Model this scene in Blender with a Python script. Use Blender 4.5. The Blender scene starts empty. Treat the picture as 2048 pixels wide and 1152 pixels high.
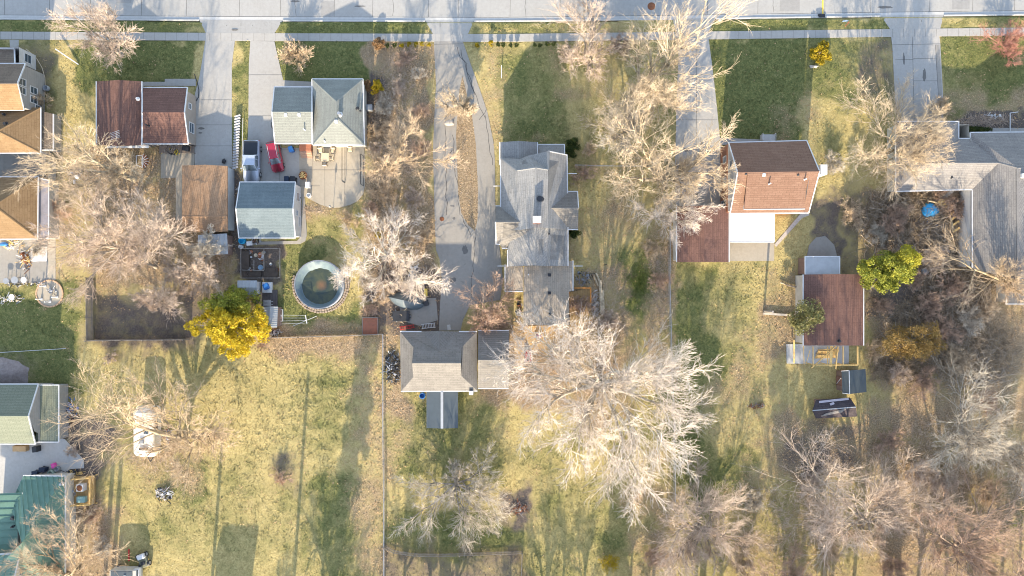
import bpy, bmesh, math, random
import numpy as np
from mathutils import Vector, Matrix

# ------------------------------------------------------------------ camera, sky, sun, exposure
H = 97.0            # camera height
F = 1365.0          # focal length in photo pixels
SUN_EL = 18.5
scene = bpy.context.scene
COL = scene.collection
cam_d = bpy.data.cameras.new("camera")
cam_d.sensor_width = 36.0
cam_d.lens = 24.0
cam_d.clip_start = 1.0
cam_d.clip_end = 6000.0
cam = bpy.data.objects.new("camera", cam_d)
cam.location = (0, 0, H)
COL.objects.link(cam)
scene.camera = cam

world = bpy.data.worlds.new("World")
scene.world = world
world.use_nodes = True
wn = world.node_tree.nodes
wl = world.node_tree.links
for n in list(wn):
    wn.remove(n)
sky = wn.new("ShaderNodeTexSky")
sky.sky_type = 'NISHITA'
sky.sun_disc = False
sky.sun_elevation = math.radians(SUN_EL)
sky.sun_rotation = math.radians(184.0)
sky.air_density = 1.0
sky.dust_density = 0.7
sky.ozone_density = 1.5
bg = wn.new("ShaderNodeBackground")
bg.inputs[1].default_value = 0.128
wo = wn.new("ShaderNodeOutputWorld")
hs = wn.new('ShaderNodeHueSaturation')   # thin haze: the sky is paler than a clean Nishita sky
hs.inputs['Saturation'].default_value = 0.72
wl.new(sky.outputs[0], hs.inputs['Color'])
wl.new(hs.outputs[0], bg.inputs[0])
wl.new(bg.outputs[0], wo.inputs[0])

sun_d = bpy.data.lights.new("sun", 'SUN')
sun_d.energy = 3.1
sun_d.angle = math.radians(0.6)
sun_d.color = (1.0, 0.83, 0.6)
sun = bpy.data.objects.new("sun", sun_d)
sun.rotation_euler = (math.radians(90 - SUN_EL), 0, math.radians(-4))   # light travels towards +Y (north, up in the picture)
sun.location = (0, -60, 60)
COL.objects.link(sun)

scene.view_settings.view_transform = 'Standard'
scene.view_settings.look = 'None'
scene.view_settings.gamma = 1.0
scene.view_settings.exposure = 2.12
scene.render.engine = 'CYCLES'
scene.cycles.pixel_filter_type = 'BLACKMAN_HARRIS'
scene.cycles.filter_width = 1.05
scene.cycles.max_bounces = 5
scene.cycles.diffuse_bounces = 3
scene.cycles.caustics_reflective = False
scene.cycles.caustics_refractive = False

# ------------------------------------------------------------------ helpers
R = random.Random(7)
NR = np.random.default_rng(11)

def P(px, py, z=0.0):
    s = (H - z) / F
    return ((px - 1024) * s, (576 - py) * s, z)

def PXY(px, py, z=0.0):
    a = P(px, py, z)
    return a[0], a[1]

def thing(name, label, cat, loc=(0, 0, 0), rz=0.0, group=None):
    o = bpy.data.objects.new(name, None)
    COL.objects.link(o)
    o.empty_display_size = 0.3
    o.location = loc
    o.rotation_euler = (0, 0, rz)
    o['label'] = label
    o['category'] = cat
    if group:
        o['group'] = group
    return o

def tag(o, label, cat, group=None):
    o['label'] = label
    o['category'] = cat
    if group:
        o['group'] = group
    return o

def struct(o):
    o['kind'] = 'structure'
    return o

def dup(root, loc, rz=None, label=None, scale=None):
    r = root.copy(); COL.objects.link(r); r.location = loc
    if rz is not None: r.rotation_euler = (0, 0, rz)
    if label: r['label'] = label
    if scale: r.scale = (scale,) * 3 if isinstance(scale, (int, float)) else scale
    for ch in list(root.children):
        c = ch.copy(); COL.objects.link(c); c.parent = r
        for g in list(ch.children):
            d = g.copy(); COL.objects.link(d); d.parent = c
    return r

def link_mesh(name, me, m, parent=None, origin=None):
    if isinstance(m, (list, tuple)):
        for k in m: me.materials.append(k)
    elif m is not None:
        me.materials.append(m)
    o = bpy.data.objects.new(name, me)
    COL.objects.link(o)
    if parent is not None:
        o.parent = parent
    return o

def root_origin(parent):
    """world origin of the thing a mesh hangs under (all unique things are unrotated)"""
    x = Vector((0, 0, 0))
    p = parent
    while p is not None:
        x = x + p.location
        p = p.parent
    return x

class MB:
    """collects primitives; build() links them as one mesh object"""
    def __init__(s):
        s.v = []; s.f = []; s.sm = []
    def add(s, vs, fs, smooth=False):
        n = len(s.v)
        s.v += [tuple(v) for v in vs]
        s.f += [tuple(n + i for i in f) for f in fs]
        s.sm += [smooth] * len(fs)
        return s
    def box(s, c, d, rz=0.0, tilt=None, bevel=0.0):
        hx, hy, hz = d[0] / 2, d[1] / 2, d[2] / 2
        M = Matrix.Rotation(rz, 3, 'Z')
        if tilt: M = M @ Matrix.Rotation(tilt[0], 3, 'X') @ Matrix.Rotation(tilt[1], 3, 'Y')
        b = min(bevel, hx * .45, hy * .45, hz * .9)
        c = Vector(c)
        if b > 0:
            vs = []
            for z, k in ((-hz, 0), (hz - b, 0), (hz, b)):
                x, y = hx - k, hy - k
                for sx, sy in ((-1, -1), (1, -1), (1, 1), (-1, 1)):
                    vs += [(sx * x, sy * (y - b), z), (sx * (x - b), sy * y, z)] if (sx * sy) > 0 else [(sx * (x - b), sy * y, z), (sx * x, sy * (y - b), z)]
            fs = [tuple(reversed(range(8))), tuple(range(16, 24))]
            for r in range(2):
                for i in range(8):
                    a = r * 8 + i; e = r * 8 + (i + 1) % 8
                    fs.append((a, e, e + 8, a + 8))
            s.add([c + M @ Vector(v) for v in vs], fs)
        else:
            vs = [(sx * hx, sy * hy, sz * hz) for sz in (-1, 1) for sx, sy in ((-1, -1), (1, -1), (1, 1), (-1, 1))]
            s.add([c + M @ Vector(v) for v in vs], [(3, 2, 1, 0), (4, 5, 6, 7), (0, 1, 5, 4), (1, 2, 6, 5), (2, 3, 7, 6), (3, 0, 4, 7)])
        return s
    def bar(s, a, b, w, h=None, up=(0, 0, 1)):
        a = Vector(a); b = Vector(b); h = h or w
        d = (b - a)
        if d.length < 1e-5: return s
        d.normalize()
        u = Vector(up)
        if abs(d.dot(u)) > .97: u = Vector((1, 0, 0))
        x = d.cross(u).normalized(); y = x.cross(d).normalized()
        vs = []
        for q in (a, b):
            for i, j in ((-1, -1), (1, -1), (1, 1), (-1, 1)):
                vs.append(q + x * (i * w / 2) + y * (j * h / 2))
        return s.add(vs, [(3, 2, 1, 0), (4, 5, 6, 7), (0, 1, 5, 4), (1, 2, 6, 5), (2, 3, 7, 6), (3, 0, 4, 7)])
    def tube(s, pts, rad, n=8, cap=True, smooth=True):
        pts = [Vector(p) for p in pts]
        rr = rad if isinstance(rad, (list, tuple)) else [rad] * len(pts)
        vs = []; k = len(pts)
        for i, p in enumerate(pts):
            d = (pts[min(i + 1, k - 1)] - pts[max(i - 1, 0)]).normalized()
            u = Vector((0, 0, 1)) if abs(d.z) < .9 else Vector((1, 0, 0))
            x = d.cross(u).normalized(); y = x.cross(d).normalized()
            for j in range(n):
                a = 2 * math.pi * j / n
                vs.append(p + x * math.cos(a) * rr[i] + y * math.sin(a) * rr[i])
        fs = [(i * n + j, i * n + (j + 1) % n, (i + 1) * n + (j + 1) % n, (i + 1) * n + j) for i in range(k - 1) for j in range(n)]
        s.add(vs, fs, smooth)
        if cap:
            s.add(vs[:n], [tuple(reversed(range(n)))]); s.add(vs[-n:], [tuple(range(n))])
        return s
    def lathe(s, c, prof, n=20, smooth=True, sx=1.0, sy=1.0, cap=True):
        c = Vector(c); vs = []
        for r, z in prof:
            for j in range(n):
                a = 2 * math.pi * j / n
                vs.append(c + Vector((r * sx * math.cos(a), r * sy * math.sin(a), z)))
        fs = [(i * n + j, i * n + (j + 1) % n, (i + 1) * n + (j + 1) % n, (i + 1) * n + j) for i in range(len(prof) - 1) for j in range(n)]
        s.add(vs, fs, smooth)
        if cap and prof[0][0] > 1e-4: s.add(vs[:n], [tuple(reversed(range(n)))])
        if cap and prof[-1][0] > 1e-4: s.add(vs[-n:], [tuple(range(n))])
        return s
    def cyl(s, c, r, h, n=16, r2=None):
        return s.lathe(c, [(r, 0), (r if r2 is None else r2, h)], n)
    def blob(s, c, r, seed=0, sx=1, sy=1, sz=1, n=10, m=6, amp=.2):
        q = random.Random(seed); vs = []; c = Vector(c)
        for i in range(m + 1):
            t = math.pi * i / m
            for j in range(n):
                a = 2 * math.pi * j / n
                k = r * (1 + q.uniform(-amp, amp))
                vs.append(c + Vector((k * sx * math.sin(t) * math.cos(a), k * sy * math.sin(t) * math.sin(a), r * sz * math.cos(t) * (1 + q.uniform(-amp, amp) * .5))))
        fs = [(i * n + j, (i + 1) * n + j, (i + 1) * n + (j + 1) % n, i * n + (j + 1) % n) for i in range(m) for j in range(n)]
        return s.add(vs, fs, True)
    def prism(s, poly, z0, z1):
        n = len(poly)
        ar = sum(poly[i][0] * poly[(i + 1) % n][1] - poly[(i + 1) % n][0] * poly[i][1] for i in range(n))
        if ar < 0: poly = list(reversed(poly))
        vs = [(x, y, z0) for x, y in poly] + [(x, y, z1) for x, y in poly]
        s.add(vs, [tuple(reversed(range(n))), tuple(range(n, 2 * n))] + [(i, (i + 1) % n, n + (i + 1) % n, n + i) for i in range(n)])
        return s
    def build(s, name, m, parent=None, local=False):
        vs = s.v
        if parent is not None and not local:
            o = root_origin(parent)
            vs = [(v[0] - o.x, v[1] - o.y, v[2] - o.z) for v in vs]
        me = bpy.data.meshes.new(name)
        me.from_pydata(vs, [], s.f)
        me.polygons.foreach_set('use_smooth', s.sm)
        me.update()
        return link_mesh(name, me, m, parent)

def np_mesh(name, V, Q, m, parent=None, smooth=False, colors=None, nside=4):
    V = np.ascontiguousarray(V, dtype=np.float32); Q = np.ascontiguousarray(Q, dtype=np.int32)
    me = bpy.data.meshes.new(name)
    me.vertices.add(len(V)); me.vertices.foreach_set('co', V.ravel())
    me.loops.add(Q.size); me.loops.foreach_set('vertex_index', Q.ravel())
    me.polygons.add(len(Q)); me.polygons.foreach_set('loop_start', np.arange(0, Q.size, nside, dtype=np.int32))
    me.polygons.foreach_set('use_smooth', np.full(len(Q), smooth))
    if colors is not None:
        a = me.color_attributes.new('cover', 'FLOAT_COLOR', 'POINT')
        a.data.foreach_set('color', np.ascontiguousarray(colors, dtype=np.float32).ravel())
    me.update(calc_edges=True); me.validate()
    return link_mesh(name, me, m, parent)

# ------------------------------------------------------------------ materials
MATS = {}
def newmat(name):
    m = bpy.data.materials.new(name); m.use_nodes = True
    nt = m.node_tree
    b = nt.nodes.get('Principled BSDF')
    MATS[name] = m
    return m, nt, b

def N(nt, t, **k):
    n = nt.nodes.new(t)
    for a, v in k.items(): setattr(n, a, v)
    return n

def rampn(nt, fac, stops):
    r = N(nt, 'ShaderNodeValToRGB')
    e = r.color_ramp.elements
    while len(e) < len(stops): e.new(0.5)
    for i, (p, c) in enumerate(stops):
        e[i].position = p; e[i].color = (*c, 1) if len(c) == 3 else c
    nt.links.new(fac, r.inputs[0])
    return r.outputs[0]

def mixc(nt, f, a, b, mode='MIX'):
    x = N(nt, 'ShaderNodeMix', data_type='RGBA', blend_type=mode)
    for s, v in ((0, f), (6, a), (7, b)):
        if hasattr(v, 'is_output') or isinstance(v, bpy.types.NodeSocket): nt.links.new(v, x.inputs[s])
        else: x.inputs[s].default_value = v if s == 0 else (*v, 1)
    return x.outputs[2]

def noise(nt, vec, scale, detail=4, rough=.6, dist=0.0):
    n = N(nt, 'ShaderNodeTexNoise')
    n.inputs['Scale'].default_value = scale; n.inputs['Detail'].default_value = detail
    n.inputs['Roughness'].default_value = rough; n.inputs['Distortion'].default_value = dist
    nt.links.new(vec, n.inputs['Vector'])
    return n.outputs[0]

def bumpn(nt, h, strength, dist, b):
    n = N(nt, 'ShaderNodeBump'); n.inputs['Strength'].default_value = strength; n.inputs['Distance'].default_value = dist
    nt.links.new(h, n.inputs['Height']); nt.links.new(n.outputs[0], b.inputs['Normal'])

def mat(name, c, c2=None, scale=1.5, rough=.85, bump=0.0, bscale=12, metal=0.0, spec=.3, dirt=None):
    if name in MATS: return MATS[name]
    m, nt, b = newmat(name)
    g = N(nt, 'ShaderNodeNewGeometry').outputs['Position']
    if c2 is None: c2 = tuple(x * .78 for x in c)
    f = noise(nt, g, scale, 5, .65)
    col = rampn(nt, f, [(.32, c2), (.68, c)])
    f2 = noise(nt, g, scale * 9, 3, .6)
    col = mixc(nt, .25, col, rampn(nt, f2, [(.3, tuple(x * .7 for x in c)), (.7, tuple(min(1, x * 1.15) for x in c))]))
    nt.links.new(col, b.inputs['Base Color'])
    b.inputs['Roughness'].default_value = rough; b.inputs['Metallic'].default_value = metal
    b.inputs['Specular IOR Level'].default_value = spec
    if bump: bumpn(nt, noise(nt, g, bscale, 4, .6), bump, .05, b)
    return m

def shingle(name, ca, cb, mort=None, row=.3, width=.95, stain=.35, stainc=None, streak=.3, rough=.95):
    ca = tuple(x * .42 for x in ca); cb = tuple(x * .42 for x in cb)
    m, nt, b = newmat(name)
    uv = N(nt, 'ShaderNodeUVMap').outputs[0]
    g = N(nt, 'ShaderNodeNewGeometry').outputs['Position']
    br = N(nt, 'ShaderNodeTexBrick')
    nt.links.new(uv, br.inputs['Vector'])
    br.inputs['Color1'].default_value = (*ca, 1); br.inputs['Color2'].default_value = (*cb, 1)
    br.inputs['Mortar'].default_value = (*(mort or tuple(x * .55 for x in ca)), 1)
    br.inputs['Scale'].default_value = 1.0; br.inputs['Mortar Size'].default_value = .022
    br.inputs['Brick Width'].default_value = width; br.inputs['Row Height'].default_value = row
    br.inputs['Bias'].default_value = 0.0
    mp = N(nt, 'ShaderNodeMapping'); mp.inputs['Scale'].default_value = (2.6, .22, 1); nt.links.new(uv, mp.inputs[0])
    st = noise(nt, mp.outputs[0], 1.0, 4, .6)
    sc = stainc or tuple(x * .55 for x in ca)
    col = mixc(nt, rampn(nt, st, [(.5, (0, 0, 0)), (.75, (streak,) * 3)]), br.outputs[0], sc)
    bl = noise(nt, g, .55, 4, .6, .5)
    col = mixc(nt, rampn(nt, bl, [(.48, (0, 0, 0)), (.68, (stain,) * 3)]), col, tuple(min(1, x * 1.45) for x in cb))
    gr = noise(nt, g, 9, 3, .7)
    col = mixc(nt, .35, col, rampn(nt, gr, [(.3, tuple(x * .6 for x in ca)), (.7, tuple(min(1, x * 1.35) for x in cb))]))
    nt.links.new(col, b.inputs['Base Color'])
    b.inputs['Roughness'].default_value = rough; b.inputs['Specular IOR Level'].default_value = .25
    bumpn(nt, br.outputs[1], -.35, .02, b)
    return m

def siding(name, c, step=.22, axis='Z', c2=None):
    m, nt, b = newmat(name)
    g = N(nt, 'ShaderNodeNewGeometry').outputs['Position']
    w = N(nt, 'ShaderNodeTexWave', bands_direction=axis, wave_profile='SAW')
    w.inputs['Scale'].default_value = 1 / step / 3.14159 * .5; w.inputs['Distortion'].default_value = 0
    nt.links.new(g, w.inputs[0])
    n1 = noise(nt, g, 1.1, 5, .65)
    col = mixc(nt, rampn(nt, w.outputs[1], [(0, (.5,) * 3), (.15, (0, 0, 0))]), rampn(nt, n1, [(.3, tuple(x * .8 for x in c)), (.7, c)]), tuple(x * .6 for x in c))
    nt.links.new(col, b.inputs['Base Color']); b.inputs['Roughness'].default_value = .6
    bumpn(nt, w.outputs[1], .5, .02, b)
    return m

def planks(name, ca, cb, step=.15, axis='X'):
    m, nt, b = newmat(name)
    g = N(nt, 'ShaderNodeNewGeometry').outputs['Position']
    w = N(nt, 'ShaderNodeTexWave', bands_direction=axis, wave_profile='SAW')
    w.inputs['Scale'].default_value = 1 / step / 6.2832 * 1.0; w.inputs['Distortion'].default_value = 0
    nt.links.new(g, w.inputs[0])
    n1 = noise(nt, g, 2.5, 5, .7)
    col = mixc(nt, rampn(nt, w.outputs[1], [(0, (.75,) * 3), (.14, (0, 0, 0))]), rampn(nt, n1, [(.3, cb), (.7, ca)]), tuple(x * .35 for x in cb))
    nt.links.new(col, b.inputs['Base Color']); b.inputs['Roughness'].default_value = .8
    return m

def concrete(name, c, warm=None, crack=.5):
    m, nt, b = newmat(name)
    g = N(nt, 'ShaderNodeNewGeometry').outputs['Position']
    warm = warm or tuple(x * y for x, y in zip(c, (.86, .83, .78)))
    col = rampn(nt, noise(nt, g, .35, 6, .65, .8), [(.3, warm), (.65, c)])
    col = mixc(nt, .5, col, rampn(nt, noise(nt, g, 2.2, 5, .7), [(.35, tuple(x * .74 for x in c)), (.6, c)]))
    mp = N(nt, 'ShaderNodeMapping'); mp.inputs['Scale'].default_value = (1.6, .12, 1); nt.links.new(g, mp.inputs[0])
    col = mixc(nt, rampn(nt, noise(nt, mp.outputs[0], 1.0, 3), [(.5, (0, 0, 0)), (.72, (.35,) * 3)]), col, tuple(x * .7 for x in c))
    col = mixc(nt, .3, col, rampn(nt, noise(nt, g, 25, 2), [(.3, tuple(x * .75 for x in c)), (.7, tuple(x * 1.12 for x in c))]))
    sp = rampn(nt, noise(nt, g, 1.3, 2, .5, 1.5), [(.66, (0, 0, 0)), (.72, (crack * .4,) * 3)])
    col = mixc(nt, sp, col, tuple(x * .55 for x in c))
    nt.links.new(col, b.inputs['Base Color']); b.inputs['Roughness'].default_value = .9
    bumpn(nt, noise(nt, g, 14, 4), .25, .02, b)
    return m

def glass_mat():
    m, nt, b = newmat('window_glass')
    b.inputs['Base Color'].default_value = (.05, .075, .1, 1); b.inputs['Roughness'].default_value = .08
    b.inputs['Specular IOR Level'].default_value = .8
    return m

def bark(name, c, c2, scale=1.2):
    m, nt, b = newmat(name)
    g = N(nt, 'ShaderNodeNewGeometry').outputs['Position']
    col = rampn(nt, noise(nt, g, scale, 4, .7), [(.35, c2), (.62, c)])
    nt.links.new(col, b.inputs['Base Color']); b.inputs['Roughness'].default_value = .85
    b.inputs['Specular IOR Level'].default_value = .2
    return m

def leafmat(name, c, c2, c3=None, scale=1.0, trans=.25):
    m, nt, b = newmat(name)
    g = N(nt, 'ShaderNodeNewGeometry').outputs['Position']
    st = [(.3, c2), (.62, c)] if c3 is None else [(.28, c2), (.5, c), (.7, c3)]
    col = rampn(nt, noise(nt, g, scale, 4, .7), st)
    nt.links.new(col, b.inputs['Base Color']); b.inputs['Roughness'].default_value = .7
    b.inputs['Specular IOR Level'].default_value = .2
    t = N(nt, 'ShaderNodeBsdfTranslucent'); nt.links.new(col, t.inputs[0])
    x = N(nt, 'ShaderNodeMixShader'); x.inputs[0].default_value = trans
    nt.links.new(b.outputs[0], x.inputs[1]); nt.links.new(t.outputs[0], x.inputs[2])
    nt.links.new(x.outputs[0], nt.nodes['Material Output'].inputs[0])
    return m

WHITE = mat('white_paint', (.62, .62, .62), (.5, .51, .52), rough=.5)
GLASS = glass_mat()
DARK = mat('dark_plastic', (.035, .038, .045), (.02, .022, .026), rough=.5)
STEEL = mat('galvanised_steel', (.45, .47, .5), (.33, .35, .38), rough=.4, metal=.6)
BLACKM = mat('black_metal', (.03, .03, .032), rough=.45)
CEDAR = planks('cedar_boards', (.44, .3, .13), (.33, .21, .09), .18, 'X')
YWOOD = mat('fresh_pine', (.72, .5, .2), (.5, .32, .12), 2.0)
GWOOD = mat('weathered_wood', (.33, .3, .27), (.2, .18, .16), 1.4, bump=.3)
BRICK = mat('red_brick', (.33, .13, .08), (.2, .09, .06), 3.0, bump=.3)
BLUEP = mat('blue_plastic', (.03, .16, .45), (.02, .1, .33), rough=.4)
REDP = mat('red_plastic', (.5, .03, .03), (.35, .02, .02), rough=.4)
STONE = mat('pale_stone', (.5, .45, .4), (.3, .27, .24), 3.0, bump=.5)
RUST = mat('rusty_metal', (.25, .1, .05), (.14, .06, .03), 3.0)
GREYP = mat('grey_plastic', (.3, .32, .35), (.22, .24, .26), rough=.5)
BEIGE = mat('beige_fabric', (.55, .46, .34), (.42, .35, .25), rough=.9)
SOIL = mat('dark_soil', (.09, .07, .055), (.045, .035, .03), 2.0, bump=.5)
# ------------------------------------------------------------------ ground cover raster (lawn, thatch, leaf litter, bare soil, and zones painted darker for shade)
GX0, GX1, GY0, GY1, GS = -80.0, 80.0, -50.0, 52.0, 0.25
gx = np.arange(GX0, GX1 + 1e-6, GS); gy = np.arange(GY0, GY1 + 1e-6, GS)
XX, YY = np.meshgrid(gx, gy)           # [ny,nx]
PXX = XX * F / H + 1024; PYY = 576 - YY * F / H

def vnoise(x, y, cell, seed):
    r = np.random.default_rng(seed).random((256, 256))
    u = x / cell; v = y / cell
    i = np.floor(u).astype(int); j = np.floor(v).astype(int)
    a = u - i; b = v - j
    a = a * a * (3 - 2 * a); b = b * b * (3 - 2 * b)
    g = lambda p, q: r[q % 256, p % 256]
    return (g(i, j) * (1 - a) + g(i + 1, j) * a) * (1 - b) + (g(i, j + 1) * (1 - a) + g(i + 1, j + 1) * a) * b

def fbm(x, y, cell, seed, o=4):
    t = 0; w = 1; s = 0
    for k in range(o):
        t = t + w * vnoise(x + 37 * k, y + 91 * k, cell / 2 ** k, seed + k); s += w; w *= .55
    return t / s

WOB = (fbm(XX, YY, 3.0, 5) - .5) * 60
WOB2 = (fbm(XX, YY, 3.0, 15) - .5) * 60
def zone(x0, y0, x1, y1, feather=16, wob=1.0):
    x = PXX + WOB * wob; y = PYY + WOB2 * wob
    dx = np.maximum(np.maximum(x0 - x, x - x1), 0); dy = np.maximum(np.maximum(y0 - y, y - y1), 0)
    return np.clip(1 - np.hypot(dx, dy) / feather, 0, 1)

GREEN = [(-200, 38, 395, 66, .8), (165, 84, 392, 165, 1), (-60, 84, 110, 190, .7), (470, 84, 498, 300, .8), (560, 40, 860, 66, .9), (560, 84, 742, 170, 1),
         (942, 44, 1120, 66, .6), (1000, 100, 1130, 290, .62), (1120, 90, 1350, 320, .4), (1425, 40, 1790, 60, .8), (1425, 80, 1592, 290, 1.05), (1592, 76, 1776, 200, .7),  # north lawn of the brown-roofed house: extra green deepens its painted shade
         (1650, 200, 1780, 420, .3), (1888, 36, 2200, 55, .7), (1890, 75, 2200, 230, .9), (-100, 592, 142, 775, .95), (1345, 528, 1420, 900, .75),
         (1420, 560, 1500, 950, .45), (565, 480, 640, 670, .75), (545, 610, 720, 685, .8), (610, 430, 740, 500, .45), (640, 690, 715, 900, .5), (640, 960, 730, 1200, .6),
         (380, 690, 620, 1200, .25), (150, 850, 400, 1200, .38), (300, 990, 360, 1200, .3), (350, 930, 380, 975, 1), (790, 790, 1010, 960, .55), (780, 1040, 1045, 1100, .7),
         (1045, 880, 1320, 1250, .42), (1245, 520, 1318, 620, 1.0), (1350, 900, 1500, 1000, .8), (2010, 960, 2100, 1040, 1.1), (1345, 1000, 1560, 1250, .4),
         (1580, 900, 1760, 1250, .35), (860, 860, 1100, 1000, .3), (1000, 790, 1300, 870, .25), (1560, 560, 1600, 640, .3), (1900, 640, 2100, 760, .35), (100, 1050, 140, 1200, .4),
         (1180, 640, 1330, 760, .4)]
LITTER_SHADE = [(738, 86, 862, 655, .85), (100, 300, 180, 560, .5), (180, 300, 480, 560, .8), (1150, 335, 1340, 545, .35), (1140, 545, 1245, 820, .7), (1000, 655, 1130, 800, .95),  # leaf litter, also darkening the lower right ground as painted shade
          (1298, 440, 1342, 760, .7), (1745, 385, 2100, 760, .85), (1760, 740, 2100, 1250, .75), (1550, 850, 1765, 950, .75), (372, 470, 472, 600, .8),
          (768, 640, 800, 800, .95), (915, 190, 955, 470, .55), (145, 1010, 222, 1200, .75), (290, 900, 375, 960, .5), (728, 690, 772, 1200, .45), (1540, 570, 1605, 720, .6),
          (540, 672, 770, 692, .8), (860, 440, 872, 660, .8), (1440, 720, 1560, 840, .35), (1280, 900, 1345, 1200, .5), (600, 400, 770, 428, .6), (945, 85, 1000, 300, .35), (1850, 200, 2100, 262, .6),
          (170, 540, 380, 600, .45), (1560, 200, 1640, 300, .25), (1490, 960, 1900, 1250, .45), (1110, 60, 1240, 180, .3), (460, 350, 478, 490, 1)]
DIRT_SHADE = [(190, 600, 372, 682, .75), (1625, 400, 1680, 540, .7), (1700, 400, 1800, 620, .55), (132, 862, 196, 950, .9), (785, 1112, 1042, 1230, .6), (1905, 228, 2200, 262, 1.1), (772, 540, 884, 662, .9),  # bare soil, plus shade painted into the fenced corner and right-hand yards
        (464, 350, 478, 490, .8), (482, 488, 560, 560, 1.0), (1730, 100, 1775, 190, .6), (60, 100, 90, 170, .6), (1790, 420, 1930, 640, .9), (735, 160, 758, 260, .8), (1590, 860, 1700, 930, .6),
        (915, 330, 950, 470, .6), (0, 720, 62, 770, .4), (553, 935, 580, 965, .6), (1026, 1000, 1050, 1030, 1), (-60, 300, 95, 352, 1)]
def acc(lst):
    a = np.zeros_like(XX)
    for x0, y0, x1, y1, s in lst:
        soft = y0 > 500 or s <= .6
        a = np.maximum(a, zone(x0, y0, x1, y1, 45 if soft else 16, 1.5 if soft else 1.0) * s)
    return a
GR = acc(GREEN); LI = acc(LITTER_SHADE); DI = acc(DIRT_SHADE)
patch = fbm(XX, YY, 5.0, 77); patch2 = fbm(XX, YY, 1.6, 97)
GR = np.clip(GR * 1.05 + .02 + (patch - .5) * .9 + (patch2 - .5) * .4, 0, 1)
LI = np.clip(LI + (fbm(XX, YY, 3.0, 177) - .55) * .9 + (patch2 - .5) * .5, 0, 1)
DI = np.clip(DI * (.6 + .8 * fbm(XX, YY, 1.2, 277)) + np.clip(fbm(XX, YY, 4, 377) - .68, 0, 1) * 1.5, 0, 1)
GR = GR * (1 - .7 * LI) * (1 - DI * .6)

def inpoly(poly, X, Y):
    ins = np.zeros(X.shape, bool); n = len(poly)
    for i in range(n):
        x1, y1 = poly[i]; x2, y2 = poly[(i + 1) % n]
        if y1 == y2: continue
        c = ((y1 > Y) != (y2 > Y)) & (X < (x2 - x1) * (Y - y1) / (y2 - y1) + x1)
        ins ^= c
    return ins
PAVED = np.zeros(XX.shape, bool)
def mark(poly):
    global PAVED
    PAVED |= inpoly(poly, XX, YY)

def kerb_px(px):      # kerb line of the street, follows the slight bend
    return float(np.interp(px, [-300, 0, 500, 1000, 1400, 1780, 2048, 2400], [35, 38.5, 42, 43.5, 38.5, 33, 30, 26]))
def walk_px(px):
    return float(np.interp(px, [-300, 0, 500, 1000, 1400, 1780, 2048, 2400], [60, 63.5, 66.5, 68.5, 63.5, 58.5, 55.5, 52]))

# ------------------------------------------------------------------ paving
CONC = concrete('street_concrete', (.35, .345, .33))
CONC2 = concrete('drive_concrete', (.36, .35, .33), (.33, .31, .28))
CONCW = concrete('pale_concrete', (.46, .46, .45))
CONCP = concrete('patio_concrete', (.37, .33, .265), (.32, .28, .22))
CONCD = concrete('old_concrete', (.29, .275, .25), (.25, .23, .2), 1.0)
JOINT = mat('joint_filler', (.09, .085, .08), (.05, .05, .05))

def sheet(name, poly, m, z, thick=.12, world=False, kind='structure', fz=None, parent=None):
    """flat slab with real thickness; poly in photo pixels at ground level"""
    pts = poly if world else [PXY(a, b) for a, b in poly]
    bm = bmesh.new()
    vs = [bm.verts.new((x, y, (fz(x, y) if fz else z))) for x, y in pts]
    f = bm.faces.new(vs)
    if f.normal.z < 0: f.normal_flip()
    bm.normal_update()
    if f.normal.z < 0: f.normal_flip()
    ext = bmesh.ops.extrude_face_region(bm, geom=[f])
    low = [v for v in ext['geom'] if isinstance(v, bmesh.types.BMVert)]
    for v in low: v.co.z -= thick
    bmesh.ops.triangulate(bm, faces=[q for q in bm.faces if len(q.verts) > 4])
    bmesh.ops.recalc_face_normals(bm, faces=bm.faces)
    me = bpy.data.meshes.new(name); bm.to_mesh(me); bm.free()
    o = link_mesh(name, me, m, parent)
    if parent is not None:
        og = root_origin(parent)
        for v in me.vertices: v.co -= og
    if kind: o['kind'] = kind
    mark(pts)
    return o

xs = [-700, -300, 0, 250, 500, 750, 1000, 1200, 1400, 1600, 1780, 1900, 2048, 2400, 2800]
far = -105
sheet('street', [(x, kerb_px(x) - 9) for x in xs] + [(x, far + 10) for x in reversed(xs)], CONC, -.10)
sheet('gutter', [(x, kerb_px(x) - 2.2) for x in xs] + [(x, kerb_px(x) - 9) for x in reversed(xs)], CONCW, -.096, .1)
# kerb: raised except where driveways meet the street
cuts = [(398, 566), (850, 948), (1345, 1432), (1762, 1888)]
def kerb(x0, x1):
    n = max(2, int((x1 - x0) / 60)); q = [x0 + (x1 - x0) * i / n for i in range(n + 1)]
    sheet('kerb', [(x, kerb_px(x) + .4) for x in q] + [(x, kerb_px(x) - 2.2) for x in reversed(q)], CONCW, .03, .25)
e = -700
for a, b in cuts: kerb(e, a); e = b
kerb(e, 2800)
q = xs
sheet('sidewalk', [(x, walk_px(x)) for x in q] + [(x, walk_px(x) + 15.5) for x in reversed(q)], CONC2, .055)
sheet('far_sidewalk', [(x, far - 30) for x in (-700, 2800)] + [(x, far - 46) for x in (2800, -700)], CONC2, .03)

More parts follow.
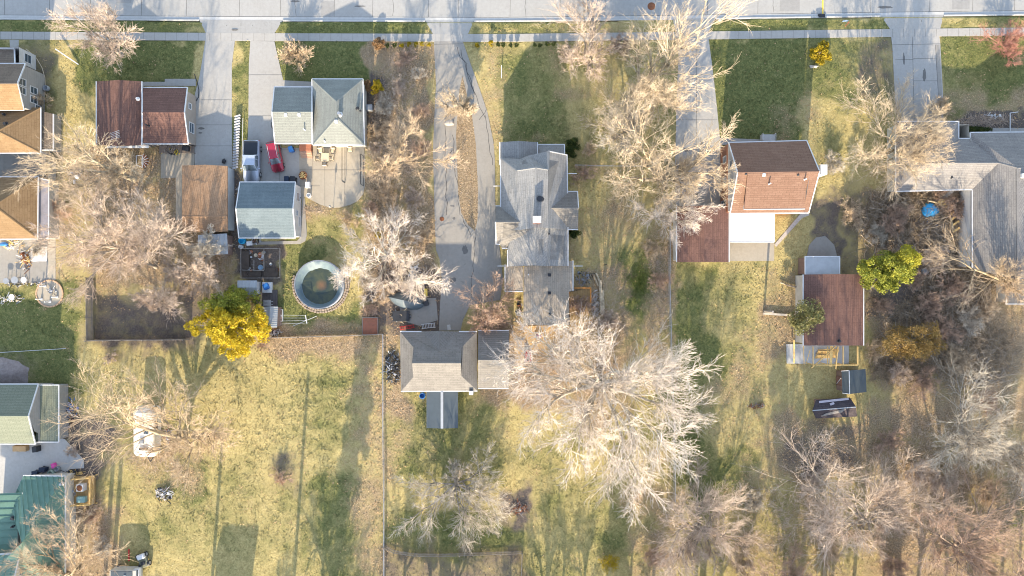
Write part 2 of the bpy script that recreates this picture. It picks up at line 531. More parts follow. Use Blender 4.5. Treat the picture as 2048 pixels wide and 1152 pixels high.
def apron(a, b, c, d):     # driveway mouth: kerb corners a,d and sidewalk corners b,c
    y1 = (576 - (kerb_px(a) - 2.2)) * H / F; y0 = (576 - walk_px(b)) * H / F
    fz = lambda x, y: .05 - .135 * min(1, max(0, (y - y0) / (y1 - y0)))
    sheet('driveway_apron', [(a, kerb_px(a) - 2.2), (b, walk_px(b)), (c, walk_px(c)), (d, kerb_px(d) - 2.2)], CONC2, 0, .1, fz=fz)
apron(398, 412, 549, 566); apron(850, 866, 936, 948); apron(1345, 1352, 1417, 1432); apron(1762, 1780, 1880, 1888)

sheet('driveway', [(411, 81), (470, 82), (464, 130), (464, 220), (465, 335), (448, 336), (390, 336), (389, 290), (390, 190), (400, 150), (405, 120)], CONC2, .05)
sheet('driveway', [(501, 82), (549, 83), (566, 158), (566, 172), (560, 280), (562, 296), (622, 296), (626, 300), (626, 372), (596, 400), (470, 380), (492, 360), (497, 250), (498, 130)], CONC2, .051)
sheet('driveway', [(868, 84), (926, 84), (942, 130), (960, 180), (975, 225), (988, 290), (990, 330), (991, 440), (1000, 500), (1006, 560), (1000, 600), (940, 610), (926, 640), (921, 661), (878, 661),
                   (880, 610), (884, 560), (880, 520), (872, 500), (870, 460), (868, 380), (866, 300), (868, 250), (872, 170), (869, 110)], CONCD, .05)
ISL = [(925, 152), (934, 190), (944, 232), (952, 290), (956, 380), (955, 440), (950, 462), (936, 450), (922, 425), (916, 380), (914, 320), (912, 270), (916, 220), (919, 180)]
sheet('driveway', [(1352, 79), (1417, 78), (1424, 130), (1432, 200), (1440, 280), (1443, 300), (1445, 412), (1352, 412), (1350, 330), (1353, 200), (1357, 110)], CONC2, .05)
sheet('driveway', [(1782, 74), (1878, 72), (1880, 88), (1886, 200), (1886, 250), (1796, 250), (1790, 200), (1784, 90)], CONC2, .05)
sheet('driveway_edge_strip', [(1870, 90), (1878, 90), (1884, 200), (1878, 205)], CONCD, .058)
sheet('patio', [(598, 288), (729, 290), (730, 372), (727, 388), (716, 402), (700, 410), (680, 415), (660, 416), (640, 409), (622, 400), (606, 392), (600, 384)], CONCP, .055)
sheet('path', [(586, 384), (606, 388), (610, 398), (614, 470), (611, 482), (600, 488), (478, 490), (478, 484), (594, 482), (602, 474), (604, 400), (590, 396)], CONCD, .062)
sheet('patio', [(328, 302), (389, 302), (389, 336), (366, 345), (366, 440), (352, 440), (352, 356), (322, 356), (322, 304)], CONCP, .052)
sheet('path', [(262, 172), (392, 172), (392, 158), (330, 158), (330, 164), (262, 164)], CONC2, .055)
sheet('path', [(549, 160), (626, 164), (626, 176), (549, 174)], CONC2, .06)
sheet('path', [(97, 325), (112, 325), (112, 560), (97, 560)], CONCP, .06)
sheet('patio', [(-60, 478), (97, 478), (97, 566), (-60, 566)], CONCD, .05)
sheet('patio', [(100 + 26 * math.cos(t / 20 * 2 * math.pi), 587 + 26 * math.sin(t / 20 * 2 * math.pi)) for t in range(20)], CONCP, .066)
sheet('patio', [(-80, 884), (114, 884), (122, 876), (130, 878), (168, 920), (168, 936), (140, 938), (120, 960), (90, 985), (-80, 990)], CONCW, .05)
sheet('patio', [(1457, 428), (1549, 428), (1548, 522), (1460, 522)], CONCP, .05)
sheet('path', [(1549, 488), (1600, 428), (1614, 424), (1619, 430), (1604, 436), (1552, 494)], STONE, .045)
sheet('driveway', [(1612, 520), (1618, 490), (1632, 475), (1650, 472), (1668, 490), (1676, 520)], CONCD, .04)
sheet('foundation_slab', [(1572, 688), (1697, 688), (1697, 727), (1573, 727)], CONCW, .09)
sheet('path', [(-60, 306), (92, 306), (92, 352), (-60, 352)], CONCD, .05)
sheet('path', [(20, 80), (38, 80), (38, 130), (22, 130)], CONC2, .05)
sheet('path', [(131, 1000), (146, 1000), (146, 1200), (131, 1200)], CONC2, .05)
sheet('path', [(1440, 276), (1545, 280), (1545, 290), (1440, 290)], CONC2, .057)
sheet('path', [(1905, 256), (2100, 256), (2100, 264), (1905, 264)], CONC2, .057)
sheet('patio', [(800, 596), (872, 596), (876, 640), (840, 652), (800, 640)], CONCD, .04)

PATCH = concrete('patched_concrete', (.29, .285, .275))
for x0, x1, y0, y1 in ((642, 668, 2, 31), (1118, 1150, -20, 14), (1560, 1600, -10, 22), (232, 262, -30, 6), (1905, 1940, -30, 18)):
    sheet('street_patch', [(x0, y0), (x1, y0), (x1, y1), (x0, y1)], PATCH, -.0962, .02)
# joints and cracks as thin sheets 4 mm above
def lines(name, segs, z, w):
    b = MB()
    for s in segs:
        pts = [Vector(P(*p, 0)) for p in s]
        for a, c in zip(pts, pts[1:]):
            d = (c - a).normalized(); nn = Vector((-d.y, d.x, 0)) * w / 2
            za = z(a.x, a.y) if callable(z) else z; zc = z(c.x, c.y) if callable(z) else z
            A = a - d * w * .3; C = c + d * w * .3
            b.add([(A.x - nn.x, A.y - nn.y, za), (C.x - nn.x, C.y - nn.y, zc), (C.x + nn.x, C.y + nn.y, zc), (A.x + nn.x, A.y + nn.y, za)], [(0, 1, 2, 3)])
    return struct(b.build(name, JOINT))
def wob(a, b, n=8, amp=2.0, seed=0):
    q = random.Random(seed); out = []
    for i in range(n + 1):
        t = i / n; k = amp if 0 < i < n else 0
        out.append((a[0] + (b[0] - a[0]) * t + q.uniform(-k, k), a[1] + (b[1] - a[1]) * t + q.uniform(-k, k) * .5))
    return out
segs = [[(x, kerb_px(x) - 10), (x + 2, -94)] for x in (8, 98, 180, 282, 372, 478, 560, 668, 745, 857, 916, 1020, 1120, 1210, 1310, 1415, 1516, 1650, 1742, 1860, 1946, 2030, 2140)]
segs += [wob((592, 31), (588, -40), 9, 1.6, 3), wob((1052, 33), (1047, -60), 9, 1.3, 4), wob((785, 31), (790, -50), 8, 1.5, 5), wob((1548, 24), (1545, -30), 8, 1, 6), [(x, -30) for x in (-700, 2800)]]
lines('street_joints', segs, -.094, .045)
lines('gutter_joint', [[(x, kerb_px(x) - 9) for x in xs]], -.090, .05)
lines('sidewalk_joints', [[(x, walk_px(x)), (x, walk_px(x) + 15.5)] for x in range(-20, 2100, 22)], .0595, .025)
segs = [[(402, 200), (464, 200)], [(390, 250), (465, 250)], [(390, 262 + 30), (465, 292)], [(498, 150), (564, 150)], [(497, 232), (560, 232)], [(497, 300), (600, 300)], [(560, 300), (560, 372)],
        [(1392, 79), (1394, 410)], [(1356, 150), (1426, 150)], [(1355, 240), (1434, 240)], [(1351, 330), (1444, 330)], [(1784, 90), (1880, 88)], [(1824, 74), (1828, 250)], [(1826, 117), (1870, 118)],
        [(1827, 162), (1874, 162)], [(1870, 90), (1879, 240)], [(1790, 120), (1826, 119)], [(868, 89), (926, 88)], [(600, 340), (729, 340)], [(626, 298), (626, 372)], [(650, 292), (650, 412)], [(690, 292), (690, 412)], [(600, 372), (640, 372)],
        [(453, 50), (454, 66)], [(505, 50), (505, 66)], [(482, 47), (482, 66)], [(1808, 40), (1808, 58)], [(1843, 40), (1844, 58)], [(880, 45), (880, 66)]]
lines('driveway_joints', segs, lambda x, y: .0655 if abs(x + 26) < 6 and y < 21 else .0595 if y < 36.2 else -.02, .04)
STAIN = mat('asphalt_patch', (.16, .155, .15), (.11, .105, .1), 2.0)
def patchshape(x, y, rx, ry, seed, z):
    q = random.Random(seed); c = P(x, y); n = 18; vs = []
    for i in range(n):
        k = q.uniform(.75, 1.1); a_ = 6.283 * i / n; vs.append((c[0] + rx * k * math.cos(a_), c[1] + ry * k * math.sin(a_), z))
    return vs
b = MB()
for i, (x, y, rx, ry) in enumerate(((403, 257, .45, .18), (401, 266, .3, .12), (1807, 118, .15, .9), (1848, 150, .25, 1.0), (905, 412, .35, .12), (908, 437, .2, .2), (470, 60, .5, .12), (1770, 14, 1.2, .2), (720, 12, .9, .12), (590, 2, .8, .15), (1385, 390, .9, .5), (1372, 300, .5, .3), (560, 340, .5, .35), (545, 250, .25, .6), (905, 560, .6, .4), (930, 500, .4, .7))):
    vs = patchshape(x, y, rx, ry, i, -.0945 if y < 30 else .0592); b.add(vs, [tuple(range(len(vs)))])
struct(b.build('paving_stains', STAIN))
segs = [wob((915, 95), (970, 235), 14, 3, 8), wob((922, 100), (950, 190), 10, 2.5, 9), wob((890, 250), (893, 430), 14, 3, 10), wob((905, 270), (920, 430), 12, 2.5, 11), wob((922, 430), (942, 470), 6, 2, 12),
        wob((952, 462), (941, 600), 12, 2, 13), wob((970, 230), (985, 330), 8, 2, 14), wob((958, 240), (972, 220), 4, 2, 15), wob((888, 330), (905, 300), 4, 2, 16)]
lines('driveway_cracks', segs, .0545, .07)
PAVED &= ~inpoly([PXY(*p) for p in ISL], XX, YY)
b = MB(); b.prism([PXY(*p) for p in ISL], .0, .058)
struct(b.build('grass_island', None)); ISLAND = bpy.data.objects['grass_island']
b = MB()
for x, y, r in ((1303, 12, .55), (884, 438, .32)):
    p = P(x, y); zt = -.092 if y < 40 else .056
    b.lathe((p[0], p[1], zt), [(r, 0), (r, .012), (r * .8, .016)], 24)
struct(b.build('manhole_cover', RUST))
# ------------------------------------------------------------------ building helpers
def plane_z(tri, x, y):
    (x1, y1, z1), (x2, y2, z2), (x3, y3, z3) = tri
    d = (y2 - y3) * (x1 - x3) + (x3 - x2) * (y1 - y3)
    if abs(d) < 1e-9: return None
    a = ((y2 - y3) * (x - x3) + (x3 - x2) * (y - y3)) / d; b = ((y3 - y1) * (x - x3) + (x1 - x3) * (y - y3)) / d
    c = 1 - a - b
    if min(a, b, c) < -.02: return None
    return a * z1 + b * z2 + c * z3

class Roof:
    def __init__(s, V, faces):
        s.V = [Vector(P(*v)) for v in V]; s.faces = faces; s.tris = []
        for f in faces:
            for i in range(1, len(f) - 1): s.tris.append((s.V[f[0]], s.V[f[i]], s.V[f[i + 1]]))
    def z(s, x, y):
        best = None
        for t in s.tris:
            q = plane_z(t, x, y)
            if q is not None and (best is None or q > best): best = q
        return best

def roof(root, V, faces, m, t=.16, gutters=None, gm=None, ribs=None, name='roof', ribm=None, gw=.13):
    Rf = Roof(V, faces); vs = Rf.V
    me = bpy.data.meshes.new(name); og = root_origin(root)
    bv = []; bf = []; uvs = []
    edges = {}
    for f in faces:
        for i in range(len(f)):
            e = (f[i], f[(i + 1) % len(f)]); edges[e] = edges.get(e, 0) + 1
    for f in faces:
        pts = [vs[i] for i in f]
        n = Vector((0, 0, 0))
        for i in range(len(pts)):
            a = pts[i]; c = pts[(i + 1) % len(pts)]
            n += a.cross(c)
        n.normalize()
        if n.z < 0: f = tuple(reversed(f)); pts = [vs[i] for i in f]; n = -n
        u = Vector((0, 0, 1)).cross(n)
        if u.length < .02: u = Vector((1, 0, 0))
        u.normalize(); v = n.cross(u)
        k = len(bv); bv += [p - og for p in pts]; bf.append(tuple(range(k, k + len(pts)))); uvs += [(p.dot(u), p.dot(v)) for p in pts]
        k = len(bv); bv += [p - og - Vector((0, 0, t)) for p in pts]; bf.append(tuple(reversed(range(k, k + len(pts))))); uvs += [(0, 0)] * len(pts)
        for i in range(len(f)):
            a, c = f[i], f[(i + 1) % len(f)]
            if edges.get((a, c), 0) + edges.get((c, a), 0) == 1:
                k = len(bv); A = vs[a] - og; C = vs[c] - og; D = Vector((0, 0, t))
                bv += [A, A - D, C - D, C]; bf.append((k, k + 1, k + 2, k + 3)); uvs += [(0, 0)] * 4
        if ribs:
            ul = [p.dot(u) for p in pts]; lo, hi = min(ul), max(ul); q = math.ceil(lo / ribs) * ribs
            while q < hi:
                xs_ = []
                for i in range(len(pts)):
                    a = pts[i]; c = pts[(i + 1) % len(pts)]; da = a.dot(u) - q; dc = c.dot(u) - q
                    if da * dc < 0: xs_.append(a + (c - a) * (da / (da - dc)))
                if len(xs_) == 2:
                    A, C = xs_; w = .035; h = n * .05
                    k = len(bv)
                    for e_ in (A, C):
                        bv += [e_ - u * w - og, e_ + u * w - og, e_ + u * w + h - og, e_ - u * w + h - og]
                    for ff in ((0, 1, 5, 4), (1, 2, 6, 5), (2, 3, 7, 6), (3, 0, 4, 7)): bf.append(tuple(k + j for j in ff))
                    uvs += [(0, 0)] * 8
                q += ribs
    if name != 'awning' and m.name.endswith('shingles'):
        for (p_, q_) in list(edges):
            if p_ < q_ and (q_, p_) in edges or (p_ < q_ and edges[(p_, q_)] == 2):
                own = [f for f in faces if p_ in f and q_ in f]
                if len(own) != 2: continue
                A, C = vs[p_], vs[q_]; mid = (A + C) / 2
                cz = [sum((vs[i].z for i in f), 0) / len(f) for f in own]
                if mid.z < max(cz) - .01: continue
                d = (C - A).normalized(); sdir = Vector((-d.y, d.x, 0)).normalized() * .16; k = len(bv)
                sl = .07
                bv += [A - sdir - og - Vector((0, 0, sl - .05)), A - og + Vector((0, 0, .05)), A + sdir - og - Vector((0, 0, sl - .05)), C - sdir - og - Vector((0, 0, sl - .05)), C - og + Vector((0, 0, .05)), C + sdir - og - Vector((0, 0, sl - .05))]
                bf += [(k, k + 1, k + 4, k + 3), (k + 1, k + 2, k + 5, k + 4)]; uvs += [(.3, .15)] * 6
    me.from_pydata([tuple(p) for p in bv], [], bf)
    uv = me.uv_layers.new(name='UVMap')
    for poly in me.polygons:
        for li in poly.loop_indices: uv.data[li].uv = uvs[me.loops[li].vertex_index]
    me.update()
    o = link_mesh(name, me, m, root)
    if gutters:
        for gname, lst in (('gutter', gutters),):
            for i, j in lst:
                A = vs[i].copy(); C = vs[j].copy(); A.z -= .03; C.z -= .03
                MB().bar(A, C, gw, .16).build(gname, gm or WHITE, root)
    return Rf

def bbox(Rf, idx):
    x = [Rf.V[i].x for i in idx]; y = [Rf.V[i].y for i in idx]
    return [min(x), max(x), min(y), max(y)]

def walls(root, Rf, rect, m, inset=.35, z0=0, drop=.14, name='wall', insets=None):
    i = insets or (inset,) * 4
    x0, x1, y0, y1 = rect[0] + i[0], rect[1] - i[1], rect[2] + i[2], rect[3] - i[3]
    ring = []
    def seg(ax, ay, bx, by):
        n = max(1, int(math.hypot(bx - ax, by - ay) / .4))
        for k in range(n): ring.append((ax + (bx - ax) * k / n, ay + (by - ay) * k / n))
    seg(x0, y0, x1, y0); seg(x1, y0, x1, y1); seg(x1, y1, x0, y1); seg(x0, y1, x0, y0)
    zs = []
    last = None
    for x, y in ring:
        z = Rf.z(x, y)
        if z is None: z = last if last is not None else max(2.2, min(v.z for v in Rf.V))
        last = z; zs.append(z - drop)
    n = len(ring)
    vs = [(x, y, z0) for x, y in ring] + [(x, y, z) for (x, y), z in zip(ring, zs)]
    b = MB(); b.add(vs, [(k, (k + 1) % n, n + (k + 1) % n, n + k) for k in range(n)])
    b.build(name, m, root)
    mark([(x0, y0), (x1, y0), (x1, y1), (x0, y1)])
    return (x0, x1, y0, y1)

def win(root, R_, side, u, z, w=1.0, h=1.3, fm=None, gm=None, bars=1, name='window'):
    """window on a wall of rect R_: side E/W/N/S, u = coordinate along the wall, z = centre height"""
    x0, x1, y0, y1 = R_
    X = {'E': (x1, 1), 'W': (x0, -1), 'N': (y1, 1), 'S': (y0, -1)}[side]
    b = MB(); g = MB()
    def pt(a, zz, o):
        return (X[0] + X[1] * o, a, zz) if side in 'EW' else (a, X[0] + X[1] * o, zz)
    def bx(b_, a0, a1, zz0, zz1, o0, o1):
        c = pt((a0 + a1) / 2, (zz0 + zz1) / 2, (o0 + o1) / 2)
        d = (abs(o1 - o0), abs(a1 - a0), abs(zz1 - zz0)) if side in 'EW' else (abs(a1 - a0), abs(o1 - o0), abs(zz1 - zz0))
        b_.box(c, d)
    f = .09
    bx(b, u - w / 2 - f, u + w / 2 + f, z + h / 2, z + h / 2 + f, -.02, .07); bx(b, u - w / 2 - f, u + w / 2 + f, z - h / 2 - f, z - h / 2, -.02, .1)
    bx(b, u - w / 2 - f, u - w / 2, z - h / 2, z + h / 2, -.02, .068); bx(b, u + w / 2, u + w / 2 + f, z - h / 2, z + h / 2, -.02, .068)
    if bars: bx(b, u - w / 2, u + w / 2, z - .03, z + .03, -.01, .05)
    if bars > 1: bx(b, u - .03, u + .03, z - h / 2, z + h / 2, -.01, .048)
    bx(g, u - w / 2, u + w / 2, z - h / 2, z + h / 2, -.03, .02)
    fo = b.build(name, fm or WHITE, root)
    g.build('pane', gm or GLASS, fo)

def vent(root, px, py, z, r=.12, h=.5, m=None, base=True, name='vent_pipe'):
    p = Vector(P(px, py, z)); b = MB()
    b.cyl((p.x, p.y, z - .3), r, h + .3, 10)
    if base: b.lathe((p.x, p.y, z - .02), [(r * 1.7, 0), (r * 1.1, .1)], 10)
    b.build(name, m or WHITE, root)

def boxvent(root, px, py, z, m=None, s=.42, h=.28, name='roof_vent'):
    p = P(px, py, z); MB().box((p[0], p[1], z + h / 2 - .12), (s, s, h + .2), bevel=.05).build(name, m or WHITE, root)

def chimney(root, px, py, z0, z1, w, d, m=None, cap=True):
    p = P(px, py, z1); o = MB().box((p[0], p[1], (z0 + z1) / 2), (w, d, z1 - z0)).build('chimney', m or BRICK, root)
    if cap: MB().box((p[0], p[1], z1 + .06), (w + .14, d + .14, .12)).build('chimney_cap', WHITE, o)

def gableEW(root, xl, xr, yN, yR, yS, ze, zr, m, xr_l=None, xr_r=None, gut=True, xlS=None, xrS=None, t=.16, zeS=None, ribs=None, name='roof', trim=True):
    """gable whose ridge runs east-west; px coordinates as seen in the photo at their own heights"""
    xr_l = xl if xr_l is None else xr_l; xr_r = xr if xr_r is None else xr_r
    zeS = ze if zeS is None else zeS
    V = [(xl, yN, ze), (xr, yN, ze), (xr_r, yR, zr), (xr_l, yR, zr), (xl if xlS is None else xlS, yS, zeS), (xr if xrS is None else xrS, yS, zeS)]
    g = [(0, 1), (4, 5)] + ([(1, 2), (2, 5), (0, 3), (3, 4)] if trim else [])
    return roof(root, V, [(0, 1, 2, 3), (3, 2, 5, 4)], m, t, g if gut else None, ribs=ribs, name=name)

def gableNS(root, xl, xm, xr, yN, yNm, yS, ySm, ze, zr, m, gut=True, t=.16, ribs=None, name='roof', g=None):
    V = [(xl, yN, ze), (xm, yNm, zr), (xr, yN, ze), (xr, yS, ze), (xm, ySm, zr), (xl, yS, ze)]
    return roof(root, V, [(0, 1, 4, 5), (1, 2, 3, 4)], m, t, (g if g is not None else [(0, 5), (2, 3)]) if gut else None, ribs=ribs, name=name)

def house(name, label, cat, px, py, group=None):
    p = P(px, py); return thing(name, label, cat, (p[0], p[1], 0), group=group)

# ------------------------------------------------------------------ building materials
TAN = shingle('tan_shingles', (.42, .27, .14), (.53, .36, .2), streak=.25)
TAN2 = shingle('grey_tan_shingles', (.3, .23, .18), (.4, .32, .25), streak=.2)
BROWN = shingle('brown_shingles', (.3, .165, .135), (.4, .225, .18), streak=.5, stain=.15)
BROWNH = shingle('rust_brown_shingles', (.37, .215, .15), (.47, .29, .21), streak=.15, stain=.18)
BROWNC = shingle('faded_brown_shingles', (.6, .37, .22), (.74, .48, .3), streak=.6)
GREY = shingle('grey_shingles', (.5, .5, .49), (.62, .61, .59), streak=.3)
GREYG = shingle('grey_green_shingles', (.42, .45, .42), (.5, .53, .49), row=.22, streak=.15, stain=.3)
BLUEG = shingle('blue_grey_shingles', (.27, .35, .39), (.33, .41, .45), row=.22, streak=.2, stain=.3)
LGREY = shingle('light_grey_shingles', (.36, .34, .31), (.46, .43, .39), streak=.25)
LHOUSE = shingle('charcoal_shingles', (.42, .4, .39), (.56, .53, .5), row=.25, streak=.35, stain=.15)
OLIVE = shingle('olive_shingles', (.36, .4, .3), (.43, .47, .36), row=.22, streak=.1, stain=.1)
def metalroof(name, c, rough=.38, metal=.25):
    m, nt, b = newmat(name)
    g = N(nt, 'ShaderNodeNewGeometry').outputs['Position']
    col = mixc(nt, rampn(nt, noise(nt, g, 1.2, 5, .7), [(.4, (0, 0, 0)), (.75, (.5,) * 3)]), c, tuple(x * .65 for x in c))
    nt.links.new(col, b.inputs['Base Color']); b.inputs['Roughness'].default_value = rough; b.inputs['Metallic'].default_value = metal
    return m
GREENM = metalroof('green_metal', (.115, .215, .165), .5, .1)
DARKM = metalroof('dark_metal', (.065, .085, .1), .55, .1)
TEALM = metalroof('dark_teal_metal', (.05, .065, .075), .5, .1)
SILVERM = metalroof('silver_metal', (.36, .38, .4), .5, .1)
WHITEM = metalroof('white_metal', (.6, .61, .62), .5, 0)
S_GREY = siding('grey_siding', (.32, .31, .3)); S_WHITE = siding('white_siding', (.55, .55, .55)); S_TAN = siding('tan_siding', (.34, .29, .25))
S_BROWN = siding('brown_siding', (.3, .13, .07)); S_CREAM = siding('cream_siding', (.6, .57, .5)); S_SHED = siding('shed_boards', (.26, .17, .14), .3, 'Y')

# ---- A: tan two-storey house, top left
h = house('house', 'grey-sided house with tan gable roof and paired white windows, nearest the street corner at left', 'house', 0, 200)
A = gableEW(h, -60, 51, 127, 167, 220, 3.9, 6.2, TAN2, xr_r=35, xrS=48, gut=True)
# south slope carries a tan sheet over the grey-tan shingles
RA = walls(h, A, bbox(A, [0, 1, 4, 5]), S_GREY, .12, insets=(.1, .0, .25, .35))
for u, z in ((28.3, 4.55), (28.3, 2.95), (26.2, 4.2)): pass
for i, yy in enumerate((27.9, 26.75)):
    win(h, RA, 'E', yy, 4.55, .85, 1.25)
for i, yy in enumerate((27.4, 26.1)):
    win(h, RA, 'E', yy, 2.3, .85, 1.25)
win(h, RA, 'E', 24.9, 1.5, 1.2, .9)
V = [(-60, 168.5, 6.24), (34.5, 168.5, 6.24), (47.5, 220.5, 3.95), (-60, 220.5, 3.95)]
roof(h, V, [(0, 1, 2, 3)], TAN, .05, name='south_roof_slope')
V = [(-60, 97, 2.9), (29, 98, 2.9), (30, 128, 3.6), (-60, 128, 3.6)]
Ap = roof(h, V, [(0, 1, 2, 3)], TAN2, .14, [(1, 2), (0, 1)], name='porch_roof')
RP = walls(h, Ap, bbox(Ap, [0, 1, 2, 3]), S_WHITE, .1, insets=(.3, -.4, .3, 0), name='porch_wall')
win(h, RP, 'E', RP[3] - 1.0, 1.7, 1.1, 1.2)
V = [(-60, 216, 2.7), (82, 215, 2.7), (-4, 262, 4.6), (-90, 262, 4.6), (82, 306, 2.7), (-60, 307, 2.7)]
Aw = roof(h, V, [(0, 1, 2, 3), (1, 4, 2), (3, 2, 4, 5)], TAN, .16, [(4, 5), (1, 4)], name='wing_roof')
walls(h, Aw, bbox(Aw, [0, 1, 4]), S_GREY, .3, name='wing_wall')
V = [(83, 222, 2.35), (107, 228, 2.0), (107, 300, 2.0), (83, 300, 2.35)]
Al = roof(h, V, [(0, 1, 2, 3)], TAN2, .08, [(1, 2), (2, 3)], name='side_porch_roof')
walls(h, Al, bbox(Al, [0, 1, 2, 3]), S_GREY, .2, name='side_porch_wall')
vent(h, 9, 229, 3.4, .12, .4, DARK); vent(h, 12, 248, 4.0, .2, .35, DARK)

# ---- M: tan hip-roof house
h = house('house', 'tan hip-roofed house with screened side porch above the cluttered patio', 'house', 0, 415)
V = [(-80, 353, 2.8), (77, 354, 2.8), (-12, 412, 5.2), (-100, 412, 5.2), (76, 478, 2.8), (-80, 479, 2.8)]
M_ = roof(h, V, [(0, 1, 2, 3), (1, 4, 2), (3, 2, 4, 5)], TAN, .16, [(0, 1), (1, 4), (4, 5)])
walls(h, M_, bbox(M_, [0, 1, 4, 5]), S_CREAM, .4)
V = [(78, 356, 2.5), (98, 361, 2.2), (98, 476, 2.2), (78, 477, 2.5)]
SCREEN = mat('screen_roof', (.3, .28, .3), (.2, .19, .21), 1.0, rough=.4)
Ml = roof(h, V, [(0, 1, 2, 3)], SCREEN, .06, [(0, 1), (1, 2), (2, 3)], name='porch_roof')
walls(h, Ml, bbox(Ml, [0, 1, 2, 3]), S_CREAM, .1, name='porch_wall')

# ---- B: brown house with low-pitched western block
h = house('house', 'brown-shingled house in two blocks with tan siding beside the concrete driveway', 'house', 285, 235)
B1 = gableNS(h, 193, 238, 284, 163, 160, 290, 292, 3.3, 4.0, BROWN)
walls(h, B1, bbox(B1, [0, 2, 3, 5]), S_TAN, .35)
B2 = gableEW(h, 285, 375, 175, 225, 288, 2.9, 4.6, BROWN, xr_r=369, xrS=377)
RB = walls(h, B2, bbox(B2, [0, 1, 4, 5]), S_TAN, .35, insets=(.1, .25, .35, .45), name='east_wall')
win(h, RB, 'E', RB[2] + 2.2, 1.5, 1.3, 1.2)
win(h, RB, 'E', RB[3] - 1.9, 2.0, .7, .6)
V = [(214, 291, 3.0), (297, 291, 3.0), (297, 296, 2.7), (214, 296, 2.7)]
roof(h, V, [(0, 1, 2, 3)], WHITEM, .1, name='awning')
vent(h, 276, 198, 3.6, .17, .3, WHITE, name='roof_turbine'); vent(h, 298, 252, 3.9, .1, .8, DARK)
b = MB(); p = Vector(P(240, 275, 4.1))
for k in range(5): b.bar((p.x - .7, p.y - .5 + k * .2, 4.9 + k * .05), (p.x + .6, p.y - .1 + k * .2, 5.1 + k * .05), .05)
b.bar((p.x, p.y - .6, 4.8), (p.x + .1, p.y + .6, 5.1), .05); b.bar((p.x, p.y, 3.6), (p.x, p.y, 5.0), .06)
b.build('antenna', STEEL, h)
b = MB()
for k in range(8):
    x, y = PXY(300 + k * 12, 293); b.bar((x, y, .0), (x, y, 2.6), .1)
b.build('porch_post', GWOOD, h)

# ---- C: brown garage
h = house('garage', 'faded brown garage roof with dark streaks between driveway and grey garage', 'garage', 410, 400)
V = [(364, 331, 2.4), (410, 329.5, 2.75), (455, 332, 2.4), (455, 433, 2.6), (410, 433, 2.95), (364, 433, 2.6), (456, 463, 2.2), (410, 464, 2.3), (365, 463, 2.2)]
C_ = roof(h, V, [(0, 1, 4, 5), (1, 2, 3, 4), (5, 4, 7, 8), (4, 3, 6, 7)], BROWNC, .14)
RC = walls(h, C_, bbox(C_, [0, 2, 6, 8]), siding('pale_blue_siding', (.5, .53, .55)), .25, insets=(.1, .0, .3, .2))
win(h, RC, 'W', RC[2] + 6.3, 1.5, .7, .9)

# ---- D: grey hip-roof house
h = house('house', 'grey house with blue-grey hip roof and white gutters behind the pickup truck', 'house', 650, 230)
V = [(624, 158, 3.2), (726, 158, 3.2), (673, 203, 5.1), (673, 236, 5.1), (626, 290, 3.2), (729, 290, 3.2)]
D1 = roof(h, V, [(0, 1, 2), (0, 2, 3, 4), (2, 1, 5, 3), (4, 3, 5)], GREYG, .16, [(0, 1), (1, 5), (5, 4), (4, 0)])
walls(h, D1, bbox(D1, [0, 1, 4, 5]), S_CREAM, .35)
D2 = gableEW(h, 549, 624, 174, 224, 287, 2.85, 4.5, GREYG, xr_l=544, xlS=550)
walls(h, D2, bbox(D2, [0, 1, 4, 5]), S_CREAM, .35, name='wing_wall')
for x, y, z in ((572, 230, 4.3), (599, 230, 4.3), (673, 243, 4.95)): boxvent(h, x, y, z)
vent(h, 610, 260, 3.6, .08, .7); vent(h, 680, 229, 4.9, .22, .8, STEEL); vent(h, 715, 217, 3.9, .16, .3, DARK); vent(h, 721, 222, 3.8, .1, .3, DARK); vent(h, 650, 283, 3.4, .1, .35)
p = P(614, 296)
MB().box((p[0], p[1], .45), (1.65, 1.2, .9), bevel=.03).build('brick_stoop', BRICK, h)
b = MB()
for k in range(3): b.box((p[0], p[1] - .75 - k * .28, .3 - k * .12), (1.6, .28, .6 - k * .24))
b.build('steps', mat('salmon_concrete', (.5, .32, .22)), h)

# ---- E: grey garage
h = house('garage', 'blue-grey gable garage with white end wall beside the round pool', 'garage', 535, 420)
E_ = gableEW(h, 480, 591, 364, 417, 476, 2.7, 4.4, BLUEG, xr_l=472, xr_r=586, xlS=478)
RE = walls(h, E_, bbox(E_, [0, 1, 4, 5]), S_WHITE, .3, insets=(.3, .05, .3, .3))
win(h, RE, 'E', RE[3] - 1.6, 1.5, 1.1, 1.4, gm=SCREEN, bars=0, name='door'); win(h, RE, 'E', RE[3] - 3.9, 2.0, .7, .5, bars=0); win(h, RE, 'E', RE[2] + 2.2, .8, 1.3, .35, bars=0)

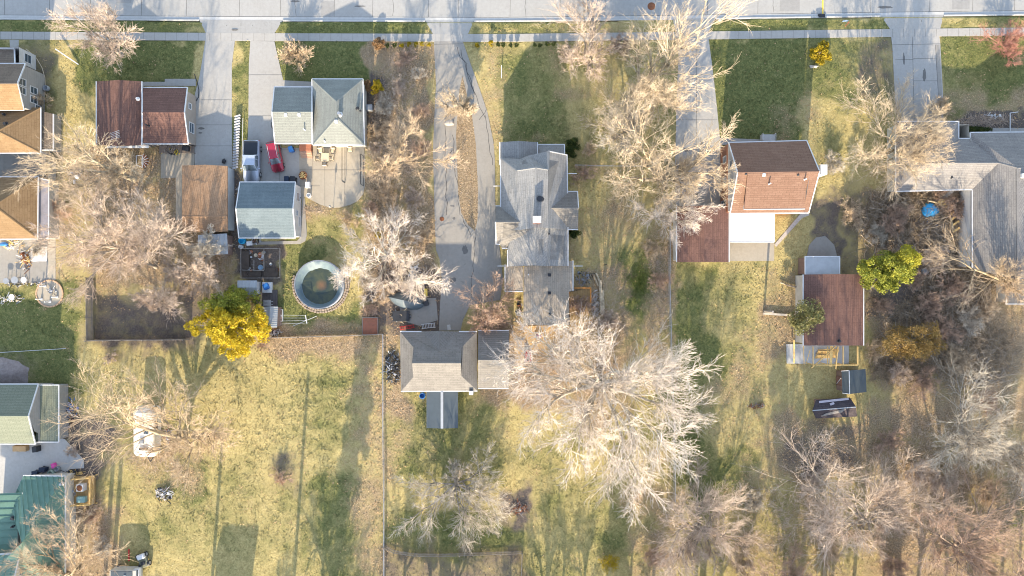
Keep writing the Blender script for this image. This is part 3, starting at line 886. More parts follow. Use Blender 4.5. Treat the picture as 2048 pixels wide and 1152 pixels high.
# ---- F: big grey house in the middle
h = house('house', 'large rambling grey-shingled house with several gables and a brick chimney', 'house', 1072, 440)
Fp = gableNS(h, 999, 1038, 1075, 284.5, 282, 330, 330, 3.0, 3.7, GREY, g=[(0, 5), (2, 3)], name='front_porch_roof')
walls(h, Fp, bbox(Fp, [0, 2, 3, 5]), S_WHITE, .35, name='porch_wall')
V = [(1076, 289, 2.5), (1129, 289, 2.5), (1129, 316, 2.9), (1076, 316, 2.9)]
Fq = roof(h, V, [(0, 1, 2, 3)], GREY, .12, [(0, 1), (1, 2)], name='side_porch_roof')
walls(h, Fq, bbox(Fq, [0, 1, 2, 3]), S_WHITE, .3, name='side_porch_wall')
V = [(1001, 316, 3.8), (1034, 341, 6.1), (1072, 335.5, 6.9), (1096, 339.5, 6.5), (1097, 302.5, 5.9), (1057, 311, 4.8), (1134, 310, 3.9), (1136, 460, 3.9),
     (1096, 456, 6.4), (1072, 455, 6.8), (1040, 460, 6.0), (1001, 460, 3.8), (1040, 318, 4.3)]
Fm = roof(h, V, [(0, 12, 1), (12, 5, 3, 2, 1), (5, 4, 3), (0, 1, 10, 11), (1, 2, 9, 10), (2, 3, 8, 9), (4, 6, 7, 8, 3)], GREY, .18, [(0, 11), (4, 6), (6, 7)])
walls(h, Fm, [bbox(Fm, [0, 11])[0], bbox(Fm, [6, 7])[1], bbox(Fm, [7, 11])[2], bbox(Fm, [0])[3]], S_CREAM, .4)
V = [(991, 412, 3.7), (1036, 412, 3.7), (1041, 444, 6.0), (991, 444, 6.0), (992, 488, 3.5), (1000, 489, 3.5), (1004, 497, 3.3), (1024, 497, 3.3), (1060, 456, 6.0)]
Fw = roof(h, V, [(0, 1, 2, 3), (3, 2, 8, 4), (8, 7, 6, 5, 4)], LGREY, .15, [(4, 5), (6, 7), (0, 1), (3, 4)], name='west_gable_roof')
walls(h, Fw, bbox(Fw, [0, 1, 4]), S_CREAM, .35, name='west_wall')
V = [(1098, 383, 3.7), (1155, 383, 3.7), (1157, 416, 5.9), (1098, 416, 5.9), (1156, 459, 3.7), (1104, 459, 3.7)]
Fe = roof(h, V, [(0, 1, 2, 3), (3, 2, 4, 5)], LGREY, .15, [(4, 5), (1, 2), (0, 1)], name='east_gable_roof')
walls(h, Fe, bbox(Fe, [0, 1, 4, 5]), S_CREAM, .35, name='east_wall')
V = [(1024, 456, 4.4), (1072, 455, 6.0), (1096, 456, 5.4), (1136, 460, 3.6), (1136, 532, 3.5), (1092, 532, 4.5), (1068, 531, 4.6), (1015, 533, 3.5), (1015, 500, 3.6)]
Fs = roof(h, V, [(0, 1, 6, 7, 8), (1, 2, 5, 6), (2, 3, 4, 5)], GREY, .15, [(7, 8), (3, 4)], name='rear_roof')
walls(h, Fs, bbox(Fs, [3, 4, 7]), S_CREAM, .35, name='rear_wall')
WING = shingle('wing_grey_shingles', (.66, .56, .45), (.8, .69, .56), streak=.2)
V = [(1047, 533, 2.9), (1084, 531, 3.6), (1146, 521, 2.8), (1146, 582, 2.8), (1138, 583, 2.85), (1138, 650, 2.85), (1086, 650, 3.6), (1047, 650, 2.9)]
Fl = roof(h, V, [(0, 1, 6, 7), (1, 2, 3, 4, 5, 6)], WING, .13, [(2, 3)], name='wing_roof')
walls(h, Fl, bbox(Fl, [0, 5, 7]), S_TAN, .25, name='wing_wall')
V = [(1010, 529, 2.6), (1046, 533, 2.9), (1046, 583, 2.7), (1010, 583, 2.5)]
Fk = roof(h, V, [(0, 1, 2, 3)], WING, .12, [(0, 3), (2, 3)], name='lean_to_roof')
walls(h, Fk, bbox(Fk, [0, 1, 2, 3]), S_TAN, .25, name='lean_to_wall')
chimney(h, 1074, 439, 5.8, 8.2, .95, .75)
vent(h, 1079, 398, 6.6, .38, .45, DARK, name='roof_turbine'); vent(h, 1098, 468, 5.0, .12, .6, DARK); vent(h, 1057, 549, 3.1, .07, .8)
for x, y in ((1099, 550), (1099, 586), (1100, 628)): boxvent(h, x, y, 3.35, DARK)
b = MB()
for x, y, z in ((1016, 303, 2.9), (1000, 372, 2.8), (1008, 532, 2.8)):
    p = Vector(P(x, y, z)); b.bar(p, (p.x - .9, p.y, z - .1), .1)
for x, y, z in ((1136, 347, 3.6), (1148, 532, 2.7)):
    p = Vector(P(x, y, z)); b.bar(p, (p.x + 1.2, p.y, z - .1), .1)
b.build('downpipe', WHITE, h)

# ---- G: outbuilding with canopy
h = house('garage', 'pale grey garage with dark metal canopy at the end of the cracked driveway', 'garage', 880, 725)
V = [(800, 663, 2.9), (954, 663, 2.9), (923, 695, 4.2), (922, 726, 5.5), (824, 726, 5.5), (827, 695, 4.2), (827, 754, 4.2), (923, 752, 4.2), (955, 782, 2.9), (802, 783, 2.9),
     (843, 663, 2.95), (878, 662, 3.7), (918, 663, 2.95), (878, 702, 4.4)]
G_ = roof(h, V, [(0, 10, 13, 12, 1, 2, 3, 4, 5), (10, 11, 13), (11, 12, 13), (0, 5, 6, 9), (2, 1, 8, 7), (4, 3, 7, 8, 9, 6)], LGREY, .15, [(0, 10), (12, 1), (9, 8)])
walls(h, G_, bbox(G_, [0, 1, 8, 9]), S_CREAM, .35)
G2 = gableEW(h, 956, 1018, 661, 720, 777, 2.7, 4.7, LGREY, trim=False)
walls(h, G2, bbox(G2, [0, 1, 4, 5]), S_CREAM, .35, name='wing_wall')
G3 = gableNS(h, 853, 884, 916, 782, 783, 856, 857, 2.5, 2.9, DARKM, gut=False, t=.06, name='canopy_roof')
b = MB(); b.bar(P(884, 783, 2.95), P(884, 857, 2.95), .36, .08); b.build('ridge_cap', SILVERM, h)
b = MB()
for x in (856, 884, 913):
    for y in (790, 822, 852): p = P(x, y, 2.4); b.bar((p[0], p[1], 0), (p[0], p[1], 2.45), .09)
b.build('canopy_post', STEEL, h)
chimney(h, 942, 786, 0, 3.4, .55, .55, WHITE, False)

# ---- H: brown-roofed house with dormer
h = house('house', 'steep brown-roofed house with white gable end and a white patio canopy', 'house', 1540, 350)
He = 4.1; Hr = 7.3
V = [(1457, 285, He), (1613, 281, He), (1639, 343, Hr), (1475, 345, Hr), (1460, 427, He), (1617, 426, He)]
Hm = roof(h, V, [(0, 1, 2, 3), (3, 2, 5, 4)], BROWNH, .16, [(0, 1), (4, 5), (0, 3), (3, 4), (1, 2), (2, 5)])
RH = walls(h, Hm, bbox(Hm, [0, 1, 4, 5]), S_WHITE, .3, insets=(.15, .35, .35, .35), name='upper_wall', z0=3.3)
RH2 = (RH[0] - .03, RH[1] + .03, RH[2] - .03, RH[3] + .03)
b = MB(); b.prism([(RH2[0], RH2[2]), (RH2[1], RH2[2]), (RH2[1], RH2[3]), (RH2[0], RH2[3])], 0, 3.35); b.build('lower_wall', S_BROWN, h)
win(h, RH, 'W', RH[3] - 2.9, 5.0, .9, 1.2, fm=STEEL); win(h, RH, 'W', RH[2] + 3.8, 5.0, .9, 1.2, fm=STEEL)
win(h, RH2, 'W', RH[3] - 1.9, 2.1, .9, 1.1, fm=STEEL); win(h, RH2, 'W', RH[2] + 4.3, 2.1, .9, 1.1, fm=STEEL); win(h, RH2, 'W', RH[2] + 1.2, 1.5, .9, 1.6, fm=STEEL, name='door')
# long dormer: its own roof and cheeks
V = [(1495, 347, 7.32), (1613, 346, 7.32), (1610, 418, 5.35), (1488, 419, 5.35)]
Hd = roof(h, V, [(0, 1, 2, 3)], BROWNH, .14, [(2, 3)], name='dormer_roof', gw=.1)
x0 = Hd.V[3].x + .15; x1 = Hd.V[2].x - .1; y0 = Hd.V[3].y + .12; y1 = Hd.V[0].y
b = MB(); zb = lambda y: He + (Hr - He) * (y - Hm.V[4].y) / (Hm.V[3].y - Hm.V[4].y) - .1
ztp = lambda y: 5.35 + (7.32 - 5.35) * (y - Hd.V[3].y) / (Hd.V[0].y - Hd.V[3].y) - .12
b.add([(x0, y0, zb(y0)), (x1, y0, zb(y0)), (x1, y0, ztp(y0)), (x0, y0, ztp(y0)), (x0, y1, zb(y1)), (x1, y1, zb(y1))], [(0, 1, 2, 3), (0, 3, 4), (1, 5, 2), (0, 4, 5, 1)])
b.build('dormer_wall', WHITE, h)
for x, y in ((1491, 348), (1595, 350)): boxvent(h, x, y, 7.05, DARK, .3, .3)
boxvent(h, 1527, 350, 7.1, WHITE); vent(h, 1538, 368, 6.9, .08, .6); vent(h, 1609, 359, 7.0, .08, .6)
b = MB(); p = P(1643, 345, 6.2); b.box((p[0] + .05, p[1] + .3, 3.4), (.9, 1.3, 6.8)); b.build('chimney', S_WHITE, h)
b = MB(); p = P(1533, 276); b.box((p[0], p[1] - .1, .35), (1.9, .9, .7)); b.build('front_steps', CONCW, h)
for sx in (-.9, .9):
    b = MB(); b.bar((p[0] + sx, p[1] - .5, 1.1), (p[0] + sx, p[1] + .4, 1.1), .06)
    for sy in (-.5, .4): b.bar((p[0] + sx, p[1] + sy, .6), (p[0] + sx, p[1] + sy, 1.1), .06)
    b.build('handrail', WHITE, h)
Hg = gableNS(h, 1353, 1408, 1458, 413, 411, 524, 524, 2.6, 3.2, BROWN, g=[(0, 5), (2, 3)], name='garage_roof')
walls(h, Hg, bbox(Hg, [0, 2, 3, 5]), S_CREAM, .3, insets=(.12, .3, .3, .3), name='garage_wall')
V = [(1460, 428, 2.75), (1548, 428, 2.75), (1548, 484, 2.5), (1460, 484, 2.5)]
roof(h, V, [(0, 1, 2, 3)], WHITEM, .1, [(3, 2), (1, 2)], name='patio_canopy')
b = MB()
for x in (1464, 1504, 1543): p = P(x, 480, 2.4); b.bar((p[0], p[1], 0), (p[0], p[1], 2.42), .1)
b.build('canopy_post', WHITE, h)

# ---- I: brown garage with unfinished lean-to
h = house('garage', 'brown garage with silver lean-to and an unfinished pine-framed extension over a slab', 'garage', 1665, 620)
I_ = gableNS(h, 1606, 1675, 1727, 549, 548, 691, 691, 2.8, 3.5, BROWN)
RI = walls(h, I_, bbox(I_, [0, 2, 3, 5]), S_CREAM, .12, insets=(.1, .3, .3, .1))
V = [(1610, 513, 2.2), (1679, 513, 2.2), (1679, 550, 2.6), (1610, 550, 2.6)]
Is = roof(h, V, [(0, 1, 2, 3)], SILVERM, .08, [(0, 1), (0, 3), (1, 2)], name='lean_to_roof')
walls(h, Is, bbox(Is, [0, 1, 2, 3]), S_SHED, .15, name='lean_to_wall')
vent(h, 1677, 682, 3.5, .16, .5, DARK)
f = MB()
zt = 2.45
def bp(x, y, z=zt): return P(x, y, z)
f.bar(bp(1625, 730), bp(1715, 730), .12, .2); f.bar(bp(1715, 693), bp(1715, 730), .14, .2)
for x in (1626, 1655, 1686): f.bar(bp(x, 693), bp(x, 729), .08, .18)
f.bar(bp(1672, 692), bp(1623, 736), .1, .2); f.bar(bp(1676, 693), bp(1671, 738), .1, .18); f.bar(bp(1588, 680, 1.8), bp(1588, 726, 1.2), .2, .06); f.bar(bp(1607, 692), bp(1608, 729), .06, .12)
f.bar(bp(1663, 692), bp(1661, 733), .38, .03); f.bar(bp(1612, 728), bp(1620, 700), .06)
for x, y in ((1626, 729), (1655, 729), (1686, 729), (1715, 729)): p = bp(x, y); f.bar((p[0], p[1], 0), p, .1)
f.build('timber_frame', YWOOD, h)
b = MB()
for k in range(7): q = P(1630 + k * 1.0, 716 - k * 2.6, .3); b.bar((q[0], q[1], .2 + (k % 3) * .1), (q[0] + 3.0, q[1] + .1, .22 + (k % 3) * .1), .14, .09)
b.build('stacked_boards', YWOOD, h)

# ---- J: dark shed, K: low shed
h = house('shed', 'small shed with dark teal metal roof and brown boarded front', 'shed', 1703, 762)
V = [(1683, 742, 1.9), (1698, 741, 2.6), (1731, 738, 1.9), (1733, 784, 1.9), (1699, 788, 2.6), (1685, 786, 1.9)]
roof(h, V, [(0, 1, 4, 5), (1, 2, 3, 4)], TEALM, .07, [(0, 1), (4, 5), (1, 4)], gw=.08)
x0, y0, _ = P(1687, 783, 1.9); x1, y1, _ = P(1728, 744, 1.9)
b = MB(); b.prism([(x0 - .1, y0), (x1, y0), (x1, y1), (x0 - .1, y1)], 0, 1.95); b.build('wall', S_SHED, h)
b = MB(); b.box((x0 - .15, (y0 + y1) / 2, .95), (.06, 1.3, 1.7)); d = b.build('door', mat('door_brown', (.24, .13, .1)), h)
b = MB(); b.bar((x0 - .2, (y0 + y1) / 2 - .5, .3), (x0 - .2, (y0 + y1) / 2 + .5, 1.6), .06); b.build('brace', WHITE, d)
SHEDR = shingle('black_shed_shingles', (.13, .11, .13), (.19, .16, .17), streak=.2, stain=.1)
h = house('shed', 'low shed with black roof, metal ridge strip and loose boards lying on it', 'shed', 1670, 818)
V = [(1632, 800, 1.4), (1700, 795, 1.4), (1712, 814, 2.2), (1625, 821, 2.2), (1632, 837, 1.4), (1714, 833, 1.4)]
K_ = roof(h, V, [(0, 1, 2, 3), (3, 2, 5, 4)], SHEDR, .08)
x0, y0, _ = P(1637, 833, 1.4); x1, y1, _ = P(1697, 801, 1.4)
b = MB(); b.prism([(x0, y0), (x1, y0), (x1, y1), (x0, y1)], 0, 1.42); b.build('wall', S_SHED, h)
b = MB(); b.bar(P(1625, 821, 2.25), P(1712, 814, 2.25), .13, .05); b.build('ridge_cap', SILVERM, h)
b = MB(); b.bar(P(1638, 804, 1.72), P(1697, 797.5, 1.72), .3, .06); b.bar(P(1660, 809, 1.86), P(1668, 806, 1.84), .3, .1); b.build('loose_board', mat('pale_board', (.5, .46, .5)), h)
b = MB()
for k in range(4): b.bar(P(1642 + k * 3, 832 - k * 1.5, 1.75 + .06 * k), P(1683 + k * 3, 824 - k * 2, 1.95 + .05 * k), .12, .05)
b.build('stacked_boards', GWOOD, h)

# ---- L: long charcoal house on the right
h = house('house', 'long charcoal-roofed house at right edge with white gutters and brush piled in its yard', 'house', 1950, 400)
V = [(1791, 243, 2.8), (1917, 243, 2.8), (1917, 277, 2.8), (1882, 326, 4.8), (1852, 302, 4.8), (1791, 383, 2.8), (1860, 383, 2.8), (1855, 326, 4.8)]
ze, zr = 2.8, 4.8
V = [(1791, 243, ze), (1917, 243, ze), (1917, 277, ze), (1940, 277, ze), (1940, 265, ze), (2160, 263, ze), (1852, 300, zr), (1852, 326, zr), (1885, 326, zr), (1997, 326, zr),
     (2036, 336, 5.9), (2160, 336, 5.9), (1791, 383, ze), (1944, 379, ze), (1944, 537, ze), (2036, 560, 5.9), (2140, 537, ze), (2100, 336, 5.9)]
L_ = roof(h, V, [(0, 1, 6), (0, 6, 7, 12), (6, 1, 2, 8, 7), (2, 3, 4, 9, 8), (4, 10, 9), (4, 5, 11, 10), (12, 7, 8, 9, 13), (9, 10, 15, 14, 13), (10, 11, 16, 15), (14, 15, 16)], LHOUSE, .16,
          [(0, 1), (1, 2), (2, 3), (3, 4), (4, 5), (0, 12), (12, 13), (13, 14)])
walls(h, L_, bbox(L_, [0, 12, 13, 1]), S_CREAM, .35)
walls(h, L_, bbox(L_, [4, 14, 16]), S_WHITE, .35, insets=(.05, .35, .35, .35), name='south_wing_wall')
vent(h, 2008, 400, 4.3, .1, .6); vent(h, 1902, 355, 3.7, .12, .25, DARK); vent(h, 2027, 486, 5.0, .1, .6); boxvent(h, 2044, 352, 5.8, WHITE, .6, .5)
V = [(2012, 556, 2.4), (2160, 556, 2.4), (2160, 608, 2.2), (2012, 608, 2.2)]
Lp = roof(h, V, [(0, 1, 2, 3)], LGREY, .1, [(0, 3), (3, 2)], name='porch_roof')
walls(h, Lp, bbox(Lp, [0, 1, 2, 3]), S_CREAM, .3, name='porch_wall')

# ---- N: olive-roofed house lower left
h = house('house', 'olive-roofed house with long white gutter above the pale concrete yard', 'house', 30, 830)
N_ = gableEW(h, -90, 77, 768, 832, 888, 3.2, 5.2, OLIVE, xr_r=57, xrS=71)
walls(h, N_, bbox(N_, [0, 1, 4, 5]), S_GREY, .3, insets=(.3, .02, .3, .3))
V = [(75, 770, 2.95), (118, 770, 2.4), (118, 884, 2.4), (72, 884, 2.95)]
Nl = roof(h, V, [(0, 1, 2, 3)], OLIVE, .14, [(1, 2), (0, 1), (2, 3)], name='lean_to_roof')
walls(h, Nl, bbox(Nl, [0, 1, 2, 3]), S_GREY, .25, name='lean_to_wall')

# ---- O: green metal house
h = house('house', 'house with green standing-seam metal roof at the lower left corner', 'house', 60, 1060)
V = [(47, 951, 2.8), (131, 952, 2.8), (131, 1200, 2.8), (10, 1120, 5.4), (44, 1085, 5.4), (20, 1010, 3.2), (10, 1210, 5.4)]
O_ = roof(h, V, [(0, 1, 4, 5), (1, 2, 6, 3, 4)], GREENM, .12, [(0, 1), (1, 2)], ribs=.72)
V = [(-60, 990, 4.4), (45, 985, 3.3), (46, 1107, 3.3), (-60, 1112, 4.4)]
O2 = roof(h, V, [(0, 1, 2, 3)], GREENM, .12, [(1, 2)], ribs=None, name='west_wing_roof')
b = MB()
for k in range(9):
    y = 992 + k * 14; b.bar(P(-60, y + 1, 4.45), P(45, y - 2, 3.35), .07, .06)
b.build('roof_seams', GREENM, h)
walls(h, O_, bbox(O_, [0, 1, 2]), S_CREAM, .3, name='wall')
V = [(-60, 1108, 5.0), (40, 1108, 5.0), (28, 1160, 6.2), (-60, 1160, 6.2), (40, 1215, 5.0), (-60, 1215, 5.0)]
O3 = roof(h, V, [(0, 1, 2, 3), (3, 2, 4, 5)], GREENM, .12, [(0, 1), (1, 2)], ribs=.72, name='upper_roof')
RO = walls(h, O3, bbox(O3, [0, 1, 4, 5]), S_CREAM, .1, insets=(.3, .05, .3, .3), name='upper_wall')
win(h, RO, 'E', RO[3] - 2.0, 4.6, 1.1, 1.0, bars=2)
vent(h, 26, 1036, 3.9, .2, .3, DARK); vent(h, 26, 1053, 3.9, .12, .4, DARK); vent(h, 125, 967, 3.2, .16, .5, STEEL)

# ---- small structures
h = house('shed', 'grey-white metal shed half hidden by bare branches below the faded brown garage', 'shed', 425, 490)
V = [(396, 470, 2.2), (454, 467, 2.2), (455, 489, 2.5), (397, 492, 2.5), (456, 508, 2.1), (398, 511, 2.1)]
Q_ = roof(h, V, [(0, 1, 2, 3), (3, 2, 4, 5)], SILVERM, .07, ribs=.5)
walls(h, Q_, bbox(Q_, [0, 1, 4, 5]), S_SHED, .2)
h = house('shed', 'small patchy silver-roofed garden shed under the yellow tree', 'shed', 495, 576)
V = [(475, 561, 2.0), (514, 561, 2.0), (514, 575, 2.3), (475, 575, 2.3), (514, 590, 2.0), (475, 590, 2.0)]
Q_ = roof(h, V, [(0, 1, 2, 3), (3, 2, 4, 5)], SILVERM, .07, ribs=.5)
walls(h, Q_, bbox(Q_, [0, 1, 4, 5]), S_WHITE, .15)
h = house('shed', 'lean-to shed with ribbed white roof beside the two raised planters', 'shed', 530, 636)
V = [(510, 616, 1.8), (556, 613, 2.2), (553, 652, 2.2), (510, 652, 1.8)]
V = [(512, 615, 1.9), (540, 613, 2.3), (556, 613, 2.0), (554, 655, 2.0), (538, 655, 2.3), (512, 655, 1.9)]
Q_ = roof(h, V, [(0, 1, 4, 5), (1, 2, 3, 4)], SILVERM, .06, ribs=.3)
walls(h, Q_, bbox(Q_, [0, 2, 3, 5]), S_SHED, .15)
# ------------------------------------------------------------------ ground mesh (after paving and walls are known)
def ground():
    ext = [-3000, -1200, -500, -220, -120, -95]
    ax = np.array(ext + list(gx) + [-e for e in reversed(ext)]); ay = np.array(ext + [-70] + list(gy) + [70] + [-e for e in reversed(ext)])
    X, Y = np.meshgrid(ax, ay); ny, nx = X.shape
    Z = (fbm(X, Y, 1.2, 41, 3) - .5) * .09 + (fbm(X, Y, .55, 43, 2) - .5) * .05
    Z += (fbm(X, Y, 14, 47, 2) - .5) * .1
    def sample(A, fill):
        O = np.full(X.shape, fill, float)
        iy = np.clip(np.round((Y - GY0) / GS).astype(int), 0, A.shape[0] - 1); ix = np.clip(np.round((X - GX0) / GS).astype(int), 0, A.shape[1] - 1)
        return A[iy, ix]
    pv = sample(PAVED.astype(float), 0)
    near = (np.abs(X) < 80.5) & (Y > GY0 - .5) & (Y < GY1 + .5)
    Z = np.where((pv > 0) & near, -.06, Z)
    st = (Y > 38.05) & (Y < 48.3)
    kz = np.interp(X[0] * F / H + 1024, [-300, 0, 500, 1000, 1400, 1780, 2048, 2400], [35, 38.5, 42, 43.5, 38.5, 33, 30, 26])
    ky = (576 - kz) * H / F
    st = (Y > ky[None, :] - .05) & (Y < 48.4)
    Z = np.where(st, -.3, Z)
    V = np.stack([X.ravel(), Y.ravel(), Z.ravel()], 1)
    i = np.arange(ny - 1)[:, None] * nx + np.arange(nx - 1)[None, :]
    Q = np.stack([i, i + 1, i + nx + 1, i + nx], -1).reshape(-1, 4)
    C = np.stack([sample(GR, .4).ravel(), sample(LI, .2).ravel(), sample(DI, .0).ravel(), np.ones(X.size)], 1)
    m, nt, b = newmat('ground_cover')
    g = N(nt, 'ShaderNodeNewGeometry').outputs['Position']
    at = N(nt, 'ShaderNodeAttribute', attribute_name='cover')
    sp = N(nt, 'ShaderNodeSeparateColor'); nt.links.new(at.outputs['Color'], sp.inputs[0])
    n1 = noise(nt, g, 2.4, 6, .72, 1.4); n2 = noise(nt, g, 7.5, 4, .7, .6); n3 = noise(nt, g, .5, 3, .6)
    straw = rampn(nt, n1, [(.25, (.2, .16, .07)), (.45, (.35, .285, .125)), (.7, (.52, .43, .2))])
    green = rampn(nt, n1, [(.3, (.06, .078, .03)), (.5, (.13, .14, .05)), (.7, (.25, .235, .09))])
    litter = rampn(nt, n2, [(.3, (.1, .075, .05)), (.5, (.27, .2, .125)), (.68, (.52, .4, .27))])
    dirt = rampn(nt, n2, [(.3, (.06, .05, .045)), (.7, (.19, .155, .13))])  # soil colour, also the tone of the zones painted as shade
    def thr(ch, nn, w=.3, k=.55):
        a = N(nt, 'ShaderNodeMath', operation='MULTIPLY_ADD'); nt.links.new(nn, a.inputs[0]); a.inputs[1].default_value = k; a.inputs[2].default_value = -k / 2
        c = N(nt, 'ShaderNodeMath', operation='ADD'); nt.links.new(a.outputs[0], c.inputs[0]); nt.links.new(ch, c.inputs[1])
        mr = N(nt, 'ShaderNodeMapRange', interpolation_type='SMOOTHSTEP'); mr.inputs['From Min'].default_value = .5 - w; mr.inputs['From Max'].default_value = .5 + w
        nt.links.new(c.outputs[0], mr.inputs[0]); return mr.outputs[0]
    col = mixc(nt, thr(sp.outputs[0], n3, .42), straw, green)
    col = mixc(nt, thr(sp.outputs[1], n1, .42, .8), col, litter)
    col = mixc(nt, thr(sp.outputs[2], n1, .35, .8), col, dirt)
    nt.links.new(col, b.inputs['Base Color']); b.inputs['Roughness'].default_value = .95; b.inputs['Specular IOR Level'].default_value = .1
    bumpn(nt, n1, .6, .12, b)
    o = np_mesh('ground', V, Q, m, None, True, C)
    struct(o)
    ISLAND.data.materials.append(m)
    ca = ISLAND.data.color_attributes.new('cover', 'FLOAT_COLOR', 'POINT')
    for v in ca.data: v.color = (.1, .8, .35, 1)
    return m

GM = ground()

def tufts(n):
    """short grass standing on the open lawns"""
    r = NR
    x = r.uniform(-79, 79, n); y = r.uniform(-46, 47.5, n)
    ix = np.clip(np.round((x - GX0) / GS).astype(int), 1, PAVED.shape[1] - 2); iy = np.clip(np.round((y - GY0) / GS).astype(int), 1, PAVED.shape[0] - 2)
    pv = PAVED[iy, ix] | PAVED[iy + 1, ix] | PAVED[iy - 1, ix] | PAVED[iy, ix + 1] | PAVED[iy, ix - 1]
    lit = LI[iy, ix]; dr = DI[iy, ix]; kz = (y > 38.0) & (y < 48.5)
    clump = fbm(x, y, 1.0, 61, 3)
    keep = ~pv & ~kz & (r.random(n) > lit * .75) & (r.random(n) > dr) & (clump + r.random(n) * .35 > .55)
    x, y, ix, iy = x[keep], y[keep], ix[keep], iy[keep]; n = len(x)
    gr = GR[iy, ix]
    a = (fbm(x, y, 1.5, 71, 3) * 14) + r.normal(0, .7, n)          # swirling lean direction
    h = r.uniform(.035, .085, n) * (1 + .5 * gr); w = r.uniform(.035, .09, n)
    c, s = np.cos(a), np.sin(a); z0 = -.05
    lean = r.uniform(.5, 1.5, n) * h * 1.8
    V = np.zeros((n, 4, 3))
    V[:, 0] = np.stack([x - s * w, y + c * w, np.full(n, z0)], 1); V[:, 1] = np.stack([x + s * w, y - c * w, np.full(n, z0)], 1)
    V[:, 2] = np.stack([x + c * lean + s * w * .5, y + s * lean - c * w * .5, z0 + h + .04], 1); V[:, 3] = np.stack([x + c * lean - s * w * .5, y + s * lean + c * w * .5, z0 + h + .04], 1)
    C = np.stack([gr, LI[iy, ix], DI[iy, ix], np.ones(n)], 1).repeat(4, axis=0)
    o = np_mesh('grass', V.reshape(-1, 3), np.arange(n * 4).reshape(-1, 4), GM, None, False, C)
    o['kind'] = 'stuff'; o['label'] = 'short mixed green and straw-coloured lawn grass'

tufts(330000)

def litter(n):
    r = NR; x = r.uniform(-79, 79, n); y = r.uniform(-46, 37.5, n)
    ix = np.clip(np.round((x - GX0) / GS).astype(int), 1, PAVED.shape[1] - 2); iy = np.clip(np.round((y - GY0) / GS).astype(int), 1, PAVED.shape[0] - 2)
    keep = ~PAVED[iy, ix] & (r.random(n) < LI[iy, ix] * .9 + .012)
    x, y = x[keep], y[keep]; n = len(x)
    a = r.uniform(0, 6.28, n); s1 = r.uniform(.03, .08, n); s2 = s1 * r.uniform(.5, 1, n)
    u = np.stack([np.cos(a), np.sin(a), r.uniform(-.6, .6, n)], 1) * s1[:, None]; v = np.stack([-np.sin(a), np.cos(a), r.uniform(-.6, .6, n)], 1) * s2[:, None]
    c = np.stack([x, y, np.full(n, .07)], 1)
    V = np.stack([c - u - v, c + u - v, c + u + v, c - u + v], 1)
    o = np_mesh('leaves', V.reshape(-1, 3), np.arange(n * 4).reshape(-1, 4), leafmat('dry_leaves', (.42, .28, .15), (.2, .12, .07), (.6, .45, .28), 5.0, .1))
    o['kind'] = 'stuff'; o['label'] = 'scattered dry fallen leaves'
litter(160000)

# ------------------------------------------------------------------ bare trees
def tubes(Pl, Rd, sides):
    """Pl [n,k,3] polylines, Rd [n,k] radii -> verts, quads"""
    n, k, _ = Pl.shape
    T = np.empty_like(Pl); T[:, 1:-1] = Pl[:, 2:] - Pl[:, :-2]; T[:, 0] = Pl[:, 1] - Pl[:, 0]; T[:, -1] = Pl[:, -1] - Pl[:, -2]
    T /= np.linalg.norm(T, axis=2, keepdims=True) + 1e-9
    ref = np.where(np.abs(T[..., 2:3]) < .9, np.array([0, 0, 1.]), np.array([1., 0, 0]))
    U = np.cross(T, ref); U /= np.linalg.norm(U, axis=2, keepdims=True) + 1e-9; W = np.cross(T, U)
    a = np.arange(sides) * 2 * np.pi / sides
    V = Pl[:, :, None, :] + (U[:, :, None, :] * np.cos(a)[None, None, :, None] + W[:, :, None, :] * np.sin(a)[None, None, :, None]) * Rd[:, :, None, None]
    base = np.arange(n)[:, None, None] * (k * sides) + np.arange(k - 1)[None, :, None] * sides
    j = np.arange(sides)[None, None, :]; j2 = (j + 1) % sides
    Q = np.stack([base + j, base + j2, base + sides + j2, base + sides + j], -1).reshape(-1, 4)
    return V.reshape(-1, 3), Q

def merge(parts):
    V = []; Q = []; o = 0
    for v, q in parts: V.append(v); Q.append(q + o); o += len(v)
    return np.concatenate(V), np.concatenate(Q)

def grow(start, d, L, r0, r1, k, wig, trop, rng):
    n = len(start); Pl = np.empty((n, k, 3)); Pl[:, 0] = start; d = d.copy()
    for i in range(1, k):
        d = d + rng.normal(0, wig, (n, 3)); d[:, 2] += trop; d /= np.linalg.norm(d, axis=1, keepdims=True)
        Pl[:, i] = Pl[:, i - 1] + d * (L / (k - 1))[:, None]
    t = np.linspace(0, 1, k)[None, :]
    return Pl, r0[:, None] * (1 - t) + r1[:, None] * t

def children(Pl, Rd, m, t0, t1, ang, rng, up=.25, end=True):
    n, k, _ = Pl.shape
    t = (t0 + (t1 - t0) * (np.arange(m)[None, :] + rng.uniform(.1, .9, (n, m))) / m)
    if end: t[:, -1] = .98
    s = t * (k - 1); i = np.minimum(s.astype(int), k - 2); f = (s - i)[..., None]
    I = np.arange(n)[:, None]
    p = Pl[I, i] * (1 - f) + Pl[I, i + 1] * f
    tan = Pl[I, i + 1] - Pl[I, i]; tan /= np.linalg.norm(tan, axis=2, keepdims=True) + 1e-9
    rad = Rd[I, i] * (1 - f[..., 0]) + Rd[I, i + 1] * f[..., 0]
    rnd = rng.normal(0, 1, (n, m, 3)); rnd[..., 2] += up
    side = rnd - (rnd * tan).sum(2, keepdims=True) * tan; side /= np.linalg.norm(side, axis=2, keepdims=True) + 1e-9
    a = rng.normal(ang, .18, (n, m)) ; a[:, -1] *= .45
    d = tan * np.cos(a)[..., None] + side * np.sin(a)[..., None]
    return p.reshape(-1, 3), d.reshape(-1, 3), rad.reshape(-1), t.reshape(-1)

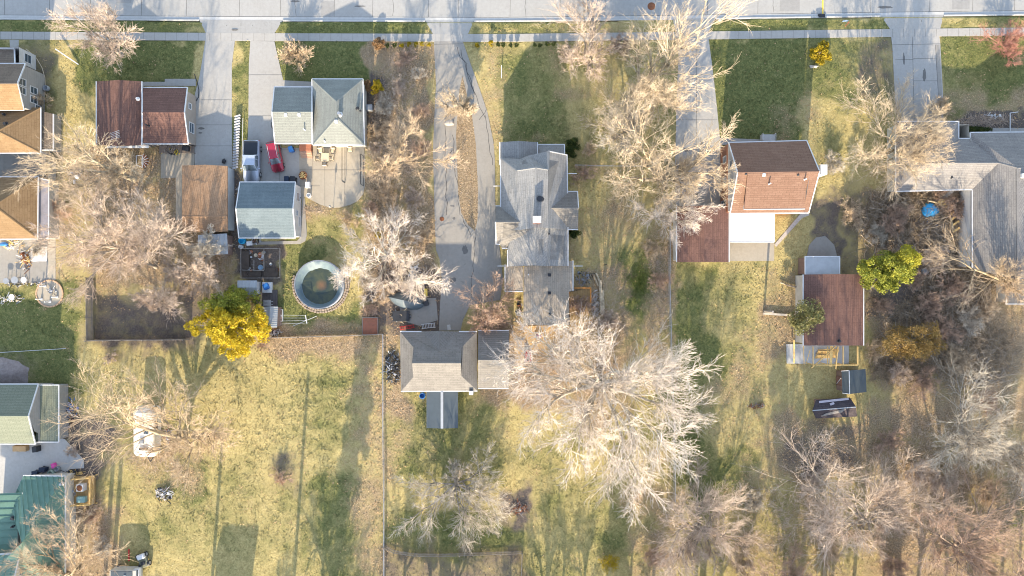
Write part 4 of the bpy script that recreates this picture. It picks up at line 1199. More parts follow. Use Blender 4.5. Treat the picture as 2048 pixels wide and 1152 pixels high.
def tree_mesh(seed, Rx, Ry, Ht, off=(0, 0), limbs=8, b2=7, b3=7, b4=6, b5=3, trunk=.3, fork=.3, twig=.016, el=(15, 75), wig=.16, stems=1, droop=0.0):
    rng = np.random.default_rng(seed); twig = twig * .95; b4 = min(b4, 6)
    hf = Ht * fork
    st = np.zeros((stems, 3)); st[:, :2] = rng.normal(0, .15 * (stems > 1), (stems, 2))
    d = np.tile(np.array([[off[0] * .25 / Ht, off[1] * .25 / Ht, 1.0]]), (stems, 1)) + rng.normal(0, .1 + .3 * (stems > 1), (stems, 3)) * [1, 1, 0]
    d /= np.linalg.norm(d, axis=1, keepdims=True); st[:, 2] = -.15
    T0 = grow(st, d, np.full(stems, hf), np.full(stems, trunk / stems ** .5), np.full(stems, trunk / stems ** .5 * .78), 6, .05, .05, rng)
    T0[1][:, 0] *= 1.35
    top = T0[0][:, -1]
    n = limbs; az = np.arange(n) * 2 * np.pi / n + rng.uniform(0, 6.28) + rng.normal(0, .22, n)
    e = np.radians(rng.uniform(el[0], el[1], n)); e[0] = np.radians(80)
    fr = rng.uniform(.72, 1.08, n); cx = np.cos(az) * Rx * fr + off[0]; cy = np.sin(az) * Ry * fr + off[1]
    reach = np.hypot(cx, cy); az2 = np.arctan2(cy, cx)
    hz = np.cos(e) * reach * 1.02; hz[0] = .15 * reach[0]
    vz = np.minimum(np.tan(e) * hz, (Ht - hf) * .82) * rng.uniform(.8, 1.05, n); vz = np.maximum(vz, (Ht - hf) * .18)
    dv = np.stack([np.cos(az2) * hz, np.sin(az2) * hz, vz], 1); L = np.linalg.norm(dv, axis=1) * rng.uniform(.85, 1.05, n)
    src = top[rng.integers(0, stems, n)] - np.array([0, 0, 1.]) * (rng.uniform(0, .35, n) * hf)[:, None]
    rl = trunk * .62 * rng.uniform(.7, 1.1, n)
    dv = dv / np.linalg.norm(dv, axis=1, keepdims=True); dv[:, 2] += .15
    T1 = grow(src, dv, L, rl, rl * .13, 9, wig * .6, .02 - droop, rng)
    wood = [tubes(*T0, 10), tubes(*T1, 7)]
    p, dd, rr, t = children(*T1, b2, .18, 1, .62, rng, .3)
    L2 = np.repeat(L, b2) * (.62 - .3 * t) * rng.uniform(.65, 1.3, len(t))
    T2 = grow(p, dd, L2, np.minimum(rr * .85, .12), np.full(len(rr), .02), 7, wig * .75, .02 - droop, rng); wood.append(tubes(*T2, 5))
    p, dd, rr, t = children(*T2, b3, .18, 1, .62, rng, .2)
    L3 = np.repeat(L2, b3) * (.58 - .24 * t) * rng.uniform(.65, 1.35, len(t))
    T3 = grow(p, dd, L3, np.minimum(rr * .75, .038), np.full(len(rr), twig * .9), 5, wig * .8, .015 - droop, rng)
    tw = [tubes(*T3, 4)]
    p, dd, rr, t = children(*T3, b4, .12, 1, .62, rng, .2)
    L4 = np.clip(np.repeat(L3, b4) * (.6 - .2 * t) * rng.uniform(.65, 1.4, len(t)), .25, 2.0)
    T4 = grow(p, dd, L4, np.minimum(rr * .75, .024), np.full(len(rr), twig * .7), 4, wig * .8, .02 - droop, rng); tw.append(tubes(*T4, 3))
    b5 = min(b5, 3)
    if b5:
        p, dd, rr, t = children(*T4, b5, .2, 1, .6, rng, .2)
        L5 = np.clip(np.repeat(L4, b5) * .5 * rng.uniform(.5, 1.4, len(t)), .12, .8)
        T5 = grow(p, dd, L5, np.full(len(rr), twig * .85), np.full(len(rr), twig * .45), 3, wig * .9, .03 - droop, rng); tw.append(tubes(*T5, 3))
    return merge(wood), merge(tw)

BARKS = {
 'cream': (bark('cream_bark', (.56, .47, .33), (.2, .16, .11)), bark('cream_twigs', (.64, .52, .37), (.33, .26, .18))),
 'pink': (bark('pinkish_bark', (.46, .39, .31), (.17, .14, .11)), bark('pinkish_twigs', (.62, .5, .4), (.31, .24, .19))),
 'white': (bark('white_bark', (.56, .5, .4), (.22, .18, .13), .8), bark('white_twigs', (.76, .67, .58), (.42, .36, .3))),
 'grey': (bark('grey_bark', (.42, .37, .31), (.15, .13, .11)), bark('grey_twigs', (.6, .53, .43), (.31, .27, .22))),
 'red': (bark('red_bark', (.34, .19, .14), (.15, .09, .07)), bark('red_twigs', (.46, .23, .17), (.24, .12, .1))),
 'rose': (bark('rose_bark', (.37, .29, .23), (.16, .125, .1)), bark('rose_twigs', (.54, .38, .28), (.27, .19, .14))),
 'gold': (bark('gold_bark', (.48, .38, .24), (.19, .15, .095)), bark('gold_twigs', (.62, .48, .33), (.32, .24, .16))),
 'dark': (bark('dead_bark', (.22, .17, .13), (.09, .07, .055)), bark('dead_twigs', (.4, .31, .21), (.17, .13, .09))),
}
ntree = [0]
def tree(bx, by, cx, cy, rx, ry, Ht, kind, label, name='bare_tree', cat='tree', group='bare trees among the yards', **k):
    ntree[0] += 1
    b = P(bx, by); zc = Ht * .62; c = P(cx, cy, zc); s = (H - zc) / F
    root = thing(name, label, cat, b, group=group); rx *= 1.06; ry *= 1.06
    w, t = tree_mesh(100 + ntree[0], rx * s, ry * s, Ht, (c[0] - b[0], c[1] - b[1]), **k)
    np_mesh('trunk', *w, BARKS[kind][0], root, True)
    np_mesh('crown', *t, BARKS[kind][1], root, False)
    return root

tree(243, 110, 222, 60, 108, 85, 8.5, 'pink', 'bare pinkish tree overhanging the sidewalk and street at far left', b5=4, limbs=9, el=(20, 60))
tree(268, 358, 160, 295, 128, 95, 12, 'cream', 'large cream-barked bare tree whose limbs lean over the tan house wing', trunk=.42, limbs=8, b2=7, fork=.25, wig=.2)
tree(256, 497, 200, 455, 150, 105, 10.5, 'pink', 'wide pinkish bare tree in the leaf-strewn yard beside the screened porch', limbs=9, b2=7, fork=.22, el=(12, 55))
tree(312, 535, 320, 450, 85, 80, 9, 'pink', 'bare tree with dark crooked trunk below the brown garage', trunk=.22, fork=.35, b5=3)
tree(322, 606, 326, 590, 62, 52, 5.5, 'pink', 'low spreading bare tree inside the shaded fenced corner', trunk=.14, b5=3)
tree(428, 503, 418, 492, 55, 50, 5.5, 'grey', 'small bare tree growing over the half-hidden metal shed', trunk=.13, b5=3)
tree(378, 560, 385, 545, 80, 45, 6, 'pink', 'thin bare tree between the crooked-trunk tree and the garden shed', trunk=.13, b5=3)
tree(372, 868, 300, 838, 190, 105, 10.5, 'gold', 'broad golden-barked bare tree arching over the white camper', trunk=.42, limbs=10, b2=7, b5=3, fork=.25, el=(15, 50), wig=.22)
tree(592, 113, 590, 109, 37, 34, 3.6, 'gold', 'dense rounded leafless ornamental tree on the front lawn by the driveway', limbs=16, b2=6, b3=5, b4=5, b5=3, trunk=.1, fork=.12, twig=.014)
tree(788, 335, 800, 318, 88, 82, 8, 'gold', 'slender bare tree in the scrub strip beside the patio', trunk=.2, b5=4)
tree(778, 508, 762, 515, 122, 105, 8.5, 'white', 'pale spreading bare tree between the pool and the cracked driveway', trunk=.3, limbs=9, b2=7, b5=4, el=(15, 55), fork=.22, name='bare_tree')
tree(806, 565, 835, 548, 62, 48, 6, 'white', 'pale bare tree over the tarp-covered boat', trunk=.15, b5=3)
tree(936, 228, 902, 220, 52, 55, 6.5, 'cream', 'cut-back pale tree on the grass island edge of the cracked driveway', trunk=.4, limbs=8, fork=.3, b5=4, b4=5)
tree(985, 636, 972, 612, 70, 70, 6.5, 'rose', 'dense reddish-brown bare tree beside the grey garage', limbs=11, b2=7, b5=4, trunk=.17, fork=.15)
tree(1198, 760, 1240, 778, 205, 212, 17, 'white', 'huge white-barked bare tree, the largest crown in the yards', trunk=.55, limbs=12, b2=11, b3=8, b4=6, b5=3, fork=.22, twig=.02, el=(10, 72), wig=.21)
tree(912, 962, 915, 1012, 112, 95, 6.5, 'grey', 'low grey-white bare tree spreading above the picket fence', trunk=.26, limbs=10, b2=8, b5=4, fork=.16, el=(8, 40))
tree(1182, 145, 1172, 82, 85, 105, 9, 'pink', 'upright pinkish bare tree by the sidewalk in front of the grey house', trunk=.25, limbs=9)
tree(1272, 185, 1330, 125, 165, 150, 13.5, 'cream', 'tall cream bare tree reaching across the street and the long driveway', trunk=.5, limbs=10, b2=8, b5=4, fork=.3, el=(12, 65), twig=.018)
tree(1262, 262, 1245, 235, 95, 85, 10, 'grey', 'slim grey bare tree just south of the tall cream one', trunk=.25, b5=3)
tree(1328, 358, 1325, 300, 150, 145, 13, 'cream', 'massive cream-limbed bare tree forking beside the long driveway', trunk=.6, limbs=9, b2=8, b5=4, fork=.18, twig=.018, wig=.2)
tree(1310, 430, 1335, 438, 85, 72, 8, 'white', 'pale bare tree brushing the attached brown garage roof', trunk=.2, b5=3)
tree(1792, 302, 1798, 288, 128, 108, 8.5, 'cream', 'dense round cream bare tree hiding the garage wing of the charcoal house', limbs=14, b2=8, b3=6, b4=6, b5=4, trunk=.3, fork=.12, el=(12, 65), wig=.2)
tree(1992, 562, 1975, 545, 105, 65, 9.5, 'gold', 'golden bare tree in front of the charcoal house wing', trunk=.4, limbs=9, b5=4)
tree(1922, 868, 1895, 840, 145, 100, 11, 'grey', 'grey forked bare tree above the overgrown ground at lower right', trunk=.32, limbs=9, b2=7, b5=4)
tree(2010, 905, 2035, 890, 115, 100, 9, 'grey', 'grey bare tree at the right edge beside the forked one', trunk=.25, b5=3, limbs=8)
tree(1722, 1042, 1722, 1008, 170, 130, 13, 'pink', 'wide fan-shaped bare tree in the brown yard at lower right', trunk=.34, limbs=12, b2=8, b5=4, fork=.15, el=(12, 55))
tree(1392, 1050, 1405, 1055, 145, 128, 12, 'pink', 'broad bare tree straddling the fence line at the bottom edge', trunk=.34, limbs=12, b2=8, b5=4, fork=.16, el=(12, 55))
tree(1885, 1085, 1940, 1040, 155, 120, 12, 'rose', 'brownish bare tree in the bottom right thicket', trunk=.3, limbs=10, b2=7, b5=4)
tree(1570, 1150, 1560, 1122, 100, 85, 8, 'rose', 'bare tree cut off by the bottom edge between two wide crowns', trunk=.22, b5=3)
tree(2040, 1150, 2045, 1120, 90, 70, 9, 'rose', 'bare tree in the extreme bottom right corner', trunk=.22, b5=3)
tree(160, 1140, 125, 1085, 120, 78, 8, 'gold', 'golden bare tree with branches over the green metal roof', trunk=.28, limbs=9, b2=7, b5=3, el=(15, 50))
tree(2008, 102, 2010, 88, 50, 48, 4.5, 'red', 'round red-twigged bare tree on the lawn in the top right corner', limbs=13, b2=6, b3=5, b4=5, b5=3, trunk=.12, fork=.15)
tree(1870, 225, 1885, 222, 38, 34, 3.2, 'gold', 'bushy golden bare shrub beside the slab driveway', limbs=12, b2=5, b3=5, b4=4, b5=3, trunk=.07, fork=.08, name='bare_shrub', cat='shrub')
tree(82, 205, 84, 200, 20, 17, 2.4, 'gold', 'orange tufted shrub by the windows of the grey-sided house', limbs=12, b2=5, b3=4, b4=4, b5=2, trunk=.05, fork=.08, name='bare_shrub', cat='shrub')
tree(562, 960, 563, 955, 17, 18, 1.4, 'rose', 'brown twiggy shrub alone in the open straw lawn', limbs=12, b2=5, b3=4, b4=4, b5=0, trunk=.05, fork=.1, name='bare_shrub', cat='shrub')
tree(528, 690, 528, 688, 22, 12, 1.2, 'rose', 'low reddish shrub at the foot of the yellow tree', limbs=10, b2=5, b3=4, b4=4, b5=0, trunk=.04, fork=.1, name='bare_shrub', cat='shrub')
# saplings and scrub in the strips between lots
q = random.Random(4)
scrub = [(812, 120, 24), (838, 150, 20), (800, 175, 22), (770, 215, 26), (760, 260, 28), (752, 300, 20), (842, 225, 22), (845, 300, 26), (770, 385, 34), (830, 400, 30), (845, 470, 26), (745, 420, 22), (700, 440, 24),
         (770, 590, 28), (742, 620, 18), (735, 560, 22), (1165, 350, 26), (1178, 300, 20), (1160, 610, 30), (1215, 640, 28), (1320, 560, 24), (1300, 500, 26), (130, 420, 28), (80, 500, 18), (450, 420, 14), (1240, 95, 30), (1130, 110, 24),
         (1660, 330, 28), (1700, 430, 34), (1745, 470, 30), (1780, 440, 38), (1850, 610, 36), (1880, 660, 40), (1930, 640, 36), (1960, 620, 30), (1900, 720, 36), (1840, 760, 36), (1790, 745, 30), (1760, 610, 24), (1960, 800, 34),
         (1770, 880, 32), (1830, 940, 40), (1880, 960, 36), (1960, 980, 42), (1650, 1100, 36), (1480, 1120, 36), (1310, 1110, 30), (1500, 1000, 30), (1620, 960, 30), (1780, 1130, 38), (1960, 1130, 40), (210, 1090, 24), (190, 1030, 22), (150, 900, 18), (1010, 750, 20), (1110, 720, 24),
         (1990, 500, 24), (1905, 420, 34), (1880, 400, 30), (1860, 520, 34), (1900, 580, 38), (1820, 560, 28), (1735, 560, 24), (1745, 700, 28), (225, 715, 16), (905, 700, 0)]
where = lambda x, y: ('in the scrub strip by the cracked driveway' if 690 < x < 860 else 'in the overgrown lot at right' if x > 1590 and y < 850 else 'in the brown thicket near the bottom right' if x > 1280 and y > 850 else 'beside the central grey house' if x > 1000 else 'in the yards at left')
protos = []
for i in range(4):
    w, t = tree_mesh(900 + i, 1.6, 1.6, 2.6 + .5 * i, (0, 0), limbs=10 + i, b2=5, b3=5, b4=4, b5=2, trunk=.05, fork=.1, twig=.014, wig=.22, el=(25, 70))
    protos.append((w, t))
mk = {}
for i, (x, y, r) in enumerate(scrub):
    if r == 0: continue
    kd = q.choice(['pink', 'rose', 'gold', 'grey'] if x > 1590 else ['pink', 'rose', 'gold', 'grey', 'rose'])
    key = (i % 4, kd)
    p = P(x, y)
    if key not in mk:
        root = thing('bare_shrub', '', 'shrub', p, q.uniform(0, 6))
        np_mesh('stems', *protos[key[0]][0], BARKS[kd][0], root, True); np_mesh('twigs', *protos[key[0]][1], BARKS[kd][1], root, False)
        mk[key] = root
    else:
        root = dup(mk[key], p, q.uniform(0, 6))
    sc = r / 14.07 / 1.75
    root.scale = (sc, sc, max(.6, sc * .8))
    g = {'pink': 'pinkish', 'rose': 'reddish-brown', 'gold': 'golden', 'grey': 'grey'}[kd]
    root['label'] = f'leafless {g} scrub shrub {where(x, y)}'; root['group'] = f'leafless {g} scrub shrubs {where(x, y)}'

# ------------------------------------------------------------------ leafy trees and evergreens
def leafy_mesh(seed, Rx, Ry, Ht, nclump, nleaf, size, off=(0, 0), zlo=.15, flat=.6, cl=.75):
    rng = np.random.default_rng(seed)
    v = rng.normal(0, 1, (nclump, 3)); v /= np.linalg.norm(v, axis=1, keepdims=True)
    rad = rng.uniform(.06, 1, nclump) ** .5 * rng.uniform(.75, 1.1, nclump)
    c = v * rad[:, None] * np.array([Rx, Ry, Ht * (1 - zlo) / 2]); c[:, 2] += Ht * (1 + zlo) / 2
    tt = np.clip((c[:, 2] / Ht), 0, 1); c[:, 0] += off[0] * tt; c[:, 1] += off[1] * tt
    k = np.repeat(np.arange(nclump), nleaf); n = len(k)
    d = rng.normal(0, 1, (n, 3)); d /= np.linalg.norm(d, axis=1, keepdims=True)
    p = c[k] + d * (rng.uniform(.3, 1, n) ** .6 * cl * rng.uniform(.7, 1.25, nclump)[k])[:, None] * np.array([1, 1, flat])
    a = rng.normal(0, 1, (n, 3)); a += d * .6; a /= np.linalg.norm(a, axis=1, keepdims=True)
    b_ = np.cross(a, rng.normal(0, 1, (n, 3))); b_ /= np.linalg.norm(b_, axis=1, keepdims=True)
    s = size * rng.uniform(.6, 1.4, n)[:, None]
    u = a * s; w = b_ * s * .55
    V = np.stack([p - u, p + w, p + u, p - w], 1)
    return (V.reshape(-1, 3), np.arange(n * 4).reshape(-1, 4)), c

def leafy(name, label, cat, bx, by, cx, cy, rx, ry, Ht, m, nclump=90, nleaf=110, size=.16, bk='grey', group=None, **k):
    ntree[0] += 1
    b = P(bx, by); zc = Ht * .6; c = P(cx, cy, zc); s = (H - zc) / F
    off = (c[0] - b[0], c[1] - b[1])
    root = thing(name, label, cat, b, group=group)
    (V, Q), cen = leafy_mesh(500 + ntree[0], rx * s, ry * s, Ht, nclump, nleaf, size, (off[0] * 1.5, off[1] * 1.5), **k)
    rng = np.random.default_rng(ntree[0])
    base = np.tile(np.array([[0, 0, Ht * .12]]), (len(cen), 1)) + rng.uniform(0, 1, (len(cen), 1)) * np.array([[off[0], off[1], Ht * .55]])
    mid = (base + cen) / 2 + rng.normal(0, .15, cen.shape)
    Pl = np.stack([base, mid, cen], 1); Rd = np.tile(np.array([[.07, .045, .02]]) * (Ht / 7), (len(cen), 1))
    tr = np.array([[[0, 0, -.1], [off[0] * .3, off[1] * .3, Ht * .3], [off[0] * .7, off[1] * .7, Ht * .6], [off[0], off[1], Ht * .85]]])
    np_mesh('trunk', *merge([tubes(tr, np.array([[.26, .2, .12, .05]]) * Ht / 8, 8), tubes(Pl, Rd, 4)]), BARKS[bk][0], root, True)
    np_mesh('crown', V, Q, m, root, False)
    return root

YEL = leafmat('yellow_foliage', (.56, .43, .035), (.3, .25, .035), (.72, .56, .05), .9, .32)
YGR = leafmat('yellow_green_foliage', (.27, .29, .05), (.12, .15, .03), (.5, .46, .07), .9, .3)
ORA = leafmat('rusty_foliage', (.32, .22, .08), (.18, .15, .06), (.46, .3, .1), .8, .35)
PGR = leafmat('pale_pine_needles', (0.260, 0.248, 0.099), (0.136, 0.136, 0.056), (0.372, 0.341, 0.161), 1.2)
DGR = leafmat('dark_evergreen', (0.050, 0.074, 0.019), (0.019, 0.031, 0.009), (0.124, 0.136, 0.031), 1.5)
GOLD = leafmat('golden_shrub_foliage', (0.372, 0.279, 0.019), (0.186, 0.155, 0.019), (0.465, 0.360, 0.031), 1.5)
BRN = leafmat('brown_dry_foliage', (0.279, 0.167, 0.081), (0.155, 0.093, 0.050), (0.360, 0.236, 0.124), 1.5)
leafy('evergreen_tree', 'bright yellow evergreen, the most vivid crown, above the wooden fence', 'tree', 478, 640, 464, 655, 88, 66, 8, YEL, 150, 190, .13)
leafy('evergreen_tree', 'dull green evergreen crown just behind the bright yellow one', 'tree', 470, 602, 462, 606, 62, 30, 6.5, YGR, 60, 160, .13)
leafy('evergreen_tree', 'yellow-green evergreen beside the brush pile', 'tree', 1770, 545, 1772, 540, 60, 40, 7.5, YGR, 100, 180, .13)
leafy('evergreen_tree', 'brighter yellow evergreen top nearest the blue tarp', 'tree', 1808, 515, 1812, 516, 26, 20, 7.8, leafmat('lime_foliage', (.4, .38, .05), (.2, .2, .035), (.58, .5, .06), .9, .3), 30, 180, .12)
leafy('pine_tree', 'small pale green pine at the corner of the brown garage', 'tree', 1598, 645, 1616, 634, 34, 34, 7.5, PGR, 60, 130, .12, flat=.4)
leafy('evergreen_tree', 'rusty orange and olive evergreen below the brush-filled lot', 'tree', 1815, 685, 1818, 682, 74, 38, 5, ORA, 110, 120, .1, flat=.7)
leafy('evergreen_shrub', 'round golden-yellow shrub on the dark green lawn at upper right', 'shrub', 1638, 110, 1639, 106, 23, 22, 2.2, GOLD, 50, 130, .1, cl=.4)
leafy('evergreen_shrub', 'yellow shrub at the corner of the grey hip-roofed house', 'shrub', 752, 175, 754, 173, 12, 16, 1.8, GOLD, 30, 120, .08, cl=.33)
leafy('dry_shrub', 'narrow brown shrub against the wall of the grey hip-roofed house', 'shrub', 734, 172, 735, 170, 7, 15, 1.6, BRN, 24, 110, .08, cl=.3)
leafy('dry_shrub', 'rounded brown shrub standing right at the sidewalk edge', 'shrub', 757, 90, 757, 88, 11, 11, 1.5, BRN, 30, 120, .08, cl=.3)
leafy('evergreen_shrub', 'dark green shrub beside the front porch of the big grey house', 'shrub', 1142, 300, 1144, 296, 12, 22, 1.8, DGR, 36, 110, .1, cl=.4)
leafy('evergreen_shrub', 'dark green shrub under the east gable of the big grey house', 'shrub', 1146, 468, 1148, 467, 10, 7, 1.2, DGR, 20, 110, .09, cl=.35)
leafy('evergreen_shrub', 'tiny yellow shrub near the small pale tree by the pool', 'shrub', 758, 470, 758, 470, 7, 8, .9, GOLD, 14, 90, .08, cl=.25)
leafy('evergreen_shrub', 'yellow forsythia-like shrub at the bottom edge', 'shrub', 1220, 1128, 1220, 1126, 22, 18, 1.6, GOLD, 40, 50, .07, cl=.4, bk='gold')
leafy('evergreen_hedge', 'low clipped hedge along the front of the charcoal house', 'hedge', 1955, 259, 1955, 259, 28, 4, .9, DGR, 60, 90, .08, cl=.3)
# row of dwarf shrubs along the sidewalk
rowx = [(775, 0), (790, 0), (803, 1), (817, 1), (831, 1), (845, 1), (857, 1), (956, 1), (981, 1), (995, 0), (1008, 0), (1020, 0), (1033, 0), (1068, 0), (1080, 0), (1093, 0), (1106, 0)]
pr = {}
for x, k in rowx:
    if k not in pr:
        pr[k] = leafy('dwarf_shrub', '', 'shrub', x, 92, x, 91, 3.8, 4.2, .85, GOLD if k else DGR, 12, 70, .06, cl=.2, bk='grey'); r_ = pr[k]
    else: r_ = dup(pr[k], P(x, 91.5 + q.uniform(-1, 1)), q.uniform(0, 6), scale=q.uniform(.8, 1.15))
    r_['label'] = 'tiny %s shrub in the row along the sidewalk' % ('golden' if k else 'dark green'); r_['group'] = 'tiny %s shrubs in the row along the sidewalk' % ('golden' if k else 'dark green')
# taller green grass patch
rng = np.random.default_rng(8); n = 7000
c = np.array(PXY(1280, 565)); a = rng.uniform(0, 6.28, n); rr = np.abs(rng.normal(0, .55, n))
x = c[0] + np.cos(a) * rr * 2.8 * (1 + .2 * np.sin(3 * a)); y = c[1] + np.sin(a) * rr * 4.0; hh = rng.uniform(.1, .28, n); aa = rng.uniform(0, 6.28, n); w = .03
V = np.stack([np.stack([x - w * np.cos(aa), y - w * np.sin(aa), 0 * x], 1), np.stack([x + w * np.cos(aa), y + w * np.sin(aa), 0 * x], 1),
              np.stack([x + .15 * np.cos(aa * 3), y + .15 * np.sin(aa * 3), hh], 1)], 1).reshape(-1, 3)
o = np_mesh('tall_grass', V, np.arange(n * 3).reshape(-1, 3), leafmat('tall_grass_green', (.2, .25, .07), (.12, .15, .04), (.36, .36, .13), 2.0), nside=3)
o['kind'] = 'stuff'; o['label'] = 'patch of taller green grass beyond the deck'
# brush: cut branches lying in heaps
def brush(name, label, cells, m, seed, rad=.02, Ls=(.8, 2.6)):
    rng = np.random.default_rng(seed); Ps = []
    for (cx, cy, rx, ry, h, cnt) in cells:
        c = PXY(cx, cy); a = rng.uniform(0, 6.28, cnt); r = rng.uniform(0, 1, cnt) ** .5
        st = np.stack([c[0] + np.cos(a) * r * rx / 14.07, c[1] + np.sin(a) * r * ry / 14.07, rng.uniform(.03, 1, cnt) * h * (1 - r * .7)], 1)
        d = rng.normal(0, 1, (cnt, 3)); d[:, 2] *= .25; d /= np.linalg.norm(d, axis=1, keepdims=True)
        Pl, Rd = grow(st, d, rng.uniform(*Ls, cnt), np.full(cnt, rad) * rng.uniform(.6, 1.6, cnt), np.full(cnt, rad * .4), 4, .28, -.04, rng)
        Ps.append((Pl, Rd))
    Pl = np.concatenate([p for p, _ in Ps]); Rd = np.concatenate([r for _, r in Ps]); Pl[..., 2] = np.maximum(Pl[..., 2], .03)
    o = np_mesh(name, *tubes(Pl, Rd, 3), m, None, False); o['kind'] = 'stuff'; o['label'] = label
brush('undergrowth', 'tangled dead stems and brush covering the overgrown lot', [(1860, 440, 75, 60, .9, 2600), (1900, 390, 40, 15, 1.0, 700), (1900, 560, 70, 90, .6, 2600), (1850, 640, 70, 50, .5, 1500), (1770, 440, 50, 50, .4, 800),
      (1940, 700, 90, 60, .5, 1500), (1800, 740, 60, 25, .5, 800)], BARKS['dark'][1], 1, .026)
brush('dead_branches', 'pale dead branches lying over the overgrown lot', [(1850, 450, 90, 70, 1.0, 500), (1890, 400, 60, 20, 1.1, 260), (1900, 570, 80, 100, .8, 650), (1850, 660, 90, 60, .7, 380), (1770, 450, 60, 60, .6, 220), (1940, 720, 90, 60, .6, 300)], BARKS['pink'][0], 5, .035, (1.2, 3.6))
brush('twig_litter', 'fallen twigs and dead weeds in the strips between yards', [(790, 260, 45, 150, .25, 1500), (800, 520, 45, 110, .3, 1300), (250, 430, 130, 120, .2, 1700), (1880, 960, 170, 130, .4, 2600), (1500, 1060, 200, 90, .3, 1900), (1060, 740, 50, 40, .15, 400),
      (1200, 640, 50, 110, .2, 700), (1320, 560, 20, 110, .2, 400), (300, 920, 60, 30, .2, 300), (180, 1050, 35, 60, .3, 500), (620, 420, 30, 8, .2, 150), (400, 540, 70, 50, .2, 500), (1970, 242, 60, 9, .3, 500)], BARKS['pink'][1], 2, .014, (.4, 1.5))
# ------------------------------------------------------------------ vehicles
def loft(b, st, smooth=True, close=True):
    """st: list of (y, [(x,z)...]) half sections (x>=0) from sill up to centre line; mirrored"""
    vs = []; n = len(st[0][1])
    for y, sec in st:
        for x, z in sec: vs.append((x, y, z))
        for x, z in reversed(sec): vs.append((-x, y, z))
    w = 2 * n; fs = []
    for i in range(len(st) - 1):
        for j in range(w):
            fs.append((i * w + j, i * w + (j + 1) % w, (i + 1) * w + (j + 1) % w, (i + 1) * w + j))
    b.add(vs, fs, smooth)
    if close:
        b.add(vs[:w], [tuple(reversed(range(w)))]); b.add(vs[-w:], [tuple(range(w))])
    return b

def carpaint(name, c):
    m, nt, b = newmat(name)
    g = N(nt, 'ShaderNodeNewGeometry').outputs['Position']
    nt.links.new(rampn(nt, noise(nt, g, 3, 4), [(.3, tuple(x * .86 for x in c)), (.7, c)]), b.inputs['Base Color'])
    b.inputs['Roughness'].default_value = .3; b.inputs['Coat Weight'].default_value = .7; b.inputs['Coat Roughness'].default_value = .06; b.inputs['Metallic'].default_value = .15
    return m

CARG = mat('car_glass', (.2, .25, .27), (.1, .13, .16), 2.0, rough=.1, spec=.8)  # pale base colour stands in for reflected sky and light interior
def wheels(root, xs_, ys_, r=.37, w=.25):
    for x in xs_:
        for y in ys_:
            b = MB(); s = 1 if x > 0 else -1
            n = 20; b.tube([(x - w / 2, y, r), (x + w / 2, y, r)], r, n)
            t = b.build('wheel', DARK, root, True)
            c = MB(); c.tube([(x + s * (w / 2 - .02), y, r), (x + s * (w / 2 + .025), y, r)], [r * .62, r * .55], 12); c.build('rim', STEEL, t, True)

def section(hw, zs, zt, top):   # rounded body half section
    return [(hw * .93, zs), (hw, zs + .18), (hw, zt - .22), (hw * .97, zt - .07), (hw * top, zt), (0.0, zt + .03)]

def pickup(px, py, rz):
    p = P(px, py); root = thing('pickup_truck', 'silver pickup truck with black bed cover parked behind the red car', 'pickup truck', p, rz); root.scale = (1.12, 1.02, 1.05)
    SIL = carpaint('silver_blue_paint', (.4, .46, .56))
    b = MB()   # front is -Y
    st = [(-2.85, section(.78, .45, .88, .7)), (-2.72, section(.92, .38, 1.0, .8)), (-2.3, section(.97, .34, 1.1, .84)), (-1.35, section(1.0, .32, 1.17, .86)), (-1.2, section(1.0, .32, 1.2, .9)), (.75, section(1.0, .32, 1.2, .9)),
          (.78, section(1.0, .34, 1.2, .92)), (2.65, section(.99, .38, 1.2, .92)), (2.78, section(.96, .45, 1.15, .9))]
    loft(b, st); body = b.build('body', SIL, root, True)
    b = MB(); gh = lambda hb, ht, z: [(hb, 1.17), (ht + .03, z - .1), (ht * .9, z), (0, z + .04)]
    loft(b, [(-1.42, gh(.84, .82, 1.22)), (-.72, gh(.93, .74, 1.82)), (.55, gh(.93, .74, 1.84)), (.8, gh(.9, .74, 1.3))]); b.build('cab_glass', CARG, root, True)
    b = MB(); b.box((0, -.08, 1.875), (1.5, 1.36, .07), bevel=.03)
    for s in (-1, 1):
        b.bar((s * .86, -1.36, 1.22), (s * .73, -.72, 1.86), .07); b.bar((s * .93, .05, 1.22), (s * .76, .05, 1.84), .07); b.bar((s * .92, .74, 1.24), (s * .74, .56, 1.86), .12)
    b.build('cab_roof', SIL, root, True)
    MB().box((0, 1.72, 1.26), (1.72, 1.86, .07), bevel=.03).build('bed_cover', mat('black_vinyl', (.03, .035, .045), rough=.45), root, True)
    for s in (-1, 1):
        MB().box((s * 1.12, -1.12, 1.22), (.24, .12, .17), bevel=.02).build('mirror', SIL, root, True)
        MB().box((s * .72, -2.78, .82), (.36, .12, .18), bevel=.02).build('headlight', WHITE, root, True)
        MB().box((s * .9, 2.78, .95), (.14, .06, .3)).build('taillight', REDP, root, True)
    MB().box((0, -2.9, .55), (1.7, .14, .2), bevel=.03).build('front_bumper', STEEL, root, True)
    b = MB(); b.bar((-.6, -1.44, 1.26), (.0, -1.3, 1.36), .02); b.bar((.05, -1.44, 1.26), (.65, -1.3, 1.36), .02); b.build('wiper', DARK, root, True)
    wheels(root, (-.9, .9), (-1.85, 1.7), .39)
